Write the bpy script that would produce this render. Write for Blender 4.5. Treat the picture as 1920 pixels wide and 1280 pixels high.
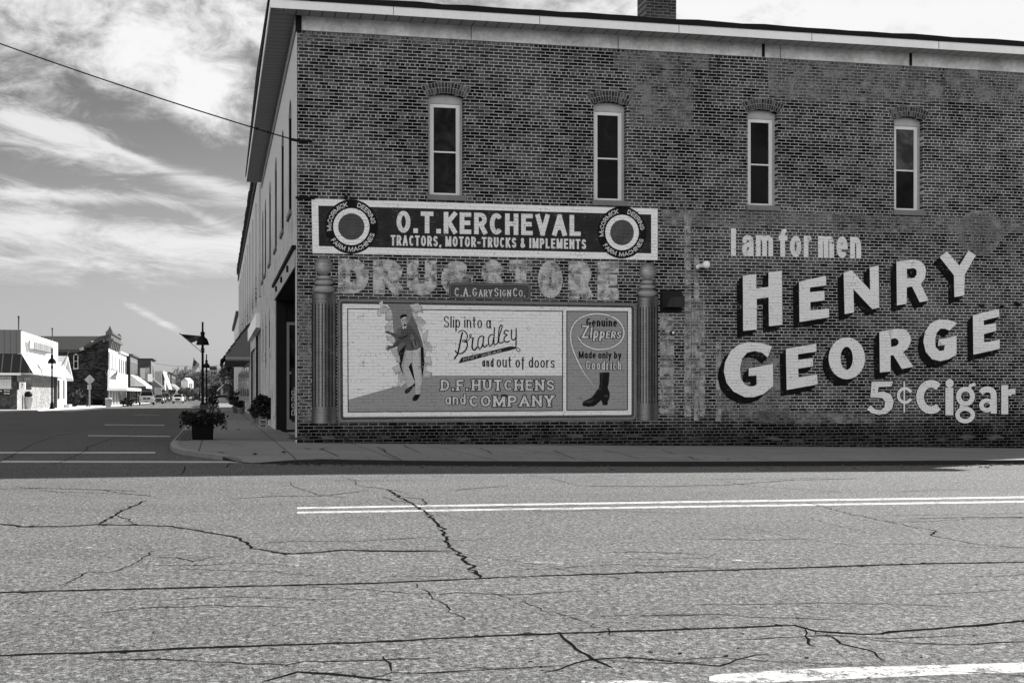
import bpy, bmesh, math, random
from math import sin, cos, tan, atan, atan2, sqrt, pi, radians, degrees, hypot
from mathutils import Vector, Matrix
from mathutils.geometry import tessellate_polygon

for o in list(bpy.data.objects):
    bpy.data.objects.remove(o)
S = bpy.context.scene
COL = S.collection
random.seed(7)

# ------------------------------------------------------------------ camera
F, CX, HY = 2486.0, 960.0, 738.0          # focal length, principal point (pixels of a 1920 wide frame)
YAW = atan((960 - 407) / F)               # main street runs along +Y, the painted wall along +X
EYE = 1.0
cam_d = bpy.data.cameras.new("camera")
cam_d.sensor_width = 36
cam_d.lens = 36 * F / 1920
cam_d.shift_y = (HY - 640) / 1920
cam_d.clip_start = 0.05
cam_d.clip_end = 6000
cam = bpy.data.objects.new("camera", cam_d)
cam.location = (0, 0, EYE)
cam.rotation_euler = (pi / 2, 0, -YAW)
COL.objects.link(cam)
S.camera = cam

# ------------------------------------------------------------------ light
SUN_AZ = atan2(12.9, 8.8)                 # from +Y towards +X
SUN_EL = radians(29.3)
sun_d = bpy.data.lights.new("sun", 'SUN')
sun_d.energy = 4.3
sun_d.angle = radians(0.5)
sun_d.color = (1.0, 0.985, 0.96)
sun = bpy.data.objects.new("sun", sun_d)
sdir = Vector((sin(SUN_AZ) * cos(SUN_EL), cos(SUN_AZ) * cos(SUN_EL), sin(SUN_EL)))
sun.rotation_euler = sdir.to_track_quat('Z', 'Y').to_euler()
sun.location = (40, 40, 40)
COL.objects.link(sun)
S.view_settings.view_transform = 'Standard'
S.view_settings.look = 'None'
S.view_settings.exposure = 1.2
S.view_settings.gamma = 1.0

FW = Vector((sin(YAW), cos(YAW), 0))
RT = Vector((cos(YAW), -sin(YAW), 0))
UP = Vector((0, 0, 1))
CAM = Vector((0, 0, EYE))


def ray(px, py):
    return FW + RT * ((px - CX) / F) + UP * ((HY - py) / F)


def onY(px, py, Y):
    r = ray(px, py)
    return CAM + r * (Y / r.y)


def onX(px, py, X):
    r = ray(px, py)
    return CAM + r * (X / r.x)


def onD(px, py, D):
    return CAM + ray(px, py) * D


def sst(a, b, x):
    t = min(1, max(0, (x - a) / (b - a)))
    return t * t * (3 - 2 * t)


def gz(X, Y):
    """height of the pavements; the carriageway lies 7 cm lower"""
    t = max(0.0, Y - 80)
    z = -0.72 * (1 - math.exp(-t / 105.0)) if t > 0 else 0.0
    g = 0.0155 * min(1, max(0, (Y - 9) / 18.0))
    return z - g * min(40, max(0, X - 1.6))


ROADDROP = 0.07


def onG(px, py, dz=0.0):
    z = dz
    for _ in range(30):
        r = ray(px, py)
        t = (z - EYE) / r.z
        p = CAM + r * t
        z = gz(p.x, p.y) + dz
    return p


# ------------------------------------------------------------------ world
W = bpy.data.worlds.new("World")
S.world = W
W.use_nodes = True
nt = W.node_tree
for n in list(nt.nodes):
    nt.nodes.remove(n)


class NT:
    """small helper that adds and links nodes"""
    def __init__(self, tree):
        self.t = tree

    def n(self, kind, **kw):
        nd = self.t.nodes.new(kind)
        for k, v in kw.items():
            if k.startswith('_'):
                nd.inputs[k[1:].replace('_', ' ')].default_value = v
            else:
                setattr(nd, k, v)
        return nd

    def l(self, a, b):
        self.t.links.new(a, b)

    def m(self, op, a, b=None, c=None, clamp=False):
        nd = self.t.nodes.new('ShaderNodeMath')
        nd.operation = op
        nd.use_clamp = clamp
        for i, v in enumerate((a, b, c)):
            if v is None:
                continue
            if isinstance(v, (int, float)):
                nd.inputs[i].default_value = v
            else:
                self.l(v, nd.inputs[i])
        return nd.outputs[0]

    def mr(self, v, a, b, c=0.0, d=1.0, smooth=True):
        nd = self.t.nodes.new('ShaderNodeMapRange')
        nd.interpolation_type = 'SMOOTHSTEP' if smooth else 'LINEAR'
        self.l(v, nd.inputs[0])
        for i, x in zip((1, 2, 3, 4), (a, b, c, d)):
            if isinstance(x, (int, float)):
                nd.inputs[i].default_value = x
            else:
                self.l(x, nd.inputs[i])
        return nd.outputs[0]

    def mix(self, f, a, b):
        nd = self.t.nodes.new('ShaderNodeMix')
        nd.data_type = 'FLOAT'
        nd.clamp_factor = True
        for s, v in ((nd.inputs[0], f), (nd.inputs[2], a), (nd.inputs[3], b)):
            if isinstance(v, (int, float)):
                s.default_value = v
            else:
                self.l(v, s)
        return nd.outputs[0]

    def noise(self, vec, scale, detail=4, rough=0.55, dist=0.0):
        nd = self.t.nodes.new('ShaderNodeTexNoise')
        nd.inputs['Scale'].default_value = scale
        nd.inputs['Detail'].default_value = detail
        nd.inputs['Roughness'].default_value = rough
        nd.inputs['Distortion'].default_value = dist
        if vec is not None:
            self.l(vec, nd.inputs['Vector'])
        return nd.outputs[0]

    def comb(self, x, y, z=0.0):
        nd = self.t.nodes.new('ShaderNodeCombineXYZ')
        for i, v in enumerate((x, y, z)):
            if isinstance(v, (int, float)):
                nd.inputs[i].default_value = v
            else:
                self.l(v, nd.inputs[i])
        return nd.outputs[0]


w = NT(nt)
tc = w.n('ShaderNodeTexCoord')
sx = w.n('ShaderNodeSeparateXYZ')
w.l(tc.outputs['Generated'], sx.inputs[0])
X_, Y_, Z_ = sx.outputs
sky = w.n('ShaderNodeTexSky', sky_type='NISHITA', sun_disc=False, sun_elevation=SUN_EL,
          sun_rotation=SUN_AZ, altitude=200, air_density=1.0, dust_density=1.6, ozone_density=1.0)
bw = w.n('ShaderNodeRGBToBW')
w.l(sky.outputs[0], bw.inputs[0])
az = w.m('ARCTAN2', X_, Y_)
el = w.m('ARCSINE', Z_)


def ang(px, py):
    r = ray(px, py)
    return atan2(r.x, r.y), atan2(r.z, hypot(r.x, r.y))


# wind-drawn coordinates for the cloud texture
u0, v0 = ang(300, 300)
du = w.m('SUBTRACT', az, u0)
dv = w.m('SUBTRACT', el, v0)
ca, sa = cos(radians(-5)), sin(radians(-5))
uu = w.m('ADD', w.m('MULTIPLY', du, ca), w.m('MULTIPLY', dv, sa))
vv = w.m('ADD', w.m('MULTIPLY', du, -sa), w.m('MULTIPLY', dv, ca))
n_str = w.noise(w.comb(w.m('MULTIPLY', uu, 13.0), w.m('MULTIPLY', vv, 52.0), 3.1), 1.0, 12, 0.70, 0.9)
n_puf = w.noise(w.comb(w.m('MULTIPLY', az, 22.0), w.m('MULTIPLY', el, 34.0), 1.7), 1.0, 12, 0.66, 0.4)
n_big = w.noise(w.comb(w.m('MULTIPLY', az, 5.0), w.m('MULTIPLY', el, 11.0), 8.2), 1.0, 5, 0.55, 0.2)
dens_s = None
dens_p = None
CLOUDS = [  # px, py, rx, ry, tilt, weight, kind
    (40, -20, 330, 60, -6, 1.0, 'p'), (150, 95, 260, 75, 8, 0.9, 'p'), (330, 120, 170, 80, 22, 1.0, 'p'),
    (395, 195, 95, 55, 32, 1.0, 'p'), (470, 60, 120, 60, 20, 0.65, 'p'), (40, 170, 120, 30, 20, 0.6, 'p'),
    (20, 225, 170, 40, 17, 1.15, 's'), (150, 265, 120, 24, 20, 1.1, 's'), (245, 292, 60, 7, 20, 0.8, 's'), (385, 342, 95, 19, 13, 1.1, 's'),
    (150, 368, 170, 15, 1, 1.25, 's'), (70, 415, 200, 30, 2, 0.95, 's'), (360, 400, 90, 10, 22, 0.7, 's'), (330, 455, 220, 30, 3, 0.85, 's'),
    (120, 490, 330, 45, 1, 0.75, 's'), (290, 597, 52, 8, 27, 1.0, 's'), (470, 420, 90, 60, 8, 0.75, 's'),
    (1500, -10, 900, 190, 4, 1.6, 'p'), (2300, 100, 800, 420, 0, 1.5, 'p'), (-500, 260, 400, 120, 8, 0.8, 's'),
]
for (px, py, rx, ry, tl, wt, kind) in CLOUDS:
    a0, e0 = ang(px, py)
    c, s_ = cos(radians(-tl)), sin(radians(-tl))
    ax_ = w.m('SUBTRACT', az, a0)
    ey_ = w.m('SUBTRACT', el, e0)
    p_ = w.m('MULTIPLY', w.m('ADD', w.m('MULTIPLY', ax_, c), w.m('MULTIPLY', ey_, s_)), F / rx)
    q_ = w.m('MULTIPLY', w.m('ADD', w.m('MULTIPLY', ax_, -s_), w.m('MULTIPLY', ey_, c)), F / ry)
    d2 = w.m('ADD', w.m('MULTIPLY', p_, p_), w.m('MULTIPLY', q_, q_))
    e_ = w.m('MULTIPLY', w.m('EXPONENT', w.m('MULTIPLY', d2, -1.0)), wt)
    if kind == 's':
        dens_s = e_ if dens_s is None else w.m('ADD', dens_s, e_)
    else:
        dens_p = e_ if dens_p is None else w.m('ADD', dens_p, e_)
ms = w.mr(w.m('ADD', dens_s, w.m('MULTIPLY', w.m('SUBTRACT', n_str, 0.5), 3.4)), 0.25, 1.7)
ms = w.m('MULTIPLY', ms, w.mr(dens_s, 0.03, 0.4))
mp = w.mr(w.m('ADD', dens_p, w.m('MULTIPLY', w.m('SUBTRACT', n_puf, 0.5), 5.2)), 0.0, 2.3)
mp = w.m('MULTIPLY', mp, w.mr(dens_p, 0.05, 0.5))
mask = w.m('MAXIMUM', w.m('MULTIPLY', ms, 0.82), mp)
SKY_GAIN, CLOUD, FILL_BANK = 0.235, 4.1, 11.6
skyv = w.m('ADD', w.m('MULTIPLY', bw.outputs[0], SKY_GAIN), w.mr(el, 0.24, 0.0, 0.0, 1.15))
val = w.mix(mask, skyv, CLOUD)
# added, unseen bright cloud bank behind the photographer, lighting the shaded walls
side_ = w.m('ADD', w.m('MULTIPLY', Y_, 0.8), w.m('MULTIPLY', X_, 0.6))
back = w.m('MULTIPLY', w.mr(side_, 0.35, -0.2), w.mr(n_big, 0.30, 0.52))
val = w.mix(w.m('MULTIPLY', back, w.m('MULTIPLY', w.mr(el, 0.0, 0.05), w.mr(el, 0.62, 0.36))), val, FILL_BANK)
bg = w.n('ShaderNodeBackground')
w.l(val, bg.inputs['Color'])
bg.inputs['Strength'].default_value = 0.10
outw = w.n('ShaderNodeOutputWorld')
w.l(bg.outputs[0], outw.inputs[0])


# ------------------------------------------------------------------ materials
def new_mat(name):
    m = bpy.data.materials.new(name)
    m.use_nodes = True
    m.node_tree.nodes.clear()
    k = NT(m.node_tree)
    out = k.n('ShaderNodeOutputMaterial')
    b = k.n('ShaderNodeBsdfPrincipled')
    k.l(b.outputs[0], out.inputs[0])
    return m, k, b, out


def pos_of(k):
    g = k.n('ShaderNodeNewGeometry')
    s = k.n('ShaderNodeSeparateXYZ')
    k.l(g.outputs['Position'], s.inputs[0])
    return g.outputs['Position'], s.outputs


def set_val(k, b, v, rough=0.8, spec=0.3, metal=0.0):
    k.l(v, b.inputs['Base Color'])
    b.inputs['Roughness'].default_value = rough
    b.inputs['Specular IOR Level'].default_value = spec
    b.inputs['Metallic'].default_value = metal


def bump(k, b, h, strength=0.4, dist=0.01):
    n = k.n('ShaderNodeBump')
    n.inputs['Strength'].default_value = strength
    n.inputs['Distance'].default_value = dist
    k.l(h, n.inputs['Height'])
    k.l(n.outputs[0], b.inputs['Normal'])


_cache = {}


def solid(g, rough=0.7, var=0.18, scale=6.0, metal=0.0, spec=0.12, name=None, bmp=0.0):
    key = (round(g, 4), rough, var, scale, metal, spec, bmp)
    if key in _cache:
        return _cache[key]
    m, k, b, out = new_mat(name or ("surface_%d" % len(_cache)))
    tcn = k.n('ShaderNodeTexCoord')
    n1 = k.noise(tcn.outputs['Object'], scale, 6, 0.6)
    n2 = k.noise(tcn.outputs['Object'], scale * 9, 3, 0.6)
    f = k.m('ADD', k.m('MULTIPLY', k.m('SUBTRACT', n1, 0.5), 2.2 * var), k.m('MULTIPLY', k.m('SUBTRACT', n2, 0.5), 1.2 * var))
    v = k.m('MULTIPLY', k.m('ADD', f, 1.0), g)
    set_val(k, b, v, rough, spec, metal)
    if bmp:
        bump(k, b, n2, bmp, 0.01)
    _cache[key] = m
    return m


def attr_mat(name, rough=0.75, var=0.12, scale=5.0, spec=0.3, two=False):
    """surface whose own colour is stored per face"""
    m, k, b, out = new_mat(name)
    a = k.n('ShaderNodeAttribute', attribute_name='Col')
    tcn = k.n('ShaderNodeTexCoord')
    n1 = k.noise(tcn.outputs['Object'], scale, 6, 0.6)
    v = k.m('MULTIPLY', a.outputs['Fac'], k.m('ADD', 1.0 - var, k.m('MULTIPLY', n1, 2 * var)))
    set_val(k, b, v, rough, spec)
    return m


def brick_nodes(k, ucoord, vcoord, length=0.203, course=0.0683, mortar=0.0085, headers=True):
    vec = k.comb(ucoord, vcoord, 0.0)
    # hand-laid: slight wobble of the joints
    wob = k.noise(vec, 3.0, 2)
    vec2 = k.comb(k.m('ADD', ucoord, k.m('MULTIPLY', k.m('SUBTRACT', wob, 0.5), 0.02)),
                  k.m('ADD', vcoord, k.m('MULTIPLY', k.m('SUBTRACT', wob, 0.5), 0.012)), 0.0)

    def tex(width):
        t = k.n('ShaderNodeTexBrick')
        t.offset = 0.5
        t.offset_frequency = 2
        k.l(vec2, t.inputs['Vector'])
        t.inputs['Scale'].default_value = 1.0
        t.inputs['Brick Width'].default_value = width
        t.inputs['Row Height'].default_value = course
        t.inputs['Mortar Size'].default_value = mortar
        t.inputs['Mortar Smooth'].default_value = 0.35
        t.inputs['Color1'].default_value = (0, 0, 0, 1)
        t.inputs['Color2'].default_value = (1, 1, 1, 1)
        t.inputs['Mortar'].default_value = (0.5, 0.5, 0.5, 1)
        t.inputs['Bias'].default_value = 0.0
        return t
    t1 = tex(length)
    r1 = k.n('ShaderNodeRGBToBW')
    k.l(t1.outputs['Color'], r1.inputs[0])
    if not headers:
        return r1.outputs[0], t1.outputs['Fac'], vec
    t2 = tex(length / 2)
    r2 = k.n('ShaderNodeRGBToBW')
    k.l(t2.outputs['Color'], r2.inputs[0])
    row = k.m('FLOOR', k.m('DIVIDE', vcoord, course))
    hd = k.m('COMPARE', k.m('FLOORED_MODULO', row, 8.0), 2.0, 0.1)
    return k.mix(hd, r1.outputs[0], r2.outputs[0]), k.mix(hd, t1.outputs['Fac'], t2.outputs['Fac']), vec


def brick_mat(name, axis='x', lo=0.02, hi=0.12, mortar_g=0.30, fade=0.5, fade_g=0.16, course=0.0683, length=0.203,
              msize=0.0085, dark_base=True):
    m, k, b, out = new_mat(name)
    P, (px_, py_, pz_) = pos_of(k)
    u = px_ if axis == 'x' else py_
    rnd, mf, vec = brick_nodes(k, u, pz_, length, course, msize)
    big = k.noise(vec, 0.55, 7, 0.62, 0.4)
    mid = k.noise(vec, 3.2, 6, 0.65, 0.3)
    fine = k.noise(vec, 45.0, 4, 0.7)
    r = k.m('ADD', rnd, k.m('MULTIPLY', k.m('SUBTRACT', mid, 0.5), 0.9))
    face = k.mr(r, 0.30, 1.20, lo, hi)
    face = k.m('MULTIPLY', face, k.mr(rnd, 0.15, 0.45, 0.6, 1.0))
    rown = k.noise(k.comb(k.m('MULTIPLY', u, 0.35), k.m('MULTIPLY', k.m('FLOOR', k.m('DIVIDE', pz_, course)), 7.3)), 1.0, 2)
    face = k.m('MULTIPLY', face, k.m('ADD', 0.72, k.m('MULTIPLY', rown, 0.56)))
    # bricks that lost their skin or kept a film of old whitewash
    fd = k.m('MULTIPLY', k.mr(k.m('ADD', k.m('MULTIPLY', big, 0.75), k.m('MULTIPLY', mid, 0.35)), 0.50, 0.70), fade)
    face = k.mix(fd, face, fade_g)
    face = k.m('MULTIPLY', face, k.m('ADD', 0.62, k.m('MULTIPLY', fine, 0.76)))
    mo = k.m('MULTIPLY', k.m('MULTIPLY', k.mr(k.m('ADD', k.m('MULTIPLY', mid, 0.55), k.m('MULTIPLY', big, 0.45)), 0.36, 0.62, 0.66, 1.14), k.m('ADD', 0.55, k.m('MULTIPLY', fine, 0.9))), mortar_g)
    col = k.mix(mf, face, mo)
    if dark_base:
        # splash zone: moss and road dirt along the foot of the wall
        nz = k.m('ADD', pz_, k.m('MULTIPLY', k.m('SUBTRACT', mid, 0.5), 0.7))
        dk = k.mr(nz, 0.10, 0.85, 0.24, 1.0)
        col = k.m('MULTIPLY', col, dk)
    set_val(k, b, col, 0.95, 0.03)
    hgt = k.m('ADD', k.m('MULTIPLY', mf, -1.0), k.m('MULTIPLY', fine, 0.35))
    bump(k, b, hgt, 0.55, 0.008)
    return m


def wallpaint_mat(name, wear=0.16, axis='x', rough_col=0.0):
    """sign painter's enamel over the brick wall: own colour per face, brick relief shows through"""
    m, k, b, out = new_mat(name)
    P, (px_, py_, pz_) = pos_of(k)
    u = px_ if axis == 'x' else py_
    rnd, mf, vec = brick_nodes(k, u, pz_)
    a = k.n('ShaderNodeAttribute', attribute_name='Col')
    mid = k.noise(vec, 4.0, 6, 0.65)
    fine = k.noise(k.comb(k.m('MULTIPLY', u, 14.0), k.m('MULTIPLY', pz_, 60.0)), 1.0, 5, 0.65)
    strk = k.noise(k.comb(k.m('MULTIPLY', u, 2.2), k.m('MULTIPLY', pz_, 14.6)), 1.0, 3, 0.5)
    dirt = k.m('ADD', 1.0 - wear * 0.9, k.m('MULTIPLY', mid, wear * 1.3))
    joint = k.m('SUBTRACT', 1.0, k.m('MULTIPLY', mf, k.m('MULTIPLY', k.mr(strk, 0.35, 0.7), 0.38)))
    v = k.m('MULTIPLY', a.outputs['Fac'], k.m('MULTIPLY', dirt, joint))
    v = k.m('MULTIPLY', v, k.m('ADD', 0.80, k.m('MULTIPLY', fine, 0.40)))
    v = k.m('ADD', v, k.m('MULTIPLY', k.mr(fine, 0.6, 0.8), rough_col))
    fl1 = k.noise(vec, 26.0, 6, 0.75)
    flake = k.mr(k.m('ADD', k.m('MULTIPLY', mid, 0.5), k.m('ADD', k.m('MULTIPLY', fl1, 0.5), k.m('MULTIPLY', mf, 0.04))), 0.575, 0.63)
    v = k.mix(k.m('MULTIPLY', flake, 0.75), v, k.mix(mf, 0.05, 0.16))
    set_val(k, b, v, 0.85, 0.03)
    bump(k, b, k.m('ADD', k.m('MULTIPLY', mf, -1.0), k.m('MULTIPLY', fine, 0.3)), 0.5, 0.008)
    return m


def ghost_mat(name, g=0.3, lo=0.42, hi=0.62, axis='x', scale=5.0, soft=0.9, bricks=True, mul=1.0):
    """flaking remains of old paint: what has flaked off is see-through"""
    m, k, b, out = new_mat(name)
    P, (px_, py_, pz_) = pos_of(k)
    u = px_ if axis == 'x' else py_
    vec = k.comb(u, pz_ if axis != 'g' else py_, 0.0)
    mid = k.noise(vec, scale, 7, 0.68, 0.5)
    fine = k.noise(vec, scale * 8, 5, 0.7)
    h = k.m('ADD', k.m('MULTIPLY', mid, 0.62), k.m('MULTIPLY', fine, 0.38))
    fac = k.mr(h, lo, hi)
    v = k.m('MULTIPLY', g, k.m('ADD', 0.6, k.m('MULTIPLY', mid, 0.8)))
    if bricks:
        rnd, mf, vec2 = brick_nodes(k, u, pz_)
        fac = k.m('MULTIPLY', fac, k.m('SUBTRACT', 1.0, k.m('MULTIPLY', k.mr(rnd, 0.55, 0.95), 0.6)))
        bump(k, b, k.m('MULTIPLY', mf, -1.0), 0.5, 0.008)
        v = k.m('MULTIPLY', v, k.m('SUBTRACT', 1.0, k.m('MULTIPLY', mf, 0.2)))
    fac = k.m('MULTIPLY', fac, soft)
    set_val(k, b, v, 0.85, 0.2)
    tr = k.n('ShaderNodeBsdfTransparent')
    mx = k.n('ShaderNodeMixShader')
    k.l(fac, mx.inputs[0])
    k.l(tr.outputs[0], mx.inputs[1])
    k.l(b.outputs[0], mx.inputs[2])
    k.l(mx.outputs[0], out.inputs[0])
    return m


def stain_mat(name, g=0.012, lo=0.46, hi=0.70, soft=0.5):
    """rain-washed soot running down the wall: long vertical streaks, see-through between"""
    m, k, b, out = new_mat(name)
    P, (px_, py_, pz_) = pos_of(k)
    a = k.n('ShaderNodeAttribute', attribute_name='Col')
    n1 = k.noise(k.comb(k.m('MULTIPLY', px_, 11.0), k.m('MULTIPLY', pz_, 0.9)), 1.0, 6, 0.65, 0.3)
    n2 = k.noise(P, 9.0, 5, 0.65)
    fac = k.mr(k.m('ADD', k.m('MULTIPLY', n1, 0.7), k.m('MULTIPLY', n2, 0.3)), lo, hi)
    fac = k.m('MULTIPLY', k.m('MULTIPLY', fac, a.outputs['Fac']), soft)
    b.inputs['Base Color'].default_value = (g, g, g, 1)
    b.inputs['Roughness'].default_value = 0.95
    b.inputs['Specular IOR Level'].default_value = 0.02
    tr = k.n('ShaderNodeBsdfTransparent')
    mx = k.n('ShaderNodeMixShader')
    k.l(fac, mx.inputs[0])
    k.l(tr.outputs[0], mx.inputs[1])
    k.l(b.outputs[0], mx.inputs[2])
    k.l(mx.outputs[0], out.inputs[0])
    return m


def road_mat():
    m, k, b, out = new_mat('worn_asphalt')
    P, (px_, py_, pz_) = pos_of(k)
    vec = k.comb(px_, py_, 0.0)
    big = k.noise(vec, 0.18, 6, 0.6, 0.4)
    trk = k.noise(k.comb(k.m('MULTIPLY', px_, 0.10), k.m('MULTIPLY', py_, 0.9)), 1.0, 4, 0.5)
    mid = k.noise(vec, 2.2, 6, 0.7)
    agg = k.noise(vec, 42.0, 4, 0.75)
    agg2 = k.noise(vec, 130.0, 3, 0.7)
    vo = k.n('ShaderNodeTexVoronoi')
    vo.inputs['Scale'].default_value = 60.0
    k.l(vec, vo.inputs['Vector'])
    vb = k.n('ShaderNodeRGBToBW')
    k.l(vo.outputs['Color'], vb.inputs[0])
    base = k.m('ADD', 0.42, k.m('ADD', k.m('MULTIPLY', big, 0.50), k.m('ADD', k.m('MULTIPLY', trk, 0.40), k.m('MULTIPLY', mid, 0.34))))
    sp = k.m('ADD', 0.02, k.m('ADD', k.m('MULTIPLY', k.mr(agg, 0.38, 0.66), 0.55), k.m('ADD', k.m('MULTIPLY', k.m('POWER', k.mr(agg2, 0.38, 0.68), 2.0), 1.6), k.m('MULTIPLY', k.m('POWER', vb.outputs[0], 3.0), 1.5))))
    v = k.m('MULTIPLY', k.m('MULTIPLY', base, sp), 0.182)
    grn = k.noise(k.comb(k.m('MULTIPLY', px_, 34.0), k.m('MULTIPLY', py_, 15.0)), 1.0, 4, 0.75)
    sp = k.m('MULTIPLY', sp, k.m('MULTIPLY', k.mr(grn, 0.30, 0.70, 0.36, 1.68, smooth=False), k.mr(grn, 0.32, 0.38, 0.5, 1.0)))
    v = k.m('MULTIPLY', k.m('MULTIPLY', base, sp), 0.158)
    pit = k.mr(agg, 0.28, 0.38, 0.18, 1.0)
    v = k.m('MULTIPLY', v, pit)
    # patches of oil along the lane nearest the kerb
    set_val(k, b, v, 0.92, 0.12)
    bump(k, b, k.m('ADD', agg, k.m('MULTIPLY', agg2, 0.8)), 0.45, 0.012)
    return m


def concrete_mat(name, g=0.24, joint=1.5, sc=1.0):
    m, k, b, out = new_mat(name)
    P, (px_, py_, pz_) = pos_of(k)
    vec = k.comb(px_, py_, 0.0)
    big = k.noise(vec, 0.5, 6, 0.65, 0.5)
    mid = k.noise(vec, 5.0, 6, 0.7)
    fine = k.noise(vec, 60.0, 3, 0.7)
    v = k.m('MULTIPLY', k.m('ADD', 0.35, k.m('ADD', k.m('MULTIPLY', big, 0.6), k.m('ADD', k.m('MULTIPLY', mid, 0.4), k.m('MULTIPLY', fine, 0.35)))), g)
    fx = k.m('PINGPONG', k.m('ADD', px_, 0.31), joint / 2)
    fy = k.m('PINGPONG', k.m('ADD', py_, 0.32), joint / 2)
    jn = k.m('MINIMUM', fx, fy)
    jn = k.m('ADD', jn, k.m('MULTIPLY', k.m('SUBTRACT', mid, 0.5), 0.02))
    v = k.m('MULTIPLY', v, k.mr(jn, 0.006, 0.022, 0.35, 1.0))
    set_val(k, b, v, 0.9, 0.15)
    bump(k, b, k.m('ADD', fine, k.mr(jn, 0.0, 0.02)), 0.3, 0.008)
    return m


def siding_mat(name, axis='z', period=0.12, g=0.75, dark=0.35, rough=0.6, var=0.1):
    """boards or ribs with the shadow gap between them painted into the colour"""
    m, k, b, out = new_mat(name)
    P, (px_, py_, pz_) = pos_of(k)
    c = {'x': px_, 'y': py_, 'z': pz_}[axis]
    f = k.m('PINGPONG', c, period / 2)
    n1 = k.noise(P, 2.0, 5, 0.6)
    gap = k.mr(f, period * 0.02, period * 0.09, dark, 1.0)
    v = k.m('MULTIPLY', k.m('MULTIPLY', gap, g), k.m('ADD', 1 - var, k.m('MULTIPLY', n1, 2 * var)))
    set_val(k, b, v, rough, 0.3)
    bump(k, b, k.mr(f, 0, period * 0.12), 0.5, 0.01)
    return m


def glass_mat(name, g=0.02):
    m, k, b, out = new_mat(name)
    a = k.n('ShaderNodeAttribute', attribute_name='Col')
    tcn = k.n('ShaderNodeTexCoord')
    n1 = k.noise(tcn.outputs['Object'], 1.7, 6, 0.65, 1.2)
    v = k.m('MULTIPLY', a.outputs['Fac'], k.m('ADD', 0.3, k.m('MULTIPLY', k.mr(n1, 0.35, 0.75), 1.5)))  # pane tone mottled by noise: varied reflections put into the colour
    set_val(k, b, v, 0.06, 0.04)
    bump(k, b, n1, 0.05, 0.02)
    return m


M_BRICK = brick_mat('old_brick_side_wall', 'x', 0.005, 0.078, 0.37, 0.36, 0.11)
M_BRICKY = brick_mat('old_brick', 'y', 0.02, 0.11, 0.25)
M_PAINTBRICK = None


def painted_brick():
    m, k, b, out = new_mat('whitewashed_street_wall')
    P, (px_, py_, pz_) = pos_of(k)
    rnd, mf, vec = brick_nodes(k, py_, pz_)
    mid = k.noise(vec, 1.6, 7, 0.68, 0.5)
    fine = k.noise(vec, 16.0, 5, 0.7)
    peel = k.mr(k.m('ADD', k.m('MULTIPLY', mid, 0.6), k.m('MULTIPLY', fine, 0.4)), 0.52, 0.62)
    low = k.mr(pz_, 5.2, 6.2, 1.0, 0.12)
    v = k.m('MULTIPLY', 0.50, k.m('ADD', 0.66, k.m('MULTIPLY', fine, 0.5)))
    v = k.m('MULTIPLY', v, k.m('SUBTRACT', 1.0, k.m('MULTIPLY', k.m('MULTIPLY', mf, low), 0.45)))
    v = k.mix(k.m('MULTIPLY', peel, low), v, 0.09)
    set_val(k, b, v, 0.85, 0.2)
    bump(k, b, k.m('MULTIPLY', k.m('MULTIPLY', mf, -1.0), low), 0.7, 0.01)
    return m


M_PAINTBRICK = painted_brick()
M_PAINT = wallpaint_mat('sign_enamel', 0.18)
M_PAINT_OLD = wallpaint_mat('weathered_enamel', 0.55, rough_col=0.006)
M_GHOST = ghost_mat('flaking_old_paint', 0.34, 0.40, 0.56)
M_GHOST_L = ghost_mat('flaking_letter_paint', 0.46, 0.40, 0.53, soft=0.95)
M_STAIN = stain_mat('soot_streaks')
M_CRACK = attr_mat('crack_shadow', 1.0, 0.2, 8.0, 0.0)
M_GHOST_THIN = ghost_mat('faint_old_paint', 0.24, 0.40, 0.62, scale=3.0, soft=0.8)
M_ROAD = road_mat()
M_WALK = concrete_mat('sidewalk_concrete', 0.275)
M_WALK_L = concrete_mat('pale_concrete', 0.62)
M_CURB = concrete_mat('kerb_concrete', 0.36, 3.0)
M_GLASS = glass_mat('window_glass')
M_ATTR = attr_mat('painted_surface')
M_LEAF = attr_mat('foliage', 0.85, 0.2, 3.0, 0.05)
M_WHITE = solid(0.72, 0.5, 0.10, 3.0, name='white_trim')
M_BLACK = solid(0.010, 0.7, 0.2, 5.0, spec=0.06, name='black_metal')
M_ROADPAINT = None


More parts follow.
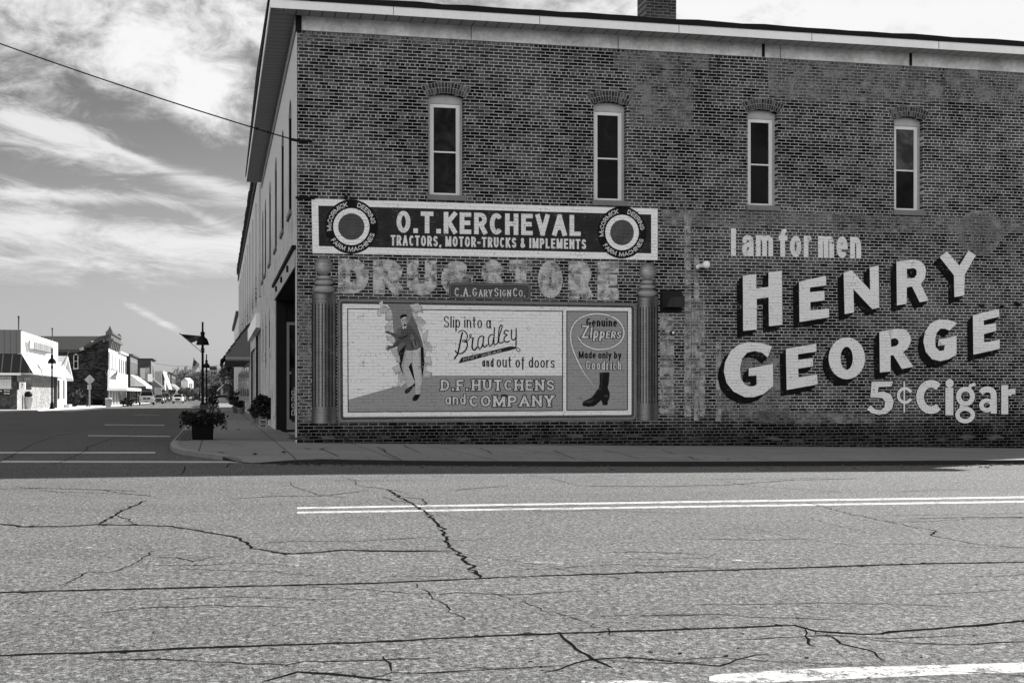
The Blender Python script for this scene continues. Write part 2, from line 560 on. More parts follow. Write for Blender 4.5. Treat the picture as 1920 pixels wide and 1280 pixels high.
# ------------------------------------------------------------------ mesh helpers
class MB:
    def __init__(self):
        self.v, self.f, self.c, self.s = [], [], [], []

    def face(self, pts, col=0.5, smooth=False):
        i = len(self.v)
        self.v += [Vector(p) for p in pts]
        self.f.append(tuple(range(i, i + len(pts))))
        self.c.append(col)
        self.s.append(smooth)
        return self

    def add(self, verts, faces, col=0.5, smooth=False):
        i = len(self.v)
        self.v += [Vector(p) for p in verts]
        for f in faces:
            self.f.append(tuple(j + i for j in f))
            self.c.append(col)
            self.s.append(smooth)
        return self

    def box(self, a, b, col=0.5):
        x0, y0, z0 = (min(a[i], b[i]) for i in range(3))
        x1, y1, z1 = (max(a[i], b[i]) for i in range(3))
        return self.add([(x0, y0, z0), (x1, y0, z0), (x1, y1, z0), (x0, y1, z0), (x0, y0, z1), (x1, y0, z1), (x1, y1, z1), (x0, y1, z1)],
                        [(3, 2, 1, 0), (4, 5, 6, 7), (0, 1, 5, 4), (1, 2, 6, 5), (2, 3, 7, 6), (3, 0, 4, 7)], col)

    def hexa(self, lo, hi, col=0.5):
        """lo and hi: four points each, same winding"""
        return self.add(list(lo) + list(hi), [(3, 2, 1, 0), (4, 5, 6, 7), (0, 1, 5, 4), (1, 2, 6, 5), (2, 3, 7, 6), (3, 0, 4, 7)], col)

    def tube(self, pts, r, n=8, col=0.5, caps=True):
        pts = [Vector(p) for p in pts]
        rs = r if isinstance(r, (list, tuple)) else [r] * len(pts)
        base = len(self.v)
        for i, p in enumerate(pts):
            d = (pts[min(i + 1, len(pts) - 1)] - pts[max(i - 1, 0)]).normalized()
            ref = Vector((0, 0, 1)) if abs(d.z) < 0.9 else Vector((1, 0, 0))
            a = d.cross(ref).normalized()
            b_ = d.cross(a)
            for j in range(n):
                t = 2 * pi * j / n
                self.v.append(p + (a * cos(t) + b_ * sin(t)) * rs[i])
        for i in range(len(pts) - 1):
            for j in range(n):
                q = (j + 1) % n
                self.f.append((base + i * n + j, base + i * n + q, base + (i + 1) * n + q, base + (i + 1) * n + j))
                self.c.append(col)
                self.s.append(True)
        if caps:
            self.f.append(tuple(base + j for j in range(n)))
            self.c.append(col); self.s.append(False)
            e = base + (len(pts) - 1) * n
            self.f.append(tuple(e + j for j in reversed(range(n))))
            self.c.append(col); self.s.append(False)
        return self

    def lathe(self, prof, c=(0, 0, 0), n=14, col=0.5):
        """profile of (r, z) turned about the vertical through c"""
        base = len(self.v)
        for (r, z) in prof:
            for j in range(n):
                t = 2 * pi * j / n
                self.v.append(Vector((c[0] + r * cos(t), c[1] + r * sin(t), c[2] + z)))
        for i in range(len(prof) - 1):
            for j in range(n):
                q = (j + 1) % n
                self.f.append((base + i * n + j, base + i * n + q, base + (i + 1) * n + q, base + (i + 1) * n + j))
                self.c.append(col); self.s.append(True)
        self.f.append(tuple(base + j for j in reversed(range(n)))); self.c.append(col); self.s.append(False)
        e = base + (len(prof) - 1) * n
        self.f.append(tuple(e + j for j in range(n))); self.c.append(col); self.s.append(False)
        return self

    def ball(self, c, r, n=8, col=0.5, sq=(1, 1, 1)):
        prof = [(max(1e-4, r * sin(pi * i / n)), -r * cos(pi * i / n)) for i in range(n + 1)]
        b0 = len(self.v)
        self.lathe(prof, c, 2 * n, col)
        for i in range(b0, len(self.v)):
            d = self.v[i] - Vector(c)
            self.v[i] = Vector(c) + Vector((d.x * sq[0], d.y * sq[1], d.z * sq[2]))
        return self

    def poly(self, loops, to3, col=0.5):
        """flat region with holes; loops in 2D, to3 maps a 2D point into the scene"""
        tri = tessellate_polygon([[Vector((p[0], p[1], 0)) for p in lp] for lp in loops])
        flat = [p for lp in loops for p in lp]
        vs = [to3(p[0], p[1]) for p in flat]
        good = []
        for t in tri:
            a, b_, c_ = (vs[i] for i in t)
            n_ = (b_ - a).cross(c_ - a)
            mid = (a + b_ + c_) / 3 - CAM
            good.append(tuple(t) if n_.dot(mid) < 0 else tuple(reversed(t)))
        return self.add(vs, good, col)

    def build(self, name, mat, parent=None, **props):
        me = bpy.data.meshes.new(name)
        if parent is not None:
            o0 = parent
            while o0.parent is not None:
                o0 = o0.parent
            loc = o0.location.copy()
        elif self.v:
            xs, ys, zs = [v.x for v in self.v], [v.y for v in self.v], [v.z for v in self.v]
            loc = Vector(((min(xs) + max(xs)) / 2, (min(ys) + max(ys)) / 2, min(zs)))
        me.from_pydata([tuple(v - loc) for v in self.v], [], self.f)
        at = me.color_attributes.new('Col', 'FLOAT_COLOR', 'CORNER')
        buf = []
        for p, c in zip(me.polygons, self.c):
            buf += [c, c, c, 1.0] * p.loop_total
        at.data.foreach_set('color', buf)
        me.polygons.foreach_set('use_smooth', self.s)
        me.validate()
        me.update()
        o = bpy.data.objects.new(name, me)
        me.materials.append(mat)
        COL.objects.link(o)
        if parent is not None:
            o.parent = parent
        else:
            o.location = loc
        for kk, vv in props.items():
            o[kk] = vv
        return o


def thing(name, label, cat, loc=(0, 0, 0), group=None):
    o = bpy.data.objects.new(name, None)
    o.empty_display_size = 0.3
    o.location = loc
    COL.objects.link(o)
    o['label'] = label
    o['category'] = cat
    if group:
        o['group'] = group
    return o


def copy_tree(o, parent=None):
    c = o.copy()
    COL.objects.link(c)
    if parent is not None:
        c.parent = parent
    for ch in list(o.children):
        copy_tree(ch, c)
    return c


def relabel(o, label, loc, rz=0.0, sc=1.0):
    o['label'] = label
    o.location = loc
    o.rotation_euler = (0, 0, rz)
    o.scale = (sc, sc, sc)
    return o

# ------------------------------------------------------------------ ground, road, pavements
def grid(mb, xs, ys, zf, col=0.5):
    base = len(mb.v)
    for y in ys:
        for x in xs:
            mb.v.append(Vector((x, y, zf(x, y))))
    nx = len(xs)
    for j in range(len(ys) - 1):
        for i in range(nx - 1):
            a = base + j * nx + i
            mb.f.append((a, a + 1, a + nx + 1, a + nx))
            mb.c.append(col)
            mb.s.append(True)


def lin(a, b, n):
    return [a + (b - a) * i / n for i in range(n + 1)]


def zroad(x, y):
    return gz(x, y) - ROADDROP


mb = MB()
mb.face([(-3000, -3000, -1.2), (3000, -3000, -1.2), (3000, 4000, -1.2), (-3000, 4000, -1.2)])
mb.build('ground', solid(0.10, 0.95, 0.3, 0.2, name='dry_ground'), kind='structure')

mb = MB()
xs = [-200, -120, -80, -50, -30, -20, -12, -6, -2, 0] + [1.6 + .8 * i for i in range(30)] + [30, 41.6, 60, 80, 150]
ys = [-30, -15, -8, -4, 0, 3, 6] + [9 + .75 * i for i in range(25)]
grid(mb, xs, ys, zroad)
mb.build('side_road', M_ROAD, kind='structure')
mb = MB()
grid(mb, [-200, -80, -40, -20, -13, -9, -5, -1, 0.5, 1.6], [27] + lin(30, 80, 10)[0:] + lin(85, 330, 49), zroad)
mb.build('main_street', M_ROAD, kind='structure')

# pavement of the corner, kerb with a dropped ramp
WX, WY = 1.59, 27.32
outer = [(-1.0, y) for y in (330, 250, 200, 170, 145, 125, 110, 98, 86, 76, 68, 60, 52, 45)]
for p in [(337.5, 811.7), (330, 819), (323, 826), (319, 831.5), (320, 836), (326, 840), (336, 843.5), (350, 846), (367, 848), (392, 851), (417, 854.5), (445, 858), (472, 860.5)]:
    q = onG(*p)
    outer.append((q.x, q.y))
for p in [(505, 860), (545, 860), (600, 861), (650, 862), (750, 863.5), (850, 864.5), (960, 865), (1100, 865.5), (1300, 865.5), (1500, 865), (1700, 864), (1920, 862.5)]:
    q = onG(*p)
    outer.append((q.x, q.y))
outer += [(17, outer[-1][1]), (22, outer[-1][1]), (30, outer[-1][1]), (60, outer[-1][1])]


def inner_of(i, p):
    x, y = p
    if y > 36:
        return (WX + 0.1, y)
    if x < -0.2:
        return (WX + 0.1, WY + max(0.0, (y - 22) * 0.6))
    if x < 1.2:
        return (WX + 0.1, WY + 0.05)
    return (max(WX + 0.1, x), WY + 0.1)


def ramp(x, y):
    """1 where the kerb is full height, 0 at the bottom of the dropped ramp"""
    d = hypot((x + 0.1) * 0.9, (y - 20.6) * 1.0)
    return sst(0.5, 1.5, d)


mb = MB()
kb = MB()
NS = 7
rows = []
for i, p in enumerate(outer):
    q = inner_of(i, p)
    row = []
    for j in range(NS + 1):
        t = j / NS
        x, y = p[0] + (q[0] - p[0]) * t, p[1] + (q[1] - p[1]) * t
        row.append(Vector((x, y, gz(x, y) - (ROADDROP - 0.006) * (1 - ramp(x, y)) * (1 - t))))
    rows.append(row)
for i in range(len(rows) - 1):
    for j in range(NS):
        mb.face([rows[i][j], rows[i][j + 1], rows[i + 1][j + 1], rows[i + 1][j]], 0.5, True)
mb.build('corner_pavement', M_WALK, kind='structure')
# kerb stone along the outer edge, 4 mm proud
kbw = 0.16
for i in range(len(outer) - 1):
    a, b_ = Vector((*outer[i], 0)), Vector((*outer[i + 1], 0))
    def nrm(k):
        p0 = Vector((*outer[max(0, k - 1)], 0)); p1 = Vector((*outer[min(len(outer) - 1, k + 1)], 0))
        d = (p1 - p0).normalized()
        return Vector((-d.y, d.x, 0))          # towards the pavement
    pts = []
    for (p, k_) in ((a, i), (b_, i + 1)):
        nn = nrm(k_)
        zt = gz(p.x, p.y) - (ROADDROP - 0.006) * (1 - ramp(p.x, p.y)) + 0.005
        zb = gz(p.x, p.y) - 0.25
        o_ = p - nn * 0.01
        in_ = p + nn * kbw
        pts.append((Vector((o_.x, o_.y, zb)), Vector((o_.x - nn.x * -0.015, o_.y - nn.y * -0.015, zt)), Vector((in_.x, in_.y, zt)), Vector((in_.x, in_.y, zb))))
    A_, B_ = pts
    corner_part = i < 24
    kb.face([A_[0], A_[1], B_[1], B_[0]], 0.14 if corner_part else 0.02)  # kerb faces darkened: dirt and shade put into the colour, blackest along side street
    kb.face([A_[1], A_[2], B_[2], B_[1]], 0.34 if corner_part else 0.21)
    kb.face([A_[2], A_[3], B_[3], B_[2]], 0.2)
kb.build('kerb', attr_mat('kerb_worn_shaded', .9, .35, 4.0, .1), kind='structure')

# brick paved strip between kerb and planter
mb = MB()
for k_ in range(4):
    a = onG(331 + k_ * 7.5, 826); b_ = onG(347 + k_ * 5.0, 806)
    d = (b_ - a).normalized(); s_ = Vector((d.y, -d.x, 0)) * 0.035
    mb.face([a - s_ + UP * .006, a + s_ + UP * .006, b_ + s_ + UP * .006, b_ - s_ + UP * .006], 0.06)
mb.build('paving_joints', M_ATTR, kind='structure')

# far pavement (sunlit)
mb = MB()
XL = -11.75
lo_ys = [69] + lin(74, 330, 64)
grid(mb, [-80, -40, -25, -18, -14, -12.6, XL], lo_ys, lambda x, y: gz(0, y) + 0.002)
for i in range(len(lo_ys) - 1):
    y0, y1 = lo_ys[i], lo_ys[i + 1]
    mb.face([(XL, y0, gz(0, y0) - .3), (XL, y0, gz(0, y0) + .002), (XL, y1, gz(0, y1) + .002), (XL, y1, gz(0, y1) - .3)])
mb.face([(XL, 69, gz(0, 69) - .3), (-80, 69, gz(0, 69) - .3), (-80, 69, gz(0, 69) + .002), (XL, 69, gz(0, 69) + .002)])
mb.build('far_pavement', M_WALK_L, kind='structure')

# ------------------------------------------------------------------ road markings
m_, k_, b_, out_ = new_mat('worn_road_paint')
P_, xyz_ = pos_of(k_)
n1_ = k_.noise(P_, 9.0, 7, 0.75)
n2_ = k_.noise(P_, 60.0, 4, 0.75)
a_ = k_.n('ShaderNodeAttribute', attribute_name='Col')
h_ = k_.m('ADD', k_.m('MULTIPLY', n1_, 0.6), k_.m('MULTIPLY', n2_, 0.4))
set_val(k_, b_, k_.m('MULTIPLY', 0.62, k_.m('ADD', 0.65, k_.m('MULTIPLY', n2_, 0.7))), 0.7, 0.2)
fac_ = k_.mr(h_, k_.m('SUBTRACT', 0.80, a_.outputs['Fac']), k_.m('SUBTRACT', 0.92, a_.outputs['Fac']))
tr_ = k_.n('ShaderNodeBsdfTransparent')
mx_ = k_.n('ShaderNodeMixShader')
k_.l(fac_, mx_.inputs[0]); k_.l(tr_.outputs[0], mx_.inputs[1]); k_.l(b_.outputs[0], mx_.inputs[2]); k_.l(mx_.outputs[0], out_.inputs[0])
M_ROADPAINT = m_


def road_strip(mb, top, bot, col, dz=0.0012, jag=0.0):
    """band between two pixel polylines lying on the road"""
    for i in range(len(top) - 1):
        q = []
        n = max(1, int(abs(top[i + 1][0] - top[i][0]) / 40))
        for s in range(n):
            t0, t1 = s / n, (s + 1) / n
            L = lambda a, b, t: (a[0] + (b[0] - a[0]) * t, a[1] + (b[1] - a[1]) * t)
            c4 = [L(bot[i], bot[i + 1], t0), L(bot[i], bot[i + 1], t1), L(top[i], top[i + 1], t1), L(top[i], top[i + 1], t0)]
            mb.face([onG(p[0], p[1], -ROADDROP) + UP * dz for p in c4], col)


mb = MB()
for (y0, y1, y2) in ((950.5, 939.6, 927.6), (959.0, 948.6, 935.6)):
    road_strip(mb, [(557, y0), (1250, y1), (2100, y2)], [(557, y0 + 3.2), (1250, y1 + 3.2), (2100, y2 + 3.2)], 0.41)
mb.build('centre_line', M_ROADPAINT, kind='structure')
mb = MB()
road_strip(mb, [(-60, 846.6), (290, 846.8)], [(-60, 849.6), (292, 849.6)], 0.55)
road_strip(mb, [(-60, 863.2), (471, 864.4)], [(-60, 866.8), (471, 867.2)], 0.55)
mb.build('stop_line', M_ROADPAINT, kind='structure')
mb = MB()
road_strip(mb, [(196, 795.3), (308, 796.2)], [(196, 796.5), (308, 797.4)], 0.42)
road_strip(mb, [(165, 815.6), (319, 816.9)], [(165, 817.1), (319, 818.5)], 0.44)
road_strip(mb, [(250, 777.2), (300, 777.6)], [(250, 777.9), (300, 778.4)], 0.36)
mb.build('parking_line', M_ROADPAINT, kind='structure')
mb = MB()
for (xa, ya, xb, yb) in ((0, 1020, 45, 1024), (160, 1026, 215, 1029), (330, 1032, 410, 1037), (350, 1038, 420, 1037), (470, 1038, 620, 1044), (500, 1060, 560, 1059),
                         (690, 1055, 740, 1056), (810, 1045, 850, 1046), (975, 1053, 1060, 1055), (1160, 1060, 1230, 1063), (1250, 1056, 1340, 1058), (1360, 1050, 1430, 1052)):
    road_strip(mb, [(xa, ya - 2), (xb, yb - 2)], [(xa, ya + 2), (xb, yb + 2)], 0.30)
mb.build('faded_lane_line', M_ROADPAINT, kind='structure')
mb = MB()
road_strip(mb, [(1330, 1268), (1345, 1264), (1450, 1257), (1600, 1250), (1780, 1246), (2050, 1238)],
           [(1330, 1276), (1350, 1280), (1450, 1279), (1600, 1272), (1780, 1264), (2050, 1256)], 0.40)
road_strip(mb, [(1090, 1276), (1200, 1275), (1300, 1282)], [(1090, 1290), (1200, 1296), (1300, 1300)], 0.38)
mb.build('edge_line', M_ROADPAINT, kind='structure')

# ------------------------------------------------------------------ cracks in the carriageway
CR = MB()
rc = random.Random(3)


def crack(pts, w=0.02, jit=1.0, dz=0.0020):
    P = [onG(x, y, -ROADDROP) for x, y in pts]
    fine = []
    for i in range(len(P) - 1):
        L = (P[i + 1] - P[i]).length
        n = max(2, int(L / 0.07))
        d = (P[i + 1] - P[i]).normalized()
        s = Vector((-d.y, d.x, 0))
        for j in range(n):
            t = j / n
            a = 0.0 if j == 0 else rc.gauss(0, 0.010 * jit)
            fine.append(P[i] + (P[i + 1] - P[i]) * t + s * a)
    fine.append(P[-1])
    prev = None
    for i, p in enumerate(fine):
        d = (fine[min(i + 1, len(fine) - 1)] - fine[max(i - 1, 0)]).normalized()
        s = Vector((-d.y, d.x, 0)) * (w * .55 / 2) * (1 + abs(d.x) ** 2 * max(0, p.y) / 5.5) * rc.uniform(0.6, 1.25) * min(1, 0.4 + i * 0.2, 0.4 + (len(fine) - 1 - i) * 0.2)
        cur = (p + s + UP * dz, p - s + UP * dz)
        if prev:
            CR.face([prev[0], prev[1], cur[1], cur[0]], 0.012)
        prev = cur
        if rc.random() < .22:      # crumbled lip
            r = s.length * rc.uniform(.7, 1.9)
            c_ = p + s * rc.choice((-1, 1)) + UP * (dz + .0004)
            CR.face([c_ + Vector((cos(q) * r * rc.uniform(.5, 1.4) * .6, sin(q) * r * rc.uniform(.5, 1.4), 0)) for q in [k * pi / 3 for k in range(6)]], rc.choice((.012, .02, .03)))


crack([(-40, 1112), (80, 1108), (300, 1103), (480, 1098), (700, 1093), (960, 1081)], 0.034, 0.5)
crack([(960, 1081), (1240, 1072), (1440, 1066), (1590, 1061), (1760, 1056), (1960, 1053)], 0.034, 0.6)
crack([(-40, 1230), (200, 1222), (400, 1213), (700, 1203), (960, 1190), (1200, 1182), (1490, 1172), (1530, 1183), (1620, 1189), (1700, 1182), (1800, 1174), (1960, 1160)], 0.032, 0.7)
crack([(725, 917), (765, 940), (800, 962), (822, 985), (838, 1010), (850, 1030), (872, 1052), (900, 1083)], 0.046, 1.5)
crack([(725, 917), (745, 930), (790, 935), (800, 943), (790, 948)], 0.025)
crack([(715, 930), (740, 938), (770, 942)], 0.025)
crack([(-10, 980), (40, 987), (110, 987), (185, 983), (250, 984), (320, 986), (375, 995), (440, 1006), (465, 1018), (470, 1028), (510, 1033), (537, 1039), (600, 1035), (640, 1031), (740, 1033), (850, 1032)], 0.044, 1.0)
crack([(275, 938), (235, 955), (210, 968), (185, 983)], 0.046, 1.3)
crack([(215, 966), (238, 972), (247, 980)], 0.025)
crack([(190, 918), (240, 926), (300, 931)], 0.02)
crack([(-10, 917), (70, 915), (190, 918), (260, 921)], 0.02)
crack([(290, 1033), (240, 1062), (205, 1072), (165, 1073), (110, 1098)], 0.018, 1.2)
crack([(290, 1044), (330, 1045), (362, 1052), (420, 1040)], 0.016)
crack([(420, 936), (520, 930), (600, 930), (690, 920)], 0.018)
crack([(545, 905), (550, 912), (600, 928), (650, 932)], 0.018)
crack([(640, 893), (666, 900), (668, 910), (725, 917), (770, 925)], 0.018)
crack([(850, 920), (870, 917), (920, 913), (960, 910)], 0.018)
crack([(1080, 910), (1240, 912), (1380, 908), (1480, 900), (1610, 897)], 0.020)
crack([(970, 888), (1030, 896), (1080, 910)], 0.02)
crack([(1340, 898), (1400, 910), (1600, 924)], 0.016)
crack([(1510, 941), (1600, 965), (1700, 985), (1755, 995), (1745, 1003), (1830, 1020), (1960, 1030)], 0.018, 1.2)
crack([(1700, 972), (1800, 970), (1960, 969)], 0.016)
crack([(1050, 1187), (1075, 1210), (1110, 1235), (1150, 1252)], 0.034, 1.2)
crack([(495, 1277), (560, 1259), (620, 1263), (700, 1272), (735, 1276)], 0.03, 1.3)
crack([(690, 1270), (735, 1260), (830, 1260), (960, 1252)], 0.014, 1.2)
crack([(718, 1230), (735, 1258)], 0.018)
crack([(1020, 1260), (1060, 1250), (1110, 1236), (1180, 1232), (1260, 1240), (1350, 1248), (1400, 1232), (1440, 1226)], 0.016, 1.4)
crack([(1510, 1180), (1515, 1205), (1530, 1212)], 0.02)
crack([(1530, 1183), (1600, 1212), (1640, 1222), (1660, 1240)], 0.018, 1.3)
crack([(780, 1094), (810, 1118), (840, 1138), (872, 1170)], 0.012, 1.3)
crack([(1280, 1010), (1420, 1012), (1520, 1010)], 0.012)
crack([(95, 872), (110, 868), (140, 855), (160, 845), (165, 838), (210, 822), (260, 815)], 0.03, 1.2)
crack([(340, 890), (347, 878), (346, 873)], 0.03, 0.6)
crack([(425, 876), (432, 867)], 0.03)
crack([(-10, 870), (20, 855), (60, 833), (95, 820), (150, 808)], 0.03)
crack([(1600, 1195), (1700, 1205), (1800, 1208), (1960, 1200)], 0.012)
for _ in range(46):
    x, y = rc.uniform(-20, 1900), 890 + 380 * rc.random() ** 1.6
    s = (y - 738) / 200
    a = rc.choice((0, 0, 0, rc.uniform(-.8, .8)))
    pts = [(x, y)]
    for q in range(rc.randint(2, 5)):
        x += rc.uniform(25, 70) * s * 1.3
        y += (rc.uniform(-5, 5) + a * 20) * s
        pts.append((x, max(889, y)))
    crack(pts, rc.uniform(.006, .012), 1.3)
# aggregate lost from the surface
for (x, y) in ((75, 1108), (78, 1115), (0, 1152), (103, 1146), (995, 1240), (1015, 1250), (1275, 1225), (1362, 1230), (1512, 1233), (1363, 1228), (1590, 1061), (1585, 1063), (1727, 1232), (1873, 1128), (1220, 1222), (870, 1268), (1340, 1038)):
    c = onG(x, y, -ROADDROP)
    r = rc.uniform(0.005, 0.013)
    CR.face([c + Vector((cos(t) * r * rc.uniform(.6, 1.3), sin(t) * r * 1.3 * rc.uniform(.6, 1.3), 0.0022)) for t in [i * pi / 3.5 for i in range(7)]], 0.015)
for _ in range(900):
    x, y = rc.uniform(-1.5, 5), rc.uniform(4.3, 11)
    x += y * 0.1
    r = rc.uniform(0.003, 0.009)
    c = Vector((x, y, zroad(x, y)))
    CR.face([c + Vector((cos(t) * r * rc.uniform(.6, 1.4), sin(t) * r * rc.uniform(.6, 1.4), 0.0022)) for t in [i * pi / 3 for i in range(6)]], rc.choice((0.02, 0.03, 0.03)))
CR.build('road_cracks', M_CRACK, kind='structure')
# pavement cracks
CR = MB()


def pcrack(pts, w=0.016):
    P = [onG(x, y) for x, y in pts]
    prev = None
    for i in range(len(P) - 1):
        for t in (0, .25, .5, .75, 1):
            p = P[i] + (P[i + 1] - P[i]) * t + Vector((rc.gauss(0, .015), rc.gauss(0, .015), 0))
            d = P[i + 1] - P[i]
            s = Vector((-d.y, d.x, 0)).normalized() * w * rc.uniform(.3, 1)
            cur = (p + s + UP * .007, p - s + UP * .007)
            if prev:
                CR.face([prev[0], prev[1], cur[1], cur[0]], 0.012)
            prev = cur


for c in ([(705, 838), (752, 863)], [(755, 835), (790, 850)], [(1040, 845), (1080, 862)], [(1130, 843), (1200, 860)], [(1240, 843), (1262, 850)], [(960, 850), (1060, 848), (1200, 850), (1340, 849), (1600, 848), (1900, 846)],
          [(1280, 855), (1310, 862)], [(900, 840), (925, 852)], [(1640, 838), (1700, 846)], [(600, 842), (635, 856)], [(395, 828), (430, 832), (460, 837)], [(1700, 845), (1790, 850), (1900, 853)]):
    pcrack(c)
for _ in range(260):
    x = rc.uniform(600, 1920); y = rc.uniform(838, 862)
    c = onG(x, y)
    r = rc.uniform(.01, .04)
    CR.face([c + Vector((cos(t) * r * rc.uniform(.5, 1.4), sin(t) * r * rc.uniform(.5, 1.4), .007)) for t in [i * pi / 3 for i in range(6)]], rc.choice((.02, .05)))
CR.build('pavement_cracks', M_CRACK, kind='structure')
# kerb shadow painted as a dark strip in the gutter beside the broken kerb
mb = MB()
for (xa, xb, y0, y1) in ((500, 640, 861, 871), (640, 1000, 866, 871), (1000, 1900, 867.5, 870.5)):
    n = 24
    pr = None
    for i in range(n + 1):
        x = xa + (xb - xa) * i / n
        w_ = (y1 - y0) * (0.6 + 0.6 * rc.random())
        cur = (onG(x, y0, -ROADDROP) + UP * .005, onG(x, y0 + w_, -ROADDROP) + UP * .005)
        if pr:
            mb.face([pr[0], pr[1], cur[1], cur[0]], 0.02)
        pr = cur
mb.build('gutter_shadow', solid(0.022, 0.95, 0.5, 3.0, name='gutter_dark'), kind='structure')

mb = MB()
for _ in range(520):          # grit, chippings and leaf litter along the kerb
    x = rc.uniform(480, 1915)
    y = 866 + abs(rc.gauss(0, 3.2)) + (3 if x > 640 else 0)
    c = onG(x, y, -ROADDROP)
    r = rc.uniform(.008, .03)
    z_ = rc.uniform(.006, .02)
    pts = [c + Vector((cos(t) * r * rc.uniform(.5, 1.4), sin(t) * r * rc.uniform(.5, 1.4), z_)) for t in [i * pi / 2.5 for i in range(5)]]
    mb.face(pts, rc.choice((.02, .05, .12, .22, .3)))
    for i in range(5):
        a, b_ = pts[i], pts[(i + 1) % 5]
        mb.face([a, b_, Vector((b_.x, b_.y, c.z)), Vector((a.x, a.y, c.z))], .05)
mb.build('gutter_grit', M_ATTR, kind='stuff', label='grit and leaf litter lying along the gutter of the side road')

# ------------------------------------------------------------------ the corner building
EAVE = 8.69
BX1, BY1 = 23.6, 49.0


def Wp(px, py, layer=0.0):
    """point of the painted wall seen at a photograph pixel, layers of paint 1 mm apart"""
    return onY(px, py, WY - 0.002 - 0.001 * layer)


corner = thing('brick_building', 'two storey brick corner building carrying the painted advertisements on its side wall', 'building', (WX, WY, 0))


def arch_loop(x0, x1, z0, zs, zc, n=10):
    """opening with a segmental head: springing zs, crown zc"""
    pts = [(x0, z0), (x1, z0)]
    for i in range(n + 1):
        t = i / n
        x = x1 + (x0 - x1) * t
        pts.append((x, zs + (zc - zs) * (1 - (2 * t - 1) ** 2)))
    return pts


def pxX(px, py=300):
    return onY(px, py, WY).x


def pyZ(px, py):
    return onY(px, py, WY).z


WINS = []
for (l, r, crown, spring, ftop, rail, fbot, sbot, fl, fr) in (
        (803.4, 869, 177, 182, 192.5, 283.5, 368.5, 378, 805, 860.5), (1112.7, 1174, 192, 197.5, 210, 296, 377, 385.5, 1114, 1164.5),
        (1402, 1457.5, 203, 209, 220.5, 305.5, 386, 395, 1403, 1448), (1676.5, 1730.6, 217, 223, 233.5, 317, 394, 403, 1677, 1719)):
    c = (l + r) / 2
    WINS.append(dict(x0=pxX(l), x1=pxX(r), zs=pyZ(c, spring) - 0.0, zc=pyZ(c, crown), z0=pyZ(c, fbot), rail=pyZ(c, rail), sill=pyZ(c, sbot), ftop=pyZ(c, ftop)))
# one size of window for the whole storey
for q in ('zs', 'zc', 'z0', 'rail', 'sill', 'ftop'):
    a = sum(wn[q] for wn in WINS) / 4
    for wn in WINS:
        wn[q] = a
mb = MB()
outer_l = [(WX, -0.6), (BX1, -0.9), (BX1, EAVE), (WX, EAVE)]
loops = [outer_l] + [arch_loop(wn['x0'], wn['x1'], wn['z0'], wn['zs'], wn['zc']) for wn in WINS]
mb.poly(loops, lambda x, z: Vector((x, WY, z)))
for lp in loops[1:]:
    for i in range(len(lp)):
        a, b_ = lp[i], lp[(i + 1) % len(lp)]
        mb.face([(a[0], WY, a[1]), (b_[0], WY, b_[1]), (b_[0], WY + .22, b_[1]), (a[0], WY + .22, a[1])])
# the other two sides
mb.face([(BX1, WY, -.9), (BX1, BY1, -.9), (BX1, BY1, EAVE), (BX1, WY, EAVE)])
mb.face([(BX1, BY1, -.9), (WX, BY1, -.9), (WX, BY1, EAVE), (BX1, BY1, EAVE)])
side_wall = mb.build('side_wall', M_BRICK, corner)

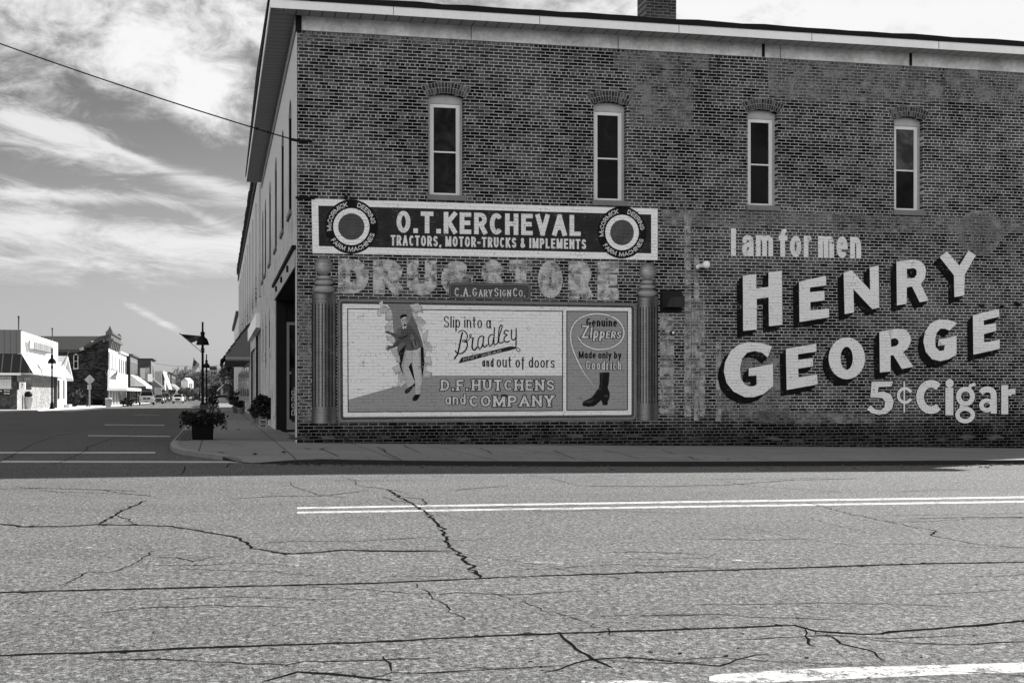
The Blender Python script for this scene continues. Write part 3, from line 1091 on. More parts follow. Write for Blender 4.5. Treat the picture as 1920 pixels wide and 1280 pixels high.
M_CASING = solid(0.34, 0.8, 0.25, 6.0, spec=.1, name='grey_casing')
M_SASH = solid(0.62, 0.5, 0.1, 4.0, name='white_sash')
M_SILL = solid(0.15, 0.8, 0.25, 5.0, name='stone_sill')
M_ARCHB = attr_mat('arch_bricks', 0.9, 0.35, 14.0, 0.1)
PANES = ((0.022, 0.014), (0.010, 0.003), (0.006, 0.003), (0.070, 0.006))
ra = random.Random(5)
for wn, pc in zip(WINS, PANES):
    x0, x1 = wn['x0'], wn['x1']
    Yf = WY + 0.20
    fr = MB()          # casing that fills the brick opening
    fr.poly([arch_loop(x0 + .002, x1 - .002, wn['z0'] + .002, wn['zs'] - .002, wn['zc'] - .002), [(x0 + .055, wn['z0'] + .04), (x1 - .055, wn['z0'] + .04), (x1 - .055, wn['ftop']), (x0 + .055, wn['ftop'])]],
            lambda x, z: Vector((x, Yf - .06, z)))
    for (xa, xb) in ((x0 + .055, x0 + .055), (x1 - .055, x1 - .055)):
        fr.face([(xa, Yf - .06, wn['z0']), (xa, Yf + .03, wn['z0']), (xa, Yf + .03, wn['ftop']), (xa, Yf - .06, wn['ftop'])])
    win = fr.build('window', M_CASING, corner)
    xa, xb = x0 + .055, x1 - .055
    sh = MB()
    t = .078
    za, zb = wn['z0'] + .03, wn['ftop'] - .002
    sh.box((xa + .001, Yf - .045, za), (xa + t, Yf, zb))
    sh.box((xb - t, Yf - .045, za), (xb - .001, Yf, zb))
    sh.box((xa + t, Yf - .045, zb - t * .9), (xb - t, Yf, zb))
    sh.box((xa + t, Yf - .045, za), (xb - t, Yf, za + .045))
    sh.box((xa + t, Yf - .03, wn['rail'] - .016), (xb - t, Yf, wn['rail'] + .016))
    sh.build('sash', M_SASH, win)
    for (pa, pb, col) in ((wn['rail'] + .016, zb - t * .9, pc[0]), (za + .045, wn['rail'] - .016, pc[1])):
        g = MB()
        g.face([(xa + t, Yf - .008, pa), (xb - t, Yf - .008, pa), (xb - t, Yf - .008, pb), (xa + t, Yf - .008, pb)], col)
        g.build('pane', M_GLASS, win)
    sl = MB()
    sl.box((x0 - .03, WY - .06, wn['sill']), (x1 + .05, WY + .16, wn['z0'] + .003))
    sl.build('sill', M_SILL, win)
    # two rings of header bricks over the opening, 6 mm proud
    ab = MB()
    w_ = x1 - x0
    rise = wn['zc'] - wn['zs']
    R = (w_ * w_ / 4 + rise * rise) / (2 * rise)
    cx_, cz_ = (x0 + x1) / 2, wn['zc'] - R
    half = atan2(w_ / 2, R - rise)
    ab.poly([[(cx_ + (R + .004) * sin(-half * 1.13 + 2 * half * 1.13 * i / 24), cz_ + (R + .004) * cos(-half * 1.13 + 2 * half * 1.13 * i / 24)) for i in range(25)] +
             [(cx_ + (R + .232) * sin(half * 1.2 - 2 * half * 1.2 * i / 24), cz_ + (R + .232) * cos(half * 1.2 - 2 * half * 1.2 * i / 24)) for i in range(25)]],
            lambda x, z: Vector((x, WY - .003, z)), 0.24)
    for ring in range(2):
        r0, r1 = R + .010 + ring * .113, R + .110 + ring * .113
        nb = 15
        hh = half * (1.12 + .05 * ring)
        for i in range(nb):
            a0 = -hh + 2 * hh * (i + .13) / nb
            a1 = -hh + 2 * hh * (i + .87) / nb
            col = ra.choice((.02, .03, .045, .06, .10))
            pts = [(cx_ + r * sin(a), cz_ + r * cos(a)) for (r, a) in ((r0, a0), (r0, a1), (r1, a1), (r1, a0))]
            ab.face([(x, WY - .012, z) for x, z in pts], col)
            for q in range(4):
                p, p2 = pts[q], pts[(q + 1) % 4]
                ab.face([(p[0], WY - .012, p[1]), (p[0], WY - .003, p[1]), (p2[0], WY - .003, p2[1]), (p2[0], WY - .012, p2[1])], col)
    ab.build('brick_arch', M_ARCHB, win)

# rain streaks below the sills and the eave boards
def stain(x0, x1, zt_, zb_, a=1.0):
    g = MB()
    n = 5
    for i in range(n):
        za, zb__ = zt_ + (zb_ - zt_) * i / n, zt_ + (zb_ - zt_) * (i + 1) / n
        g.face([(x0, WY - .0011, zb__), (x1, WY - .0011, zb__), (x1, WY - .0011, za), (x0, WY - .0011, za)], a * (1 - i / n) ** .8)
    g.build('rain_stain', M_STAIN, corner)


for wn in WINS:
    stain(wn['x0'] - .12, wn['x1'] + .15, wn['sill'], wn['sill'] - 1.1)
for (xa, xb, zt_, zb_, a) in ((WX + .02, WX + .7, 8.4, 6.4, .9), (WX + 3.2, WX + 4.4, 8.4, 7.3, .8), (WX + 7.4, WX + 9.2, 8.4, 6.9, 1.0), (WX + 10.6, WX + 11.6, 8.4, 7.5, .7), (WX + 13.2, WX + 16.0, 8.4, 6.8, .9), (WX + .02, WX + .35, 4.8, 2.4, .8),
                            (WX + 7.3, WX + 8.6, 3.0, .4, .9), (WX + 15.2, WX + 17.5, 2.6, .3, .8)):
    stain(xa, xb, zt_, zb_, a)

# ---- street wall (faces the main street)
def fx(D):
    return D * 1.02


st_wins = [(1.02 * d - .62, 1.02 * d + .62) for d in (29.4, 32.8, 36.6, 40.7, 44.6, 47.2)]
gar = [(1.02 * d - .42, 1.02 * d + .42) for d in (41.2, 44.2, 47.0)]
DOOR0, DOOR1 = WY + 0.62, WY + 10.3
loops = [[(WY, -.6), (BY1, -.6), (BY1, EAVE), (WY, EAVE)]]
loops += [arch_loop(a, b_, 5.02, 7.25, 7.55) for a, b_ in st_wins]
loops += [arch_loop(a, b_, .55, 3.25, 3.7) for a, b_ in gar]
loops.append([(DOOR0, -.3), (DOOR1, -.3), (DOOR1, 3.62), (DOOR0, 3.62)])
mb = MB()
mb.poly(loops, lambda y, z: Vector((WX, y, z)))
for li, lp in enumerate(loops[1:]):
    dep = .22 if li < len(loops) - 2 else 1.5
    for i in range(len(lp)):
        a, b_ = lp[i], lp[(i + 1) % len(lp)]
        mb.face([(WX, a[0], a[1]), (WX, b_[0], b_[1]), (WX + dep, b_[0], b_[1]), (WX + dep, a[0], a[1])])
mb.build('street_wall', M_PAINTBRICK, corner)
for a, b_ in st_wins:
    g = MB()
    g.poly([arch_loop(a, b_, 5.02, 7.25, 7.55)], lambda y, z: Vector((WX + .16, y, z)), .05)
    g.box((WX + .012, b_ - .05, 5.03), (WX + .155, b_ - .003, 7.26))
    g.box((WX + .012, a + .003, 5.03), (WX + .155, a + .05, 7.26))
    wv = g.build('window', solid(.012, .8, .2, 5, spec=.03, name='dark_frame'), corner)
    g = MB()
    g.face([(WX + .15, a + .08, 5.1), (WX + .15, b_ - .08, 5.1), (WX + .15, b_ - .08, 7.2), (WX + .15, a + .08, 7.2)], .02)
    g.build('pane', M_GLASS, wv)
    g = MB()
    g.box((WX - .05, a - .06, 4.92), (WX + .12, b_ + .06, 5.025))
    g.build('sill', M_SILL, wv)
for a, b_ in gar:
    g = MB()
    g.poly([arch_loop(a, b_, .55, 3.25, 3.7)], lambda y, z: Vector((WX + .17, y, z)), .3)
    wv = g.build('arched_window', M_PAINTBRICK, corner)
    g = MB()
    g.poly([arch_loop(a + .03, b_ - .03, 2.45, 3.22, 3.62)], lambda y, z: Vector((WX + .15, y, z)), .012)
    g.box((WX + .012, b_ - .05, 2.45), (WX + .16, b_ - .004, 3.3), .01)
    g.build('pane', M_GLASS, wv)
# lintel beam with iron rosettes, recessed entrance
mb = MB()
mb.box((WX - .03, DOOR0 - .25, 3.62), (WX + .14, DOOR1 + .25, 3.98))
lint = mb.build('lintel', solid(.30, .7, .2, 4, name='painted_beam'), corner)
mb = MB()
mb.box((WX - .09, DOOR0 - .3, 3.98), (WX + .1, DOOR1 + .3, 4.06))
mb.build('lintel_cap', M_BLACK, lint)
for q in range(3):
    mb = MB()
    y = DOOR0 + 2.2 + q * 2.9
    mb.tube([(WX - .075, y, 3.8), (WX - .028, y, 3.8)], .075, 10)
    mb.build('rosette', M_BLACK, lint)
mb = MB()
mb.face([(WX + 1.5, DOOR0, -.1), (WX + 1.5, DOOR1, -.1), (WX + 1.5, DOOR1, 3.7), (WX + 1.5, DOOR0, 3.7)])
mb.face([(WX + .02, DOOR0, 3.6), (WX + 1.5, DOOR0, 3.6), (WX + 1.5, DOOR1, 3.6), (WX + .02, DOOR1, 3.6)])
mb.build('entrance_recess', solid(.03, .9, .2, 2, name='dark_recess'), corner)
mb = MB()
Yd = DOOR1 - .03
mb.box((WX + .02, Yd - .05, -.05), (WX + .30, Yd, 3.6), .02)
mb.box((WX + .30, Yd - .03, -.05), (WX + 1.48, Yd, 3.6), .02)
ent = mb.build('entrance', solid(.015, .9, .2, 3, spec=.05, name='dark_jamb'), corner)
mb = MB()
for (xa, xb, za, zb) in ((.31, .38, .0, 3.0), (.98, 1.05, .0, 3.0), (.38, .98, 2.92, 3.0), (.38, .98, 1.55, 1.62), (.38, .98, .0, .28)):
    mb.box((WX + xa, Yd - .09, za), (WX + xb, Yd - .02, zb))
mb.build('door_frame', solid(.22, .6, .15, 4, name='aluminium'), ent)
mb = MB()
for (za, zb) in ((.28, 1.55), (1.62, 2.92)):
    mb.face([(WX + .38, Yd - .05, za), (WX + .98, Yd - .05, za), (WX + .98, Yd - .05, zb), (WX + .38, Yd - .05, zb)], .02)
mb.build('door_glass', M_GLASS, ent)

wd = MB()
rw = random.Random(17)
for _ in range(46):           # weeds in the joint between pavement and wall
    x = rw.choice((rw.uniform(WX, WX + 17), rw.gauss(WX + 4, 1.2), rw.gauss(WX + 11, 1.5)))
    if x < WX + .05:
        continue
    for q in range(rw.randint(3, 9)):
        a, t_ = rw.uniform(0, 2 * pi), rw.uniform(.2, .9)
        b0 = Vector((x + rw.uniform(-.06, .06), WY - rw.uniform(.01, .05), gz(x, WY) + .005))
        L = rw.uniform(.04, .16)
        d = Vector((cos(a) * t_, -abs(sin(a)) * t_, 1)).normalized()
        s_ = d.cross(Vector((0, 1, .2))).normalized() * rw.uniform(.006, .014)
        wd.face([b0 - s_, b0 + s_, b0 + d * L + s_ * .3, b0 + d * L * 1.1], rw.uniform(.03, .09))
wd.build('wall_foot_weeds', M_LEAF, kind='stuff', label='small weeds growing in the joint at the foot of the brick wall')

# ---- frieze, soffit, fascia, roof, chimney
OV = .54
mb = MB()
mb.box((WX + .09, WY - .035, 8.40), (BX1 + .0, WY - .001, EAVE - .001))
fz = mb.build('frieze_board', None or solid(.50, .8, .75, 1.3, spec=.1, name='stained_board'), corner)
g = MB()
for px in (883, 1158, 1430, 1462, 1706):
    x = pxX(px, 90)
    wd = .035 if px in (1430, 1706) else .006
    g.box((x - wd, WY - .039, 8.405), (x + wd, WY - .0355, EAVE - .002))
g.build('board_joint', M_BLACK, fz)
mb = MB()
mb.box((WX - .035, WY + .02, 8.45), (WX - .001, BY1, EAVE - .001))
mb.build('frieze_return', solid(.30, .75, .2, 1.6, name='stained_return'), corner)
mb = MB()
mb.box((WX - .03, WY - .06, 8.36), (WX + .085, WY - .002, EAVE - .001))
mb.build('corner_bracket', M_BLACK, corner)
M_SOF = siding_mat('ribbed_soffit', 'x', .26, .30, .30)
M_SOFY = siding_mat('ribbed_soffit_return', 'y', .30, .22, .30)
mb = MB()
mb.face([(WX - OV, WY - OV, EAVE), (BX1 + .4, WY - OV, EAVE), (BX1 + .4, WY, EAVE), (WX, WY, EAVE)])
mb.build('soffit', M_SOF, corner)
mb = MB()
mb.face([(WX - OV, WY - OV, EAVE), (WX, WY, EAVE), (WX, BY1, EAVE), (WX - OV, BY1, EAVE)])
mb.build('street_soffit', M_SOFY, corner)
mb = MB()
mb.box((WX - OV - .02, WY - OV - .02, EAVE - .02), (BX1 + .42, WY - OV, EAVE + .155))
mb.box((WX - OV - .02, WY - OV, EAVE - .02), (WX - OV, BY1 + .02, EAVE + .155))
mb.box((WX - OV, BY1, EAVE - .02), (WX, BY1 + .02, EAVE + .155))
mb.build('fascia', solid(.74, .6, .15, 2.0, name='white_fascia'), corner)
mb = MB()
for i in range(7):
    g = MB()
    x = WX + 1.9 + i * 3.05
    g.box((x - .006, WY - OV - .024, EAVE - .015), (x + .006, WY - OV - .0205, EAVE + .15))
    g.build('fascia_joint', solid(.12, .8, .2, 3, name='fascia_seam'), corner)
rz = EAVE + .157
seg = 46
pr = None
for i in range(seg + 1):
    x = WX - OV - .05 + (BX1 + .5 - WX + OV) * i / seg
    dz = ra.uniform(-.012, .016)
    cur = (Vector((x, WY - OV - .06, rz)), Vector((x, WY - OV - .06, rz + .105 + dz)), Vector((x, WY + 8, rz + .105 + .45)))
    if pr:
        mb.face([pr[0], cur[0], cur[1], pr[1]])
        mb.face([pr[1], cur[1], cur[2], pr[2]])
    pr = cur
mb.face([(WX - OV - .05, WY - OV - .06, rz), (WX - OV - .05, WY - OV - .06, rz + .1), (WX - OV - .05, WY + 8, rz + .55), (WX - OV - .05, BY1, rz + .1), (WX - OV - .05, BY1, rz)])
mb.face([(WX - OV - .05, WY + 8, rz + .555), (BX1 + .45, WY + 8, rz + .555), (BX1 + .45, BY1, rz + .1), (WX - OV - .05, BY1, rz + .1)])
mb.face([(WX - OV - .05, WY - OV - .06, rz), (BX1 + .45, WY - OV - .06, rz), (BX1 + .45, BY1, rz), (WX - OV - .05, BY1, rz)])
roof = mb.build('roof', solid(.012, .9, .3, 3, name='tar_roof'), corner)
cy0 = WY + 1.2
p0, p1 = onY(1211, 20, cy0), onY(1268, 20, cy0)
mb = MB()
mb.box((p0.x, cy0, EAVE + .1), (p1.x, cy0 + .62, EAVE + 1.5))
ch = mb.build('chimney', brick_mat('chimney_brick', 'x', .02, .07, .15, .3, .1, dark_base=False), roof)
mb = MB()
mb.box((p0.x - .03, cy0 - .03, EAVE + .1), (p1.x + .03, cy0 + .65, EAVE + .42))
mb.build('chimney_flashing', solid(.22, .8, .4, 5, name='mortar_flashing'), roof)

# ------------------------------------------------------------------ sign writer's alphabet (strokes)
def arc(cx, cy, rx, ry, a0, a1, n=None):
    n = n or max(4, int(abs(a1 - a0) / 15))
    return [(cx + rx * cos(radians(a0 + (a1 - a0) * i / n)), cy + ry * sin(radians(a0 + (a1 - a0) * i / n))) for i in range(n + 1)]


def spline(pts, n=6):
    out = []
    P = [pts[0]] + list(pts) + [pts[-1]]
    for i in range(1, len(P) - 2):
        for s in range(n):
            t = s / n
            a, b, c, d = P[i - 1], P[i], P[i + 1], P[i + 2]
            out.append(tuple(0.5 * (2 * b[k] + (c[k] - a[k]) * t + (2 * a[k] - 5 * b[k] + 4 * c[k] - d[k]) * t * t + (-a[k] + 3 * b[k] - 3 * c[k] + d[k]) * t ** 3) for k in (0, 1)))
    out.append(tuple(pts[-1]))
    return out


SPT = [(.95, .80), (.80, .95), (.5, 1), (.2, .94), (.03, .76), (.15, .60), (.5, .5), (.85, .41), (.98, .24), (.82, .06), (.5, 0), (.2, .05), (.03, .21)]
XH = .70
G = {
    'A': (.92, [[(0, 0), (.5, 1), (1, 0)], [(.22, .34), (.78, .34)]]),
    'B': (.78, [[(0, 0), (0, 1), (.55, 1)] + arc(.55, .765, .38, .235, 90, -90) + [(0, .53)], [(.5, .53)] + arc(.55, .265, .45, .265, 90, -90) + [(0, 0)]]),
    'C': (.74, [arc(.56, .5, .56, .5, 42, 318)]),
    'D': (.82, [[(0, 0), (0, 1), (.4, 1)] + arc(.4, .5, .6, .5, 90, -90) + [(0, 0)]]),
    'E': (.66, [[(1, 1), (0, 1), (0, 0), (1, 0)], [(0, .52), (.86, .52)]]),
    'F': (.62, [[(1, 1), (0, 1), (0, 0)], [(0, .5), (.85, .5)]]),
    'G': (.86, [arc(.5, .5, .5, .5, 48, 345) + [(1, .45), (.58, .45)]]),
    'H': (.82, [[(0, 0), (0, 1)], [(1, 0), (1, 1)], [(0, .52), (1, .52)]]),
    'I': (.0, [[(0, 0), (0, 1)]]),
    'K': (.80, [[(0, 0), (0, 1)], [(1, 1), (.02, .42)], [(.30, .58), (1, 0)]]),
    'L': (.62, [[(0, 1), (0, 0), (1, 0)]]),
    'M': (1.12, [[(0, 0), (0, 1)], [(.02, 1), (.5, .05), (.98, 1)], [(1, 1), (1, 0)]]),
    'N': (.84, [[(0, 0), (0, 1), (1, 0), (1, 1)]]),
    'O': (.88, [arc(.5, .5, .5, .5, 90, 450, 28)]),
    'P': (.74, [[(0, 0), (0, 1), (.5, 1)] + arc(.5, .72, .5, .28, 90, -90) + [(0, .44)]]),
    'R': (.78, [[(0, 0), (0, 1), (.5, 1)] + arc(.5, .73, .48, .27, 90, -90) + [(0, .46)], [(.5, .46), (1, 0)]]),
    'S': (.74, [spline(SPT)]),
    'T': (.76, [[(0, 1), (1, 1)], [(.5, 1), (.5, 0)]]),
    'U': (.80, [[(0, 1), (0, .36)] + arc(.5, .36, .5, .36, 180, 360) + [(1, 1)]]),
    'V': (.88, [[(0, 1), (.5, 0), (1, 1)]]),
    'W': (1.15, [[(0, 1), (.25, 0), (.5, .85), (.75, 0), (1, 1)]]),
    'Y': (.82, [[(0, 1), (.5, .47), (.5, 0)], [(1, 1), (.5, .47)]]),
    'Z': (.76, [[(0, 1), (1, 1), (0, 0), (1, 0)]]),
    '&': (.86, [spline([(1, 0), (.55, .45), (.2, .78), (.28, .97), (.48, .98), (.58, .80), (.42, .62), (.08, .36), (.08, .1), (.32, 0), (.62, .04), (.88, .38)])]),
    '.': (.0, [[(0, .0), (0, .06)]]),
    ',': (.08, [[(1, .06), (1, 0), (0, -.14)]]),
    '-': (.40, [[(0, .42), (1, .42)]]),
    '0': (.70, [arc(.5, .5, .5, .5, 90, 450, 24)]),
    '2': (.70, [arc(.5, .72, .48, .28, 165, -20) + [(.05, 0), (1, 0)]]),
    'a': (.60, [arc(.48, XH / 2, .48, XH / 2, 0, 360, 20), [(1, XH), (1, 0)]]),
    'á': (.60, [spline([(.05, XH * .78), (.2, XH * .97), (.55, XH), (.9, XH * .93), (1, XH * .7)]) + [(1, 0)], spline([(1, XH * .6), (.5, XH * .55), (.1, XH * .42), (.02, XH * .2), (.18, .01), (.5, 0), (.85, XH * .16), (1, XH * .3)])]),
    'b': (.60, [[(0, 0), (0, 1)], arc(.52, XH / 2, .48, XH / 2, 180, 540, 20)]),
    'c': (.55, [arc(.5, XH / 2, .5, XH / 2, 50, 310)]),
    'd': (.60, [arc(.48, XH / 2, .48, XH / 2, 0, 360, 20), [(1, 1), (1, 0)]]),
    'e': (.60, [[(.05, XH * .50), (1, XH * .50)] + arc(.5, XH / 2, .5, XH / 2, 8, 318)]),
    'f': (.40, [[(.38, 0), (.38, .80)] + arc(.78, .80, .40, .20, 180, 70), [(0, XH), (.95, XH)]]),
    'ƒ': (.40, [[(.38, -.22), (.38, .80)] + arc(.78, .80, .40, .20, 180, 70), [(0, XH), (.95, XH)]]),
    'h': (.58, [[(0, 0), (0, 1)], [(0, XH - .34)] + arc(.5, XH - .30, .5, .30, 180, 0) + [(1, 0)]]),
    'i': (.0, [[(0, 0), (0, XH)], [(0, .90), (0, .93)]]),
    'l': (.0, [[(0, 0), (0, 1)]]),
    'm': (1.05, [[(0, 0), (0, XH)], [(0, XH - .12)] + arc(.25, XH - .14, .25, .14, 180, 0, 6) + [(.5, 0)], [(.5, XH - .12)] + arc(.75, XH - .14, .25, .14, 180, 0, 6) + [(1, 0)]]),
    'n': (.58, [[(0, 0), (0, XH)], [(0, XH - .34)] + arc(.5, XH - .30, .5, .30, 180, 0) + [(1, 0)]]),
    'o': (.62, [arc(.5, XH / 2, .5, XH / 2, 90, 450, 22)]),
    'p': (.60, [[(0, -.34), (0, XH)], arc(.52, XH / 2, .48, XH / 2, 180, 540, 20)]),
    'r': (.36, [[(0, 0), (0, XH)], arc(.75, XH - .34, .75, .34, 180, 70)]),
    's': (.50, [spline([(x, y * XH) for x, y in SPT])]),
    't': (.40, [[(.4, .98), (.4, .16)] + arc(.8, .16, .4, .16, 180, 290), [(0, XH), (.95, XH)]]),
    'u': (.58, [[(0, XH), (0, .30)] + arc(.5, .30, .5, .30, 180, 360), [(1, XH), (1, 0)]]),
    'y': (.60, [[(0, XH), (.52, .02)], [(1, XH), (.22, -.34)]]),
}


def ribbon2(pts, h, contrast=0.0, extend=True, closed=None):
    """outline strip of a stroke: list of (left, right) points"""
    pts = [Vector((p[0], p[1])) for p in pts]
    q = [pts[0]]
    for p in pts[1:]:
        if (p - q[-1]).length > 1e-5:
            q.append(p)
    pts = q
    if closed is None:
        closed = (pts[0] - pts[-1]).length < 1e-3 and len(pts) > 8

    def hw(d):
        return h * (1 - contrast * abs(d.x))
    if extend and not closed:
        d = (pts[1] - pts[0])
        if d.length > h * 0.9:
            pts[0] = pts[0] - d.normalized() * hw(Vector((d.y, d.x)).normalized())
        d = (pts[-1] - pts[-2])
        if d.length > h * 0.9:
            pts[-1] = pts[-1] + d.normalized() * hw(Vector((d.y, d.x)).normalized())
    out = []
    n = len(pts)
    for i, p in enumerate(pts):
        if closed:
            a, b = pts[(i - 1) % (n - 1)], pts[(i + 1) % (n - 1)]
            d0, d1 = (p - a).normalized(), (b - p).normalized()
        else:
            d0 = (p - pts[i - 1]).normalized() if i > 0 else (pts[1] - p).normalized()
            d1 = (pts[i + 1] - p).normalized() if i < n - 1 else d0
        n0 = Vector((-d0.y, d0.x)) * hw(d0)
        n1 = Vector((-d1.y, d1.x)) * hw(d1)
        if (d0 - d1).length < 1e-4:
            m = n0
            out.append((p + m, p - m))
            continue
        # intersect both offset sides
        def isect(sg):
            a, b = p + n0 * sg, p + n1 * sg
            den = d0.x * d1.y - d0.y * d1.x
            if abs(den) < 1e-3:
                return a
            t = ((b.x - a.x) * d1.y - (b.y - a.y) * d1.x) / den
            c = a + d0 * t
            v = c - p
            if v.length > 2.4 * h:
                c = p + v.normalized() * 2.4 * h
            return c
        out.append((isect(1), isect(-1)))
    return out


def strip_faces(mb, rb, to3, col, lay):
    for i in range(len(rb) - 1):
        a, b = rb[i], rb[i + 1]
        mb.face([to3(*a[1], lay), to3(*b[1], lay), to3(*b[0], lay), to3(*a[0], lay)], col)


def glyph(ch, h):
    """strokes with x as a fraction of the glyph width, y already inset by half a stroke"""
    wd, strokes = G[ch]
    if ch == '.':
        return 0.0, [[(0, 0), (0, 2 * h)]]
    out = []
    for st in strokes:
        if ch == 'i' and st[0][1] > .8:
            out.append([(0, .84), (0, .84 + 2 * h)])
        else:
            out.append([(x * wd, h + y * (1 - 2 * h)) for x, y in st])
    return wd, out


def layout(txt, h, gap=.14, space=.3, aspect=None):
    """txt: string or list of (string, scale). letters are squeezed to fill the given width; returns (stroke, half width, letter)"""
    segs = [(txt, 1.0)] if isinstance(txt, str) else txt
    seq = [(ch, sc) for s, sc in segs for ch in s]
    nat = fix = 0.0
    for i, (ch, sc) in enumerate(seq):
        if ch == ' ':
            fix += space * sc
            continue
        wd, _ = glyph(ch, h)
        nat += wd * sc
        fix += 2 * h * (sc ** .6)
        if i < len(seq) - 1:
            fix += gap * sc
    k = 1.0 if aspect is None else max(.25, (aspect - fix) / max(nat, 1e-6)) if nat > 0 else 1.0
    x = 0.0
    res = []
    for ch, sc in seq:
        if ch == ' ':
            x += space * sc
            continue
        hh = h * (sc ** .6)
        wd, st = glyph(ch, h)
        for p in st:
            res.append(([(x + hh + a * sc * k, b * sc) for a, b in p], hh, ch))
        x += wd * sc * k + 2 * hh + gap * sc
    return res, x - gap


def text(mb, txt, quad, h=.09, col=.6, layer=4, contrast=0.0, serif=False, gap=.14, space=.3, to3=None, outline=None, slant=0.0):
    """lettering that fills a quad TL, TR, BR, BL given in photograph pixels of the wall"""
    TL, TR, BR, BL = quad
    wq = hypot(TR[0] - TL[0], TR[1] - TL[1])
    hq = hypot(BL[0] - TL[0], BL[1] - TL[1])
    aspect = wq / hq
    st, total = layout(txt, h, gap, space, aspect)

    def m3(u, v, lay):
        s, t = (u + slant * v) / total, v
        bx = BL[0] + (BR[0] - BL[0]) * s
        by = BL[1] + (BR[1] - BL[1]) * s
        tx = TL[0] + (TR[0] - TL[0]) * s
        ty = TL[1] + (TR[1] - TL[1]) * s
        return (to3 or Wp)(bx + (tx - bx) * t, by + (ty - by) * t, lay)
    passes = [(0.0, col, layer)]
    if outline:
        passes = [(outline[0], outline[1], layer - 1), (0.0, col, layer)]
    for grow, c, lay in passes:
        for i, (pp, hh, ch) in enumerate(st):
            if ch == '.':
                pp = [(pp[0][0], pp[0][1] - grow), (pp[1][0], pp[1][1] + grow)]
            stroke_faces(mb, pp, hh + grow, contrast, m3, c, lay + .12 * (i % 5), ch != '.' and not (ch == 'i' and pp[0][1] > .8))
            if serif:
                for (e, nb) in ((pp[0], pp[1]), (pp[-1], pp[-2])):
                    if ch in 'OSo.,-&CG':
                        continue
                    dx, dy = nb[0] - e[0], nb[1] - e[1]
                    if abs(dy) < abs(dx) * 0.7:
                        continue
                    top = dy < 0
                    sw = hh * 1.75 + grow
                    sh = hh * .5 + grow
                    y0 = e[1] + (hh * .5 if top else -hh * .5)
                    strip_faces(mb, [((e[0] - sw, y0 + sh), (e[0] - sw, y0 - sh)), ((e[0] + sw, y0 + sh), (e[0] + sw, y0 - sh))], m3, c, lay + .7)
    return mb


def stroke_faces(mb, pts, h, contrast, to3, col, lay, extend=True):
    """a stroke as short bars with rounded or mitred joints; never folds over itself"""
    P = [Vector((p[0], p[1])) for p in pts]
    Q = [P[0]]
    for p in P[1:]:
        if (p - Q[-1]).length > 1e-4:
            Q.append(p)
    if len(Q) < 2:
        return
    closed = (Q[0] - Q[-1]).length < 1e-3 and len(Q) > 8
    n = len(Q) - 1
    D = [(Q[i + 1] - Q[i]).normalized() for i in range(n)]
    H = [h * (1 - contrast * abs(d.x)) for d in D]
    k = 0
    for i in range(n):
        a, b = Q[i].copy(), Q[i + 1].copy()
        long_ = (b - a).length > h * .9
        if i == 0 and not closed:
            if extend and long_:
                a -= D[i] * h * (1 - contrast * abs(D[i].y))
        elif i > 0 and D[i].dot(D[i - 1]) < .65:
            a -= D[i] * H[i - 1] * min(1.0, (1 - D[i].dot(D[i - 1])) ** .5)
        if i == n - 1 and not closed:
            if extend and long_:
                b += D[i] * h * (1 - contrast * abs(D[i].y))
        elif i < n - 1 and D[i].dot(D[i + 1]) < .65:
            b += D[i] * H[i + 1] * min(1.0, (1 - D[i].dot(D[i + 1])) ** .5)
        s = Vector((-D[i].y, D[i].x)) * H[i]
        L = lay + .004 * (k % 23)
        k += 1
        mb.face([to3(*(a - s), L), to3(*(b - s), L), to3(*(b + s), L), to3(*(a + s), L)], col)
        if (i < n - 1 and D[i].dot(D[i + 1]) > .65 and D[i].dot(D[i + 1]) < .9995) or (closed and i == n - 1):
            r = min(H[i], H[(i + 1) % n])
            L = lay + .004 * (k % 23) + .002
            mb.face([to3(b.x + r * cos(t), b.y + r * sin(t), L) for t in [q * pi / 5 for q in range(10)]], col)


def pxpoly(mb, pts, col, layer, holes=()):
    mb.poly([pts] + list(holes), lambda x, y: Wp(x, y, layer), col)


def pxstroke(mb, pts, wpx, col, layer, contrast=0.0, extend=False, closed=None):
    rb = ribbon2(pts, wpx / 2, contrast, extend, closed)
    strip_faces(mb, rb, lambda x, y, l: Wp(x, y, l), col, layer)


def zoomf(x0, y0, s):
    return lambda pts: [(x0 + x / s, y0 + y / s) for x, y in pts]


def ell(cx, cy, rx, ry, n=40, a0=0):
    return [(cx + rx * cos(2 * pi * i / n + a0), cy + ry * sin(2 * pi * i / n + a0)) for i in range(n)]


LITE, MIDG, DARK, BLK = .74, .30, .055, .012

# ---- farm machinery dealer's sign
sg = thing('painted_sign', 'long white bordered painted sign for a tractor and motor truck dealer below the upper windows', 'painted sign', Wp(909, 488, 0), None)
mb = MB()
O4 = [(584, 373), (1233, 391), (1233, 488), (586, 474.5)]
I4 = [(596.7, 385.6), (1221, 402.2), (1221, 475.2), (598, 461.5)]
pxpoly(mb, O4, LITE, 1, [I4])
mb.build('border', M_PAINT, sg)
mb = MB()
pxpoly(mb, I4, .032, 1)
mb.build('background', M_PAINT_OLD, sg)
mb = MB()
text(mb, 'O.T.KERCHEVAL', [(743.6, 395), (1088.8, 403.5), (1088.8, 442.8), (743.6, 436.2)], .105, .68, 3, gap=.13)
mb.build('dealer_name', M_PAINT, sg)
mb = MB()
text(mb, 'TRACTORS, MOTOR-TRUCKS & IMPLEMENTS', [(732.6, 440.6), (1099, 448.6), (1099, 467.2), (732.6, 460.2)], .092, .66, 3, gap=.12, space=.26)
mb.build('product_line', M_PAINT, sg)


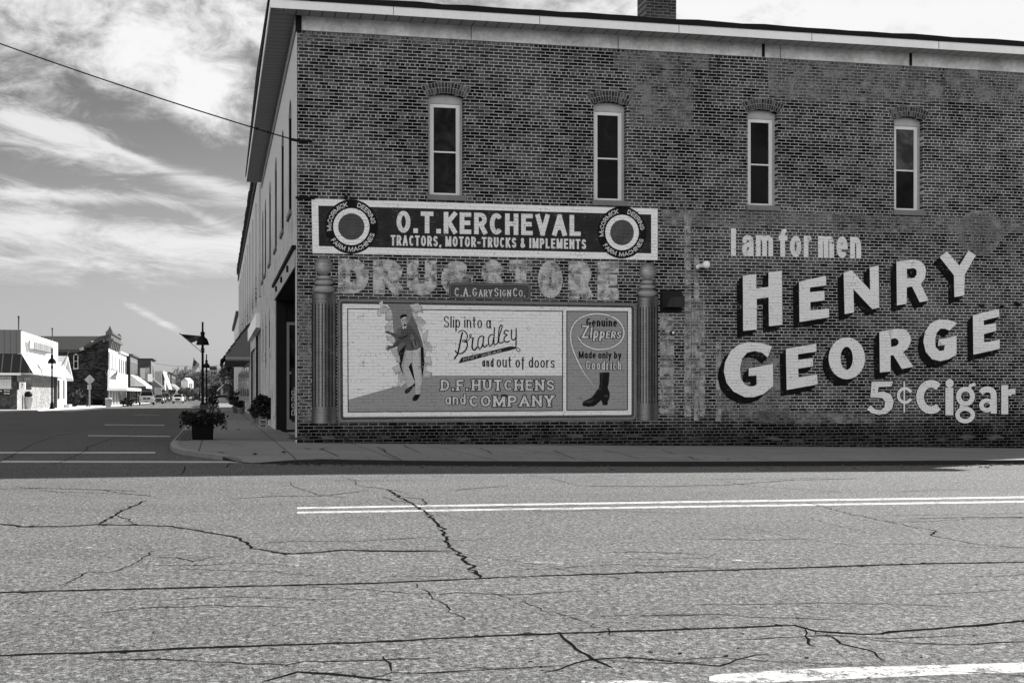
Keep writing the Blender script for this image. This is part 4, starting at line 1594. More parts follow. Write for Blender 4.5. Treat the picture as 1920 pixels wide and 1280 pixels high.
def arctext(mb, txt, c, rx, ry, hgt, a0, a1, inward=False, h=.095, col=.6, layer=4):
    st, total = layout(txt, h, .15, .3)

    def m3(u, v, lay):
        t = u / total
        a = radians(a0 + (a1 - a0) * t)
        k = hgt * (v if not inward else (1 - v))
        kx, ky = rx + k, ry + k
        return Wp(c[0] + kx * cos(a), c[1] - ky * sin(a), lay)
    for i, (p, hh, ch) in enumerate(st):
        stroke_faces(mb, p, hh, 0.0, m3, col, layer + .12 * (i % 5))


for (c, ro, rw, ri) in (((658.8, 425), (49.6, 51), (34, 34.6), (24.7, 25)), ((1166.3, 436), (46, 48.8), (31.4, 33.2), (22.2, 23.9))):
    mb = MB()
    pxpoly(mb, ell(c[0], c[1], *ro, 64), BLK, 2)
    rd = mb.build('roundel', M_PAINT, sg)
    mb = MB()
    pxpoly(mb, ell(c[0], c[1], *rw, 56), LITE, 3, [ell(c[0], c[1], *ri, 48)])
    mb.build('white_ring', M_PAINT, rd)
    mb = MB()
    pxpoly(mb, ell(c[0], c[1], *ri, 48), .08, 3)
    mb.build('centre_disc', M_PAINT_OLD, rd)
    mb = MB()
    hh = (ro[0] - rw[0]) * .56
    rx, ry = rw[0] + (ro[0] - rw[0]) * .22, rw[1] + (ro[1] - rw[1]) * .22
    arctext(mb, [('M', 1), ('C', .62), ('CORMICK', 1)], c, rx, ry, hh, 190, 101)
    arctext(mb, 'DEERING', c, rx, ry, hh, 74, 7)
    arctext(mb, 'FARM', c, rx, ry, hh, 213, 254, True)
    arctext(mb, 'MACHINES', c, rx, ry, hh, 262, 343, True)
    mb.build('ring_lettering', M_PAINT, rd)

# ---- ghost of the older drug store sign
gh = thing('faded_lettering', 'flaking remains of huge pale drug store letters between the two painted signs', 'painted sign', Wp(900, 560, 0))
mb = MB()
text(mb, 'DRUG', [(634, 484), (886, 490), (886, 556), (634, 550)], .17, .34, .4, gap=.12)
text(mb, 'STORE', [(902, 487), (1160, 490), (1160, 562), (902, 556)], .15, .34, .4, gap=.16)
mb.build('lettering', M_GHOST_L, gh)

# ---- billboard with the two advertisements
bb = thing('painted_billboard', 'wide painted billboard with a man bursting through paper and a button boot advertisement', 'mural', Wp(910, 790, 0))


def ring4(mb, a, b, col, layer):
    pxpoly(mb, a, col, layer, [b])


def roundq(q, r, n=5):
    """quad with rounded corners"""
    out = []
    for i in range(4):
        p = Vector(q[i]); a = Vector(q[i - 1]); b = Vector(q[(i + 1) % 4])
        d0, d1 = (a - p).normalized(), (b - p).normalized()
        s, e = p + d0 * r, p + d1 * r
        for k in range(n + 1):
            t = k / n
            v = s * (1 - t) ** 2 + p * 2 * t * (1 - t) + e * t * t
            out.append((v.x, v.y))
    return out


def inset(q, d):
    c = [(d, d), (-d, d), (-d, -d), (d, -d)]
    return [(p[0] + k[0], p[1] + k[1]) for p, k in zip(q, c)]


FR = [(632, 560), (1195, 574), (1195, 787.5), (632, 793)]
PN = [(641.5, 569), (1185, 583), (1185, 777), (643, 782)]
PN = [(642, 569.5), (1184, 577), (1184, 777.5), (643.5, 781.5)]
FR = [(632.5, 558.5), (1194.5, 567.5), (1194.5, 787.5), (632.5, 792.8)]
mb = MB()
tones = [.13, .10, .16, .20, .15, .07, .03, .10, .06]
nq = len(tones)
rings = []
for i in range(nq + 1):
    t = i / nq
    q = [(FR[k][0] + (PN[k][0] - FR[k][0]) * t, FR[k][1] + (PN[k][1] - FR[k][1]) * t) for k in range(4)]
    rings.append(roundq(q, 11 * (1 - t) + 3 * t))
for i in range(nq):
    n = len(rings[i])
    for j in range(n):
        a, b_, c_, d_ = rings[i][j], rings[i][(j + 1) % n], rings[i + 1][(j + 1) % n], rings[i + 1][j]
        mb.face([Wp(*p, 1) for p in (d_, c_, b_, a)], tones[i])
mb.build('frame', M_PAINT, bb)
mb = MB()
pxpoly(mb, PN, .70, 1)
mb.build('panel', M_PAINT, bb)
mb = MB()
q1 = [(651, 577.8), (1055.5, 582.4), (1055.5, 770.2), (652, 772.8)]
q2 = [(1062, 582.3), (1177.3, 583.2), (1177.3, 768.8), (1062, 769.8)]
for q in (q1, q2):
    ring4(mb, q, inset(q, 1.6), BLK, 4)
mb.build('border_line', M_PAINT, bb)
mb = MB()
pxpoly(mb, [(652.5, 749.2), (747.3, 722.7), (813.4, 703.7), (1054, 703.7), (1054, 769), (653.5, 771.5)], .27, 2)
mb.build('painted_floor', M_PAINT, bb)
mb = MB()
pxpoly(mb, inset(q2, 1), .27, 2)
mb.build('side_panel', M_PAINT, bb)

# the man coming through the torn paper
zm = zoomf(680, 550, 5.12)
man = MB()


def mp(pts, col, lay):
    pxpoly(man, zm(pts), col, lay)


tear = MB()
pxpoly(tear, zm([(235, 100), (455, 104), (490, 230), (530, 330), (575, 470), (592, 560), (592, 700), (570, 808), (545, 800), (500, 860), (425, 870), (400, 820), (350, 640), (335, 560), (330, 480), (300, 440), (290, 300), (292, 200)]), .20, 5)
pxpoly(tear, zm([(300, 440), (330, 480), (335, 560), (420, 560), (460, 400), (540, 480), (590, 560), (575, 470), (530, 330), (490, 230), (475, 200), (440, 280), (330, 340)]), .13, 5.4)
for s in ([(420, 480), (400, 560), (372, 690), (428, 862), (412, 858), (355, 690), (338, 620), (350, 560)], [(435, 700), (470, 655), (500, 835), (488, 842), (460, 790)],
          [(556, 512), (585, 520), (592, 700), (570, 810), (558, 790)]):
    pxpoly(tear, zm(s), BLK, 6)
LEFT = [[(155, 95), (190, 62), (195, 100), (240, 130), (190, 130)], [(140, 180), (165, 140), (230, 135), (250, 165), (215, 185), (180, 195), (178, 218), (150, 216)],
        [(222, 188), (250, 165), (285, 190), (290, 250), (262, 265), (220, 255)], [(212, 318), (250, 275), (288, 280), (270, 320), (228, 352)], [(215, 350), (270, 320), (285, 318), (282, 380), (250, 372)],
        [(225, 402), (280, 412), (240, 458)], [(245, 440), (300, 415), (318, 460), (300, 490)], [(275, 547), (332, 530), (338, 640), (318, 620), (290, 590)], [(325, 610), (352, 590), (362, 660), (325, 660)],
        [(288, 712), (352, 680), (368, 742), (320, 780)], [(345, 775), (372, 745), (405, 810), (418, 855), (360, 905), (345, 860)]]
RIGHT = [[(448, 110), (530, 95), (565, 125), (578, 190), (548, 175), (520, 187), (485, 182)], [(474, 205), (520, 193), (536, 235), (500, 252)], [(500, 257), (550, 225), (607, 277), (570, 317), (530, 315)],
         [(538, 325), (582, 340), (570, 365), (578, 390)], [(575, 402), (628, 350), (615, 455), (585, 465)], [(588, 470), (640, 468), (665, 510), (660, 560), (600, 540)],
         [(585, 540), (606, 545), (604, 606), (588, 604)], [(588, 615), (652, 608), (662, 687), (598, 682)], [(588, 690), (612, 690), (610, 745), (585, 745)], [(580, 760), (612, 745), (662, 758), (656, 812), (572, 815)]]
for i, s in enumerate(LEFT + RIGHT):
    cx_ = sum(p[0] for p in s) / len(s); cy_ = sum(p[1] for p in s) / len(s)
    big = [(cx_ + (x - cx_) * 1.07, cy_ + (y - cy_) * 1.07) for x, y in s]
    pxpoly(tear, zm(big), .10, 7 + .05 * i)
    pxpoly(tear, zm(s), (.42, .52, .34)[i % 3], 8.2 + .05 * i)
    half = [(x, y) if y < cy_ else (cx_ + (x - cx_) * .5, cy_ + (y - cy_) * .5) for x, y in s]
    pxpoly(tear, zm(half), (.50, .40, .46)[i % 3], 9.4 + .05 * i)
tear.build('torn_paper', M_PAINT, bb)

mp([(415, 545), (472, 550), (474, 650), (440, 705), (475, 790), (502, 850), (470, 885), (430, 902), (398, 800), (370, 690), (385, 640), (404, 570)], .43, 11)
mp([(470, 548), (556, 518), (560, 700), (572, 812), (548, 965), (508, 965), (505, 860), (488, 760), (468, 655)], .47, 11.3)
mp([(404, 575), (425, 560), (400, 660), (392, 720), (425, 850), (418, 858), (370, 692), (385, 640)], .33, 11.6)
mp([(470, 560), (482, 556), (478, 640), (486, 700), (472, 660)], .30, 11.6)
mp([(535, 560), (556, 540), (560, 700), (572, 812), (556, 850), (552, 700)], .36, 11.6)
mp([(515, 900), (560, 880), (548, 965), (530, 960)], .40, 11.7)
mp([(378, 332), (400, 322), (440, 303), (468, 318), (512, 382), (548, 440), (562, 492), (555, 517), (520, 537), (480, 547), (440, 548), (418, 543), (414, 500), (390, 455), (368, 400), (365, 370)], .085, 12)
mp([(470, 380), (505, 440), (540, 505), (505, 530), (480, 480), (455, 430)], .15, 12.3)
mp([(425, 500), (440, 470), (470, 520), (455, 540), (430, 538)], .10, 12.3)
for s in ([(500, 430), (520, 500), (508, 505), (492, 440)], [(470, 450), (486, 520), (476, 525), (462, 460)]):
    mp(s, .03, 12.5)
mp([(450, 310), (475, 345), (455, 390), (440, 405), (410, 430), (375, 437), (330, 425), (285, 408), (255, 382), (262, 368), (300, 382), (345, 398), (380, 402), (410, 370), (430, 325)], .085, 13)
mp([(448, 388), (415, 420), (372, 438), (330, 424), (340, 418), (375, 424), (410, 405)], .02, 13.3)
mp([(392, 428), (340, 440), (310, 468), (288, 500), (296, 525), (330, 508), (360, 478), (400, 456)], .075, 12.8)
# hands with spread fingers
mp([(262, 368), (240, 358), (222, 362), (212, 372), (228, 374), (216, 380), (234, 381), (252, 392), (262, 386)], .10, 13.5)
mp([(292, 500), (270, 503), (240, 496), (232, 503), (255, 510), (225, 516), (222, 524), (245, 521), (218, 535), (226, 540), (248, 528), (236, 548), (246, 549), (262, 531), (284, 528), (298, 524)], .10, 13.5)
mp([(366, 238), (385, 226), (424, 224), (430, 262), (426, 292), (414, 312), (402, 322), (386, 312), (374, 290), (368, 268)], .42, 13)
mp([(414, 230), (428, 228), (429, 290), (412, 312), (418, 280)], .26, 13.2)
mp([(360, 236), (364, 212), (380, 204), (410, 198), (424, 208), (429, 226), (404, 222), (384, 230), (368, 246)], .012, 13.6)
for s in ([(376, 252), (394, 248), (394, 253), (377, 257)], [(404, 246), (422, 245), (422, 250), (404, 251)]):
    mp(s, .03, 13.8)
for s in ([(379, 260), (392, 258), (391, 265), (380, 266)], [(406, 257), (419, 256), (418, 263), (407, 264)]):
    mp(s, .06, 13.8)
mp([(396, 262), (401, 262), (405, 283), (394, 285)], .28, 13.7)
mp([(393, 298), (404, 293), (416, 297), (415, 309), (405, 315), (395, 311)], .012, 13.9)
mp([(380, 322), (392, 316), (402, 325), (414, 314), (426, 310), (412, 340), (404, 330), (396, 345), (386, 336)], .60, 13.4)
mp([(398, 330), (406, 329), (410, 345), (402, 352), (396, 345)], .05, 13.7)
mp([(500, 862), (506, 880), (478, 902), (458, 935), (430, 958), (412, 960), (404, 945), (412, 920), (440, 905), (468, 890)], .012, 12)
mp([(505, 970), (552, 968), (540, 998), (520, 1026), (496, 1032), (478, 1025), (480, 1003), (492, 985)], .012, 12)
man.build('painted_man', M_PAINT, bb)

# lettering of the left panel
for args, kw in ((('Slip into a', [(831.8, 592), (920.5, 593.5), (920.5, 616), (831.8, 614.2)], .055, .022, 4), dict(contrast=.35, gap=.10, space=.24)),
                 (('and', [(904, 671), (925.5, 671.2), (925.5, 688.2), (904, 687.6)], .075, .03, 4), dict(contrast=.3, gap=.12)),
                 (('out oƒ doors', [(931, 667.8), (1040, 669.5), (1040, 690), (931, 688.6)], .062, .022, 4), dict(contrast=.3, gap=.11, space=.24))):
    mb = MB()
    text(mb, *args, **kw)
    mb.build('slogan_line', M_PAINT, bb)
zb = zoomf(810, 580, 7.68)
mb = MB()
BR = [
    ([(440, 325), (415, 430), (375, 620), (350, 670), (318, 712)], 20), ([(380, 338), (405, 310), (440, 302), (480, 322), (508, 370), (500, 430), (455, 468)], 13),
    ([(455, 468), (440, 460), (446, 440), (470, 436), (510, 460)], 10), ([(460, 462), (502, 475), (508, 520), (490, 575), (440, 625), (385, 635), (350, 615), (333, 588)], 17),
    ([(500, 470), (535, 430), (560, 390), (566, 365), (550, 358), (540, 380), (555, 402), (590, 408)], 9), ([(592, 405), (582, 480), (578, 545), (598, 580), (625, 572), (655, 535)], 19),
    ([(742, 388), (705, 385), (672, 420), (660, 485), (666, 545), (690, 565), (716, 540), (735, 470), (745, 385)], 14), ([(745, 385), (735, 480), (738, 530), (762, 540), (800, 505)], 16),
    ([(880, 365), (845, 365), (820, 400), (812, 460), (822, 515), (845, 522), (872, 490), (890, 400)], 14), ([(900, 260), (893, 400), (892, 480), (910, 508), (950, 478)], 15),
    ([(950, 478), (958, 380), (966, 290), (985, 232), (1005, 228), (1008, 260), (985, 330), (966, 400), (962, 460), (985, 485), (1035, 465)], 14),
    ([(1105, 318), (1080, 300), (1050, 310), (1042, 345), (1080, 368), (1050, 392), (1038, 440), (1062, 468), (1095, 465), (1122, 450)], 15),
    ([(1148, 285), (1142, 350), (1145, 415), (1165, 440), (1190, 430), (1212, 395)], 14), ([(1212, 270), (1212, 400), (1210, 480), (1208, 545)], 15),
    ([(1205, 545), (1245, 558), (1268, 580), (1262, 604), (1238, 605), (1222, 585), (1212, 560)], 8),
]
for i, (s, wd) in enumerate(BR):
    pxstroke(mb, zb(spline(s, 5)), wd / 7.68 * 1.15, .012, 4 + .12 * i)
mb.build('script_name', M_PAINT, bb)
mb = MB()
pxpoly(mb, zb([(378, 776), (422, 694), (700, 632), (1000, 560), (1120, 530), (1180, 532), (1215, 550), (1205, 566), (1120, 590), (800, 668), (560, 735)]), .03, 4)
rb_ = mb.build('ribbon_band', M_PAINT, bb)
mb = MB()
zq = zb([(450, 702), (1000, 578), (1000, 612), (450, 742)])
text(mb, 'KNIT WEAR', zq, .085, .42, 6, gap=.32, space=.7)
mb.build('ribbon_lettering', M_PAINT, rb_)
mb = MB()
text(mb, 'D.F. HUTCHENS', [(826.6, 711.4), (1039.5, 711.6), (1039.5, 732), (826.6, 732)], .105, .58, 5, contrast=.25, serif=True, gap=.22, space=.12, outline=(.080, BLK))
mb.build('shop_name', M_PAINT, bb)
mb = MB()
text(mb, 'and', [(835, 739), (873, 738.2), (873, 758), (835, 758.2)], .085, .58, 5, contrast=.3, gap=.16, outline=(.075, BLK))
mb.build('shop_name', M_PAINT, bb)
mb = MB()
text(mb, 'COMPANY', [(880, 741), (1038.5, 740.8), (1038.5, 761.8), (880, 762.2)], .108, .58, 5, contrast=.25, serif=True, gap=.24, outline=(.080, BLK))
mb.build('shop_name', M_PAINT, bb)

# right panel: boot and fastener
mb = MB()
text(mb, 'Genuine', [(1099, 596), (1157, 597), (1157, 613), (1099, 612)], .095, .012, 4, contrast=.25, gap=.10)
mb.build('caption', M_PAINT, bb)
mb = MB()
text(mb, 'Made only by', [(1085, 658.5), (1165, 659), (1165, 672.4), (1085, 671.6)], .09, .012, 4, gap=.10, space=.26)
mb.build('caption', M_PAINT, bb)
mb = MB()
text(mb, [('Z', 1.2), ('ipp', .95), ('ERS', .72)], [(1090, 613), (1165.5, 616), (1163, 634), (1090, 634)], .085, .60, 5, contrast=.2, gap=.13, outline=(.075, BLK), slant=.05)
mb.build('product_name', M_PAINT, bb)
mb = MB()
text(mb, 'Goodrich', [(1098.5, 674.5), (1165, 675.5), (1165, 694), (1098.5, 693.4)], .075, .55, 5, contrast=.35, gap=.12, outline=(.07, BLK))
mb.build('maker_name', M_PAINT, bb)
zo = zoomf(1060, 570, 5.817)
mb = MB()
ov = spline([(135, 350), (185, 425), (280, 478), (380, 493), (500, 475), (595, 415), (638, 330), (622, 240), (560, 165), (460, 120), (330, 106), (205, 132), (115, 190), (65, 280), (58, 380), (82, 490), (135, 620), (205, 750), (322, 908)], 5)
for (wd, col, lay) in ((26, BLK, 4.2), (18, .62, 4.9)):
    n = len(ov)
    pp = zo(ov)
    rb2 = ribbon2(pp, wd / 5.817 / 2, extend=False)
    rb3 = []
    for i, (a, b_) in enumerate(rb2):
        t = min(1, (n - 1 - i) / 9 + .12, i / 3 + .25)
        c_ = (a + b_) / 2
        rb3.append((c_ + (a - c_) * t, c_ + (b_ - c_) * t))
    strip_faces(mb, rb3, lambda x, y, l: Wp(x, y, l), col, lay)
mb.build('fastener_loop', M_PAINT, bb)
mb = MB()
pxpoly(mb, zo([(372, 745), (482, 742), (475, 850), (462, 910), (485, 970), (481, 1020), (465, 1060), (463, 1095), (430, 1103), (405, 1095), (400, 1065), (390, 1048), (370, 1065), (345, 1090), (310, 1112), (250, 1119), (195, 1112), (184, 1090), (195, 1060), (240, 1040), (285, 1018), (330, 960), (365, 915), (375, 850)]), .014, 5)
for s in ([(345, 935), (365, 918), (330, 975), (295, 1020), (288, 1018), (325, 965)], [(230, 1060), (300, 1040), (330, 1035), (290, 1060), (240, 1075)], [(420, 995), (455, 985), (470, 1000), (450, 1015), (425, 1010)], [(395, 760), (405, 760), (400, 880), (385, 920), (395, 850)]):
    pxpoly(mb, zo(s), .05, 5.6)
mb.build('painted_boot', M_PAINT, bb)

# name board of the sign company
mb = MB()
q = [(841, 530), (995, 531.5), (995, 562.5), (841, 559.5)]
tn = [.12, .05, .16, .10, .03]
prev = roundq(q, 7)
for i, t in enumerate(tn):
    cur = roundq(inset(q, (i + 1) * 1.1), max(2, 7 - i))
    n = len(cur)
    for j in range(n):
        mb.face([Wp(*p, 1.5) for p in (cur[j], cur[(j + 1) % n], prev[(j + 1) % n], prev[j])], t)
    prev = cur
pxpoly(mb, prev, .07, 1.5)
pl = mb.build('name_plate', M_PAINT, bb)
mb = MB()
text(mb, [('C.A.G', 1), ('ARY ', .78), ('S', 1), ('IGN ', .78), ('C', 1), ('O', .78), ('.', 1)], [(852.5, 539), (984.5, 540), (984.5, 556.4), (852.5, 555.4)], .07, .55, 4, contrast=.3, serif=True, gap=.17, space=.12)
mb.build('plate_lettering', M_PAINT, pl)

# painted columns either side
for (x0, x1, ytop, yb, fc, fr_, rgs) in ((584.5, 630.7, 548.6, 793.7, (606.2, 498.5), (17.5, 17.5), (515.5, 523.5, 534, 549)), (1194.8, 1234, 555.6, 787.3, (1215, 509), (16, 17), (524.5, 532, 542, 556))):
    mb = MB()
    w_ = x1 - x0
    # smooth drum with a bright streak, fluted between the collars
    n = 22
    for i in range(n):
        t = (i + .5) / n
        sh = .26 * (0.16 + 0.95 * math.exp(-((t - .36) / .20) ** 2) + .22 * math.exp(-((t - .9) / .12) ** 2))
        xa, xb = x0 + w_ * i / n, x0 + w_ * (i + 1) / n
        for (ya, yb2) in ((ytop, ytop + 20), (yb - 31, yb)):
            mb.face([Wp(xa, yb2, 1), Wp(xb, yb2, 1), Wp(xb, ya, 1), Wp(xa, ya, 1)], sh)
        fl = sh * (.18 if i % 3 == 0 else (1.25 if i % 3 == 1 else .85))
        mb.face([Wp(xa, yb - 31, 1), Wp(xb, yb - 31, 1), Wp(xb, ytop + 20, 1), Wp(xa, ytop + 20, 1)], fl)
    col_ = mb.build('painted_column', M_PAINT_OLD, bb)
    mb = MB()
    for i in range(12):
        t = i / 12
        r = 1 - t
        pxpoly(mb, ell(fc[0] - fr_[0] * .28 * t, fc[1] - fr_[1] * .12 * t, fr_[0] * r, fr_[1] * r * (1.0), 28), .12 + .40 * t ** 1.2, 2 + .1 * i)
    for j in range(3):
        ya, yb2 = rgs[j], rgs[j + 1]
        wj = w_ * (.36, .45, .525)[j]
        cx_ = (x0 + x1) / 2 - .5
        for i in range(8):
            t = i / 8
            r = 1 - t
            pxpoly(mb, ell(cx_ - wj * .22 * t, (ya + yb2) / 2 + .5 - (yb2 - ya) * .12 * t, wj * (1 - t * .8), (yb2 - ya) * .60 * r, 24), (.03 if i == 0 else .10 + .34 * t), 3.4 + j * 1.0 + .1 * i)
    mb.build('finial', M_PAINT_OLD, col_)

# ---- cigar advertisement
cg = thing('painted_advertisement', 'big slanted block letters with black shadows advertising a five cent cigar', 'painted sign', Wp(1640, 790, 0))
for args, gp in ((('ám', [(1391, 428), (1449.5, 428), (1449.5, 481), (1391, 480)], .082, .66, 2), .09), (('for', [(1460, 428.5), (1523, 429.5), (1523, 482), (1460, 481.5)], .082, .66, 2), .085),
                 (('men', [(1534, 428.6), (1614.5, 431), (1614.5, 484), (1534, 483)], .082, .66, 2), .085)):
    mb = MB()
    text(mb, *args, gap=gp)
    mb.build('slogan_word', M_PAINT, cg)
mb = MB()
pxpoly(mb, [(1370.6, 428), (1379.8, 428.3), (1379.8, 480.3), (1370.6, 480)], .66, 2)
mb.build('slogan_word', M_PAINT, cg)
za, zc = zoomf(1340, 400, 3.37), zoomf(1600, 400, 2.909)
zn = zoomf(1220, 380, 2.667)
LET = [
    (za([(178, 395), (263, 382), (263, 475), (340, 463), (340, 373), (425, 362), (428, 704), (343, 712), (341, 530), (266, 540), (266, 733), (180, 742)]), None),
    (za([(533, 430), (703, 395), (705, 455), (602, 468), (602, 498), (693, 488), (695, 550), (605, 560), (605, 614), (722, 600), (724, 656), (536, 686)]), None),
    (zn([(965, 350), (1005, 338), (1098, 437), (1095, 323), (1140, 315), (1143, 525), (1108, 532), (1014, 432), (1017, 548), (970, 557)]), None),
    (zc([(235, 263), (330, 252), (365, 260), (390, 285), (397, 315), (390, 355), (368, 385), (410, 475), (362, 485), (320, 398), (292, 405), (290, 493), (238, 502)]), zc([(292, 303), (330, 298), (345, 310), (345, 335), (332, 352), (292, 357)])),
    (zc([(470, 238), (512, 208), (578, 285), (628, 203), (668, 228), (608, 335), (605, 447), (551, 457), (549, 338)]), None),
    (za([(362, 838), (335, 910), (300, 880), (255, 868), (205, 880), (172, 920), (160, 980), (165, 1040), (190, 1080), (220, 1093), (250, 1090), (266, 1080), (264, 1022), (215, 1027), (215, 980), (368, 950), (370, 1090), (310, 1140), (250, 1160), (190, 1160), (120, 1125), (75, 1070), (58, 1000), (65, 940), (100, 870), (150, 830), (215, 812), (290, 818)]), None),
    (za([(450, 855), (642, 823), (643, 872), (527, 890), (527, 925), (620, 912), (622, 965), (527, 980), (530, 1035), (648, 1018), (648, 1080), (455, 1115)]), None),
    (za(ell(835, 915, 115, 132, 40)), za(ell(834, 915, 39, 73, 30))),
    (zc([(142, 645), (245, 627), (290, 637), (312, 668), (313, 700), (298, 735), (272, 757), (328, 835), (265, 848), (218, 772), (203, 775), (203, 862), (145, 867)]), zc([(205, 685), (228, 680), (245, 690), (247, 708), (236, 722), (206, 728)])),
    (zc([(567, 597), (525, 640), (500, 628), (475, 628), (455, 650), (445, 690), (450, 730), (470, 750), (493, 747), (500, 718), (462, 722), (465, 688), (563, 668), (563, 770), (520, 795), (475, 805), (430, 795), (395, 755), (382, 700), (390, 645), (420, 600), (465, 578), (520, 580)]), None),
    (zc([(652, 555), (795, 520), (796, 563), (712, 583), (712, 610), (778, 597), (780, 640), (712, 658), (714, 705), (798, 688), (798, 738), (655, 770)]), None),
]
SMO = {5, 9}
word = [MB(), MB()]
shad = [MB(), MB()]
for i, (pl_, hole) in enumerate(LET):
    w_ = 0 if i < 5 else 1
    sdx, sdy = -11.5, 12.0
    if i in (8, 9, 10):
        sdx, sdy = -11, 12.5
    hs = [hole] if hole else []
    pxpoly(word[w_], pl_, .66, 4, hs)
    off = [(x + sdx, y + sdy) for x, y in pl_]
    offh = [[(x + sdx, y + sdy) for x, y in hole]] if hole else []
    pxpoly(shad[w_], off, .008, 2.0 + .02 * i, offh)
    for lp in [pl_] + hs:
        n = len(lp)
        for j in range(n):
            a, b_ = lp[j], lp[(j + 1) % n]
            shad[w_].face([Wp(*p, 2.3 + .03 * (j % 9)) for p in (a, b_, (b_[0] + sdx, b_[1] + sdy), (a[0] + sdx, a[1] + sdy))], .008)
for i, nm in enumerate(('first_word', 'second_word')):
    sh_ = word[i].build(nm, M_PAINT, cg)
    shad[i].build('block_shadow', M_PAINT, sh_)
mb = MB()


def both(fn):
    for grow, col, lay in ((5.0, BLK, 3.0), (0.0, .66, 5.0)):
        fn(grow, col, lay)


def cig(grow, col, lay):
    def poly_o(pts, l):
        p = zc(pts)
        if grow:
            pxstroke(mb, p + [p[0]], 1.7 * 2, col, l, extend=False, closed=False)
        else:
            pxpoly(mb, p, col, l)

    def st(pts, wd, l, ext=True):
        pxstroke(mb, zc(pts), (wd + grow * 1.7) / 2.909, col, l, extend=ext)
    poly_o([(100, 918), (217, 916), (207, 944), (138, 946), (133, 975), (165, 970), (205, 987), (221, 1025), (212, 1065), (180, 1092), (140, 1098), (100, 1088), (73, 1068), (95, 1045), (120, 1068), (150, 1072), (170, 1055), (173, 1025), (158, 1007), (130, 1003), (93, 1003)], lay)
    st(arc(282, 992, 36, 38, 40, 320), 17, lay + .1)
    st([(278, 920), (278, 1080)], 9, lay + .3)
    st(arc(424, 1000, 60, 72, 48, 312), 42, lay + .1)
    p = zc(ell(525, 926, 22 + grow * .8, 24 + grow * .8, 24))
    pxpoly(mb, p, col, lay + .2)
    st([(524, 972), (524, 1078)], 43, lay + .3)
    st(arc(612, 997, 38, 40, 90, 450, 26), 27, lay + .4)
    st(arc(610, 1098, 42, 34, 90, 450, 26), 24, lay + .5)
    st([(592, 1040), (588, 1062)], 20, lay + .6)
    st([(628, 962), (640, 938), (658, 932)], 18, lay + .7)
    st(spline([(695, 978), (715, 962), (742, 960), (762, 975), (766, 1000)]) + [(766, 1075)], 33, lay + .1)
    st(arc(728, 1046, 30, 26, 0, 360, 20), 24, lay + .8)
    st([(826, 955), (826, 1076)], 38, lay + .3)
    st(spline([(845, 990), (858, 972), (884, 970)]), 30, lay + .4)


both(cig)
mb.build('price_line', M_PAINT, cg)

# ---- ghosts of older paint on the brick
for (x0, x1, y0, y1) in ((1237, 1249, 590, 775), (1249, 1264, 592, 777), (1283, 1296, 405, 780), (1301, 1310, 480, 788), (1311, 1322, 560, 780), (1342, 1352, 640, 790), (1297, 1302, 560, 760)):
    mb = MB()
    for i in range(6):
        a, b_ = y0 + (y1 - y0) * i / 6, y0 + (y1 - y0) * (i + 1) / 6
        mb.face([Wp(x0, b_, .2), Wp(x1, b_, .2), Wp(x1, a, .2), Wp(x0, a, .2)], .5)
    mb.build('paint_streak', M_GHOST, corner)
for (x0, y0, x1, y1) in ((1240, 392, 1420, 425), (1420, 395, 1620, 420), (1560, 402, 1960, 436), (560, 56, 1180, 82), (1150, 95, 1330, 130), (1440, 108, 1960, 190), (560, 560, 584, 790), (1350, 660, 1480, 790), (1420, 770, 1640, 792), (1180, 130, 1300, 240)):
    mb = MB()
    mb.face([Wp(x0, y1, .15), Wp(x1, y1 + (x1 - x0) * .004, .15), Wp(x1, y0 + (x1 - x0) * .025, .15), Wp(x0, y0, .15)], .5)
    mb.build('paint_film', M_GHOST_THIN, corner)
mb = MB()
pxpoly(mb, ell(1836, 437, 40, 41, 40), .5, .3)
mb.build('old_emblem', ghost_mat('old_emblem_paint', .18, .40, .60, scale=6.0, soft=.6), corner)
mb = MB()
pxpoly(mb, ell(1836, 437, 42, 43, 40), .5, .5, [ell(1836, 437, 33, 34, 40)])
mb.build('old_emblem_ring', M_GHOST_THIN, corner)
rp = random.Random(11)
for i in range(26):       # spalled stones and mortar patches along the foot of the wall
    mb = MB()
    x = 560 + 1360 * i / 26 + rp.uniform(-12, 12)
    y = 822 + rp.uniform(-6, 3)
    pxpoly(mb, [(x + cos(t) * rp.uniform(6, 22), y + sin(t) * rp.uniform(1.5, 5)) for t in [k * pi / 7 for k in range(14)]], rp.choice((.03, .06, .09, .04)), .3 + .02 * i)
    mb.build('mortar_patch', M_PAINT_OLD, corner)

# ---- fittings on the wall
vt = thing('wall_vent', 'dark metal hood vent on the brick beside the right painted column', 'vent', Wp(1257, 585, 0))
mb = MB()
a, b_ = Wp(1237.5, 585.5), Wp(1277.5, 544)
mb.box((a.x, WY - .03, a.z), (b_.x, WY, b_.z), .01)
mb.build('back_plate', M_BLACK, vt)
mb = MB()
x0, x1 = Wp(1241, 560).x, Wp(1275, 560).x
z0, z1, zm_ = Wp(1257, 577).z, Wp(1257, 546).z, Wp(1257, 559).z
mb.hexa([(x0, WY - .30, z0), (x1, WY - .30, z0), (x1, WY - .03, z0), (x0, WY - .03, z0)], [(x0 + .09, WY - .30, zm_), (x1 - .0, WY - .30, zm_), (x1, WY - .03, z1), (x0, WY - .03, z1)])
mb.build('hood', solid(.02, .5, .3, 8, name='dark_metal'), vt)
mb = MB()
for i in range(4):
    z = z0 + .02 + (zm_ - z0 - .04) * i / 3
    mb.box((x0 + .14, WY - .315, z), (x1 - .05, WY - .301, z + .022), .05)
mb.build('louvre', solid(.035, .6, .3, 8, name='dark_louvre'), vt)

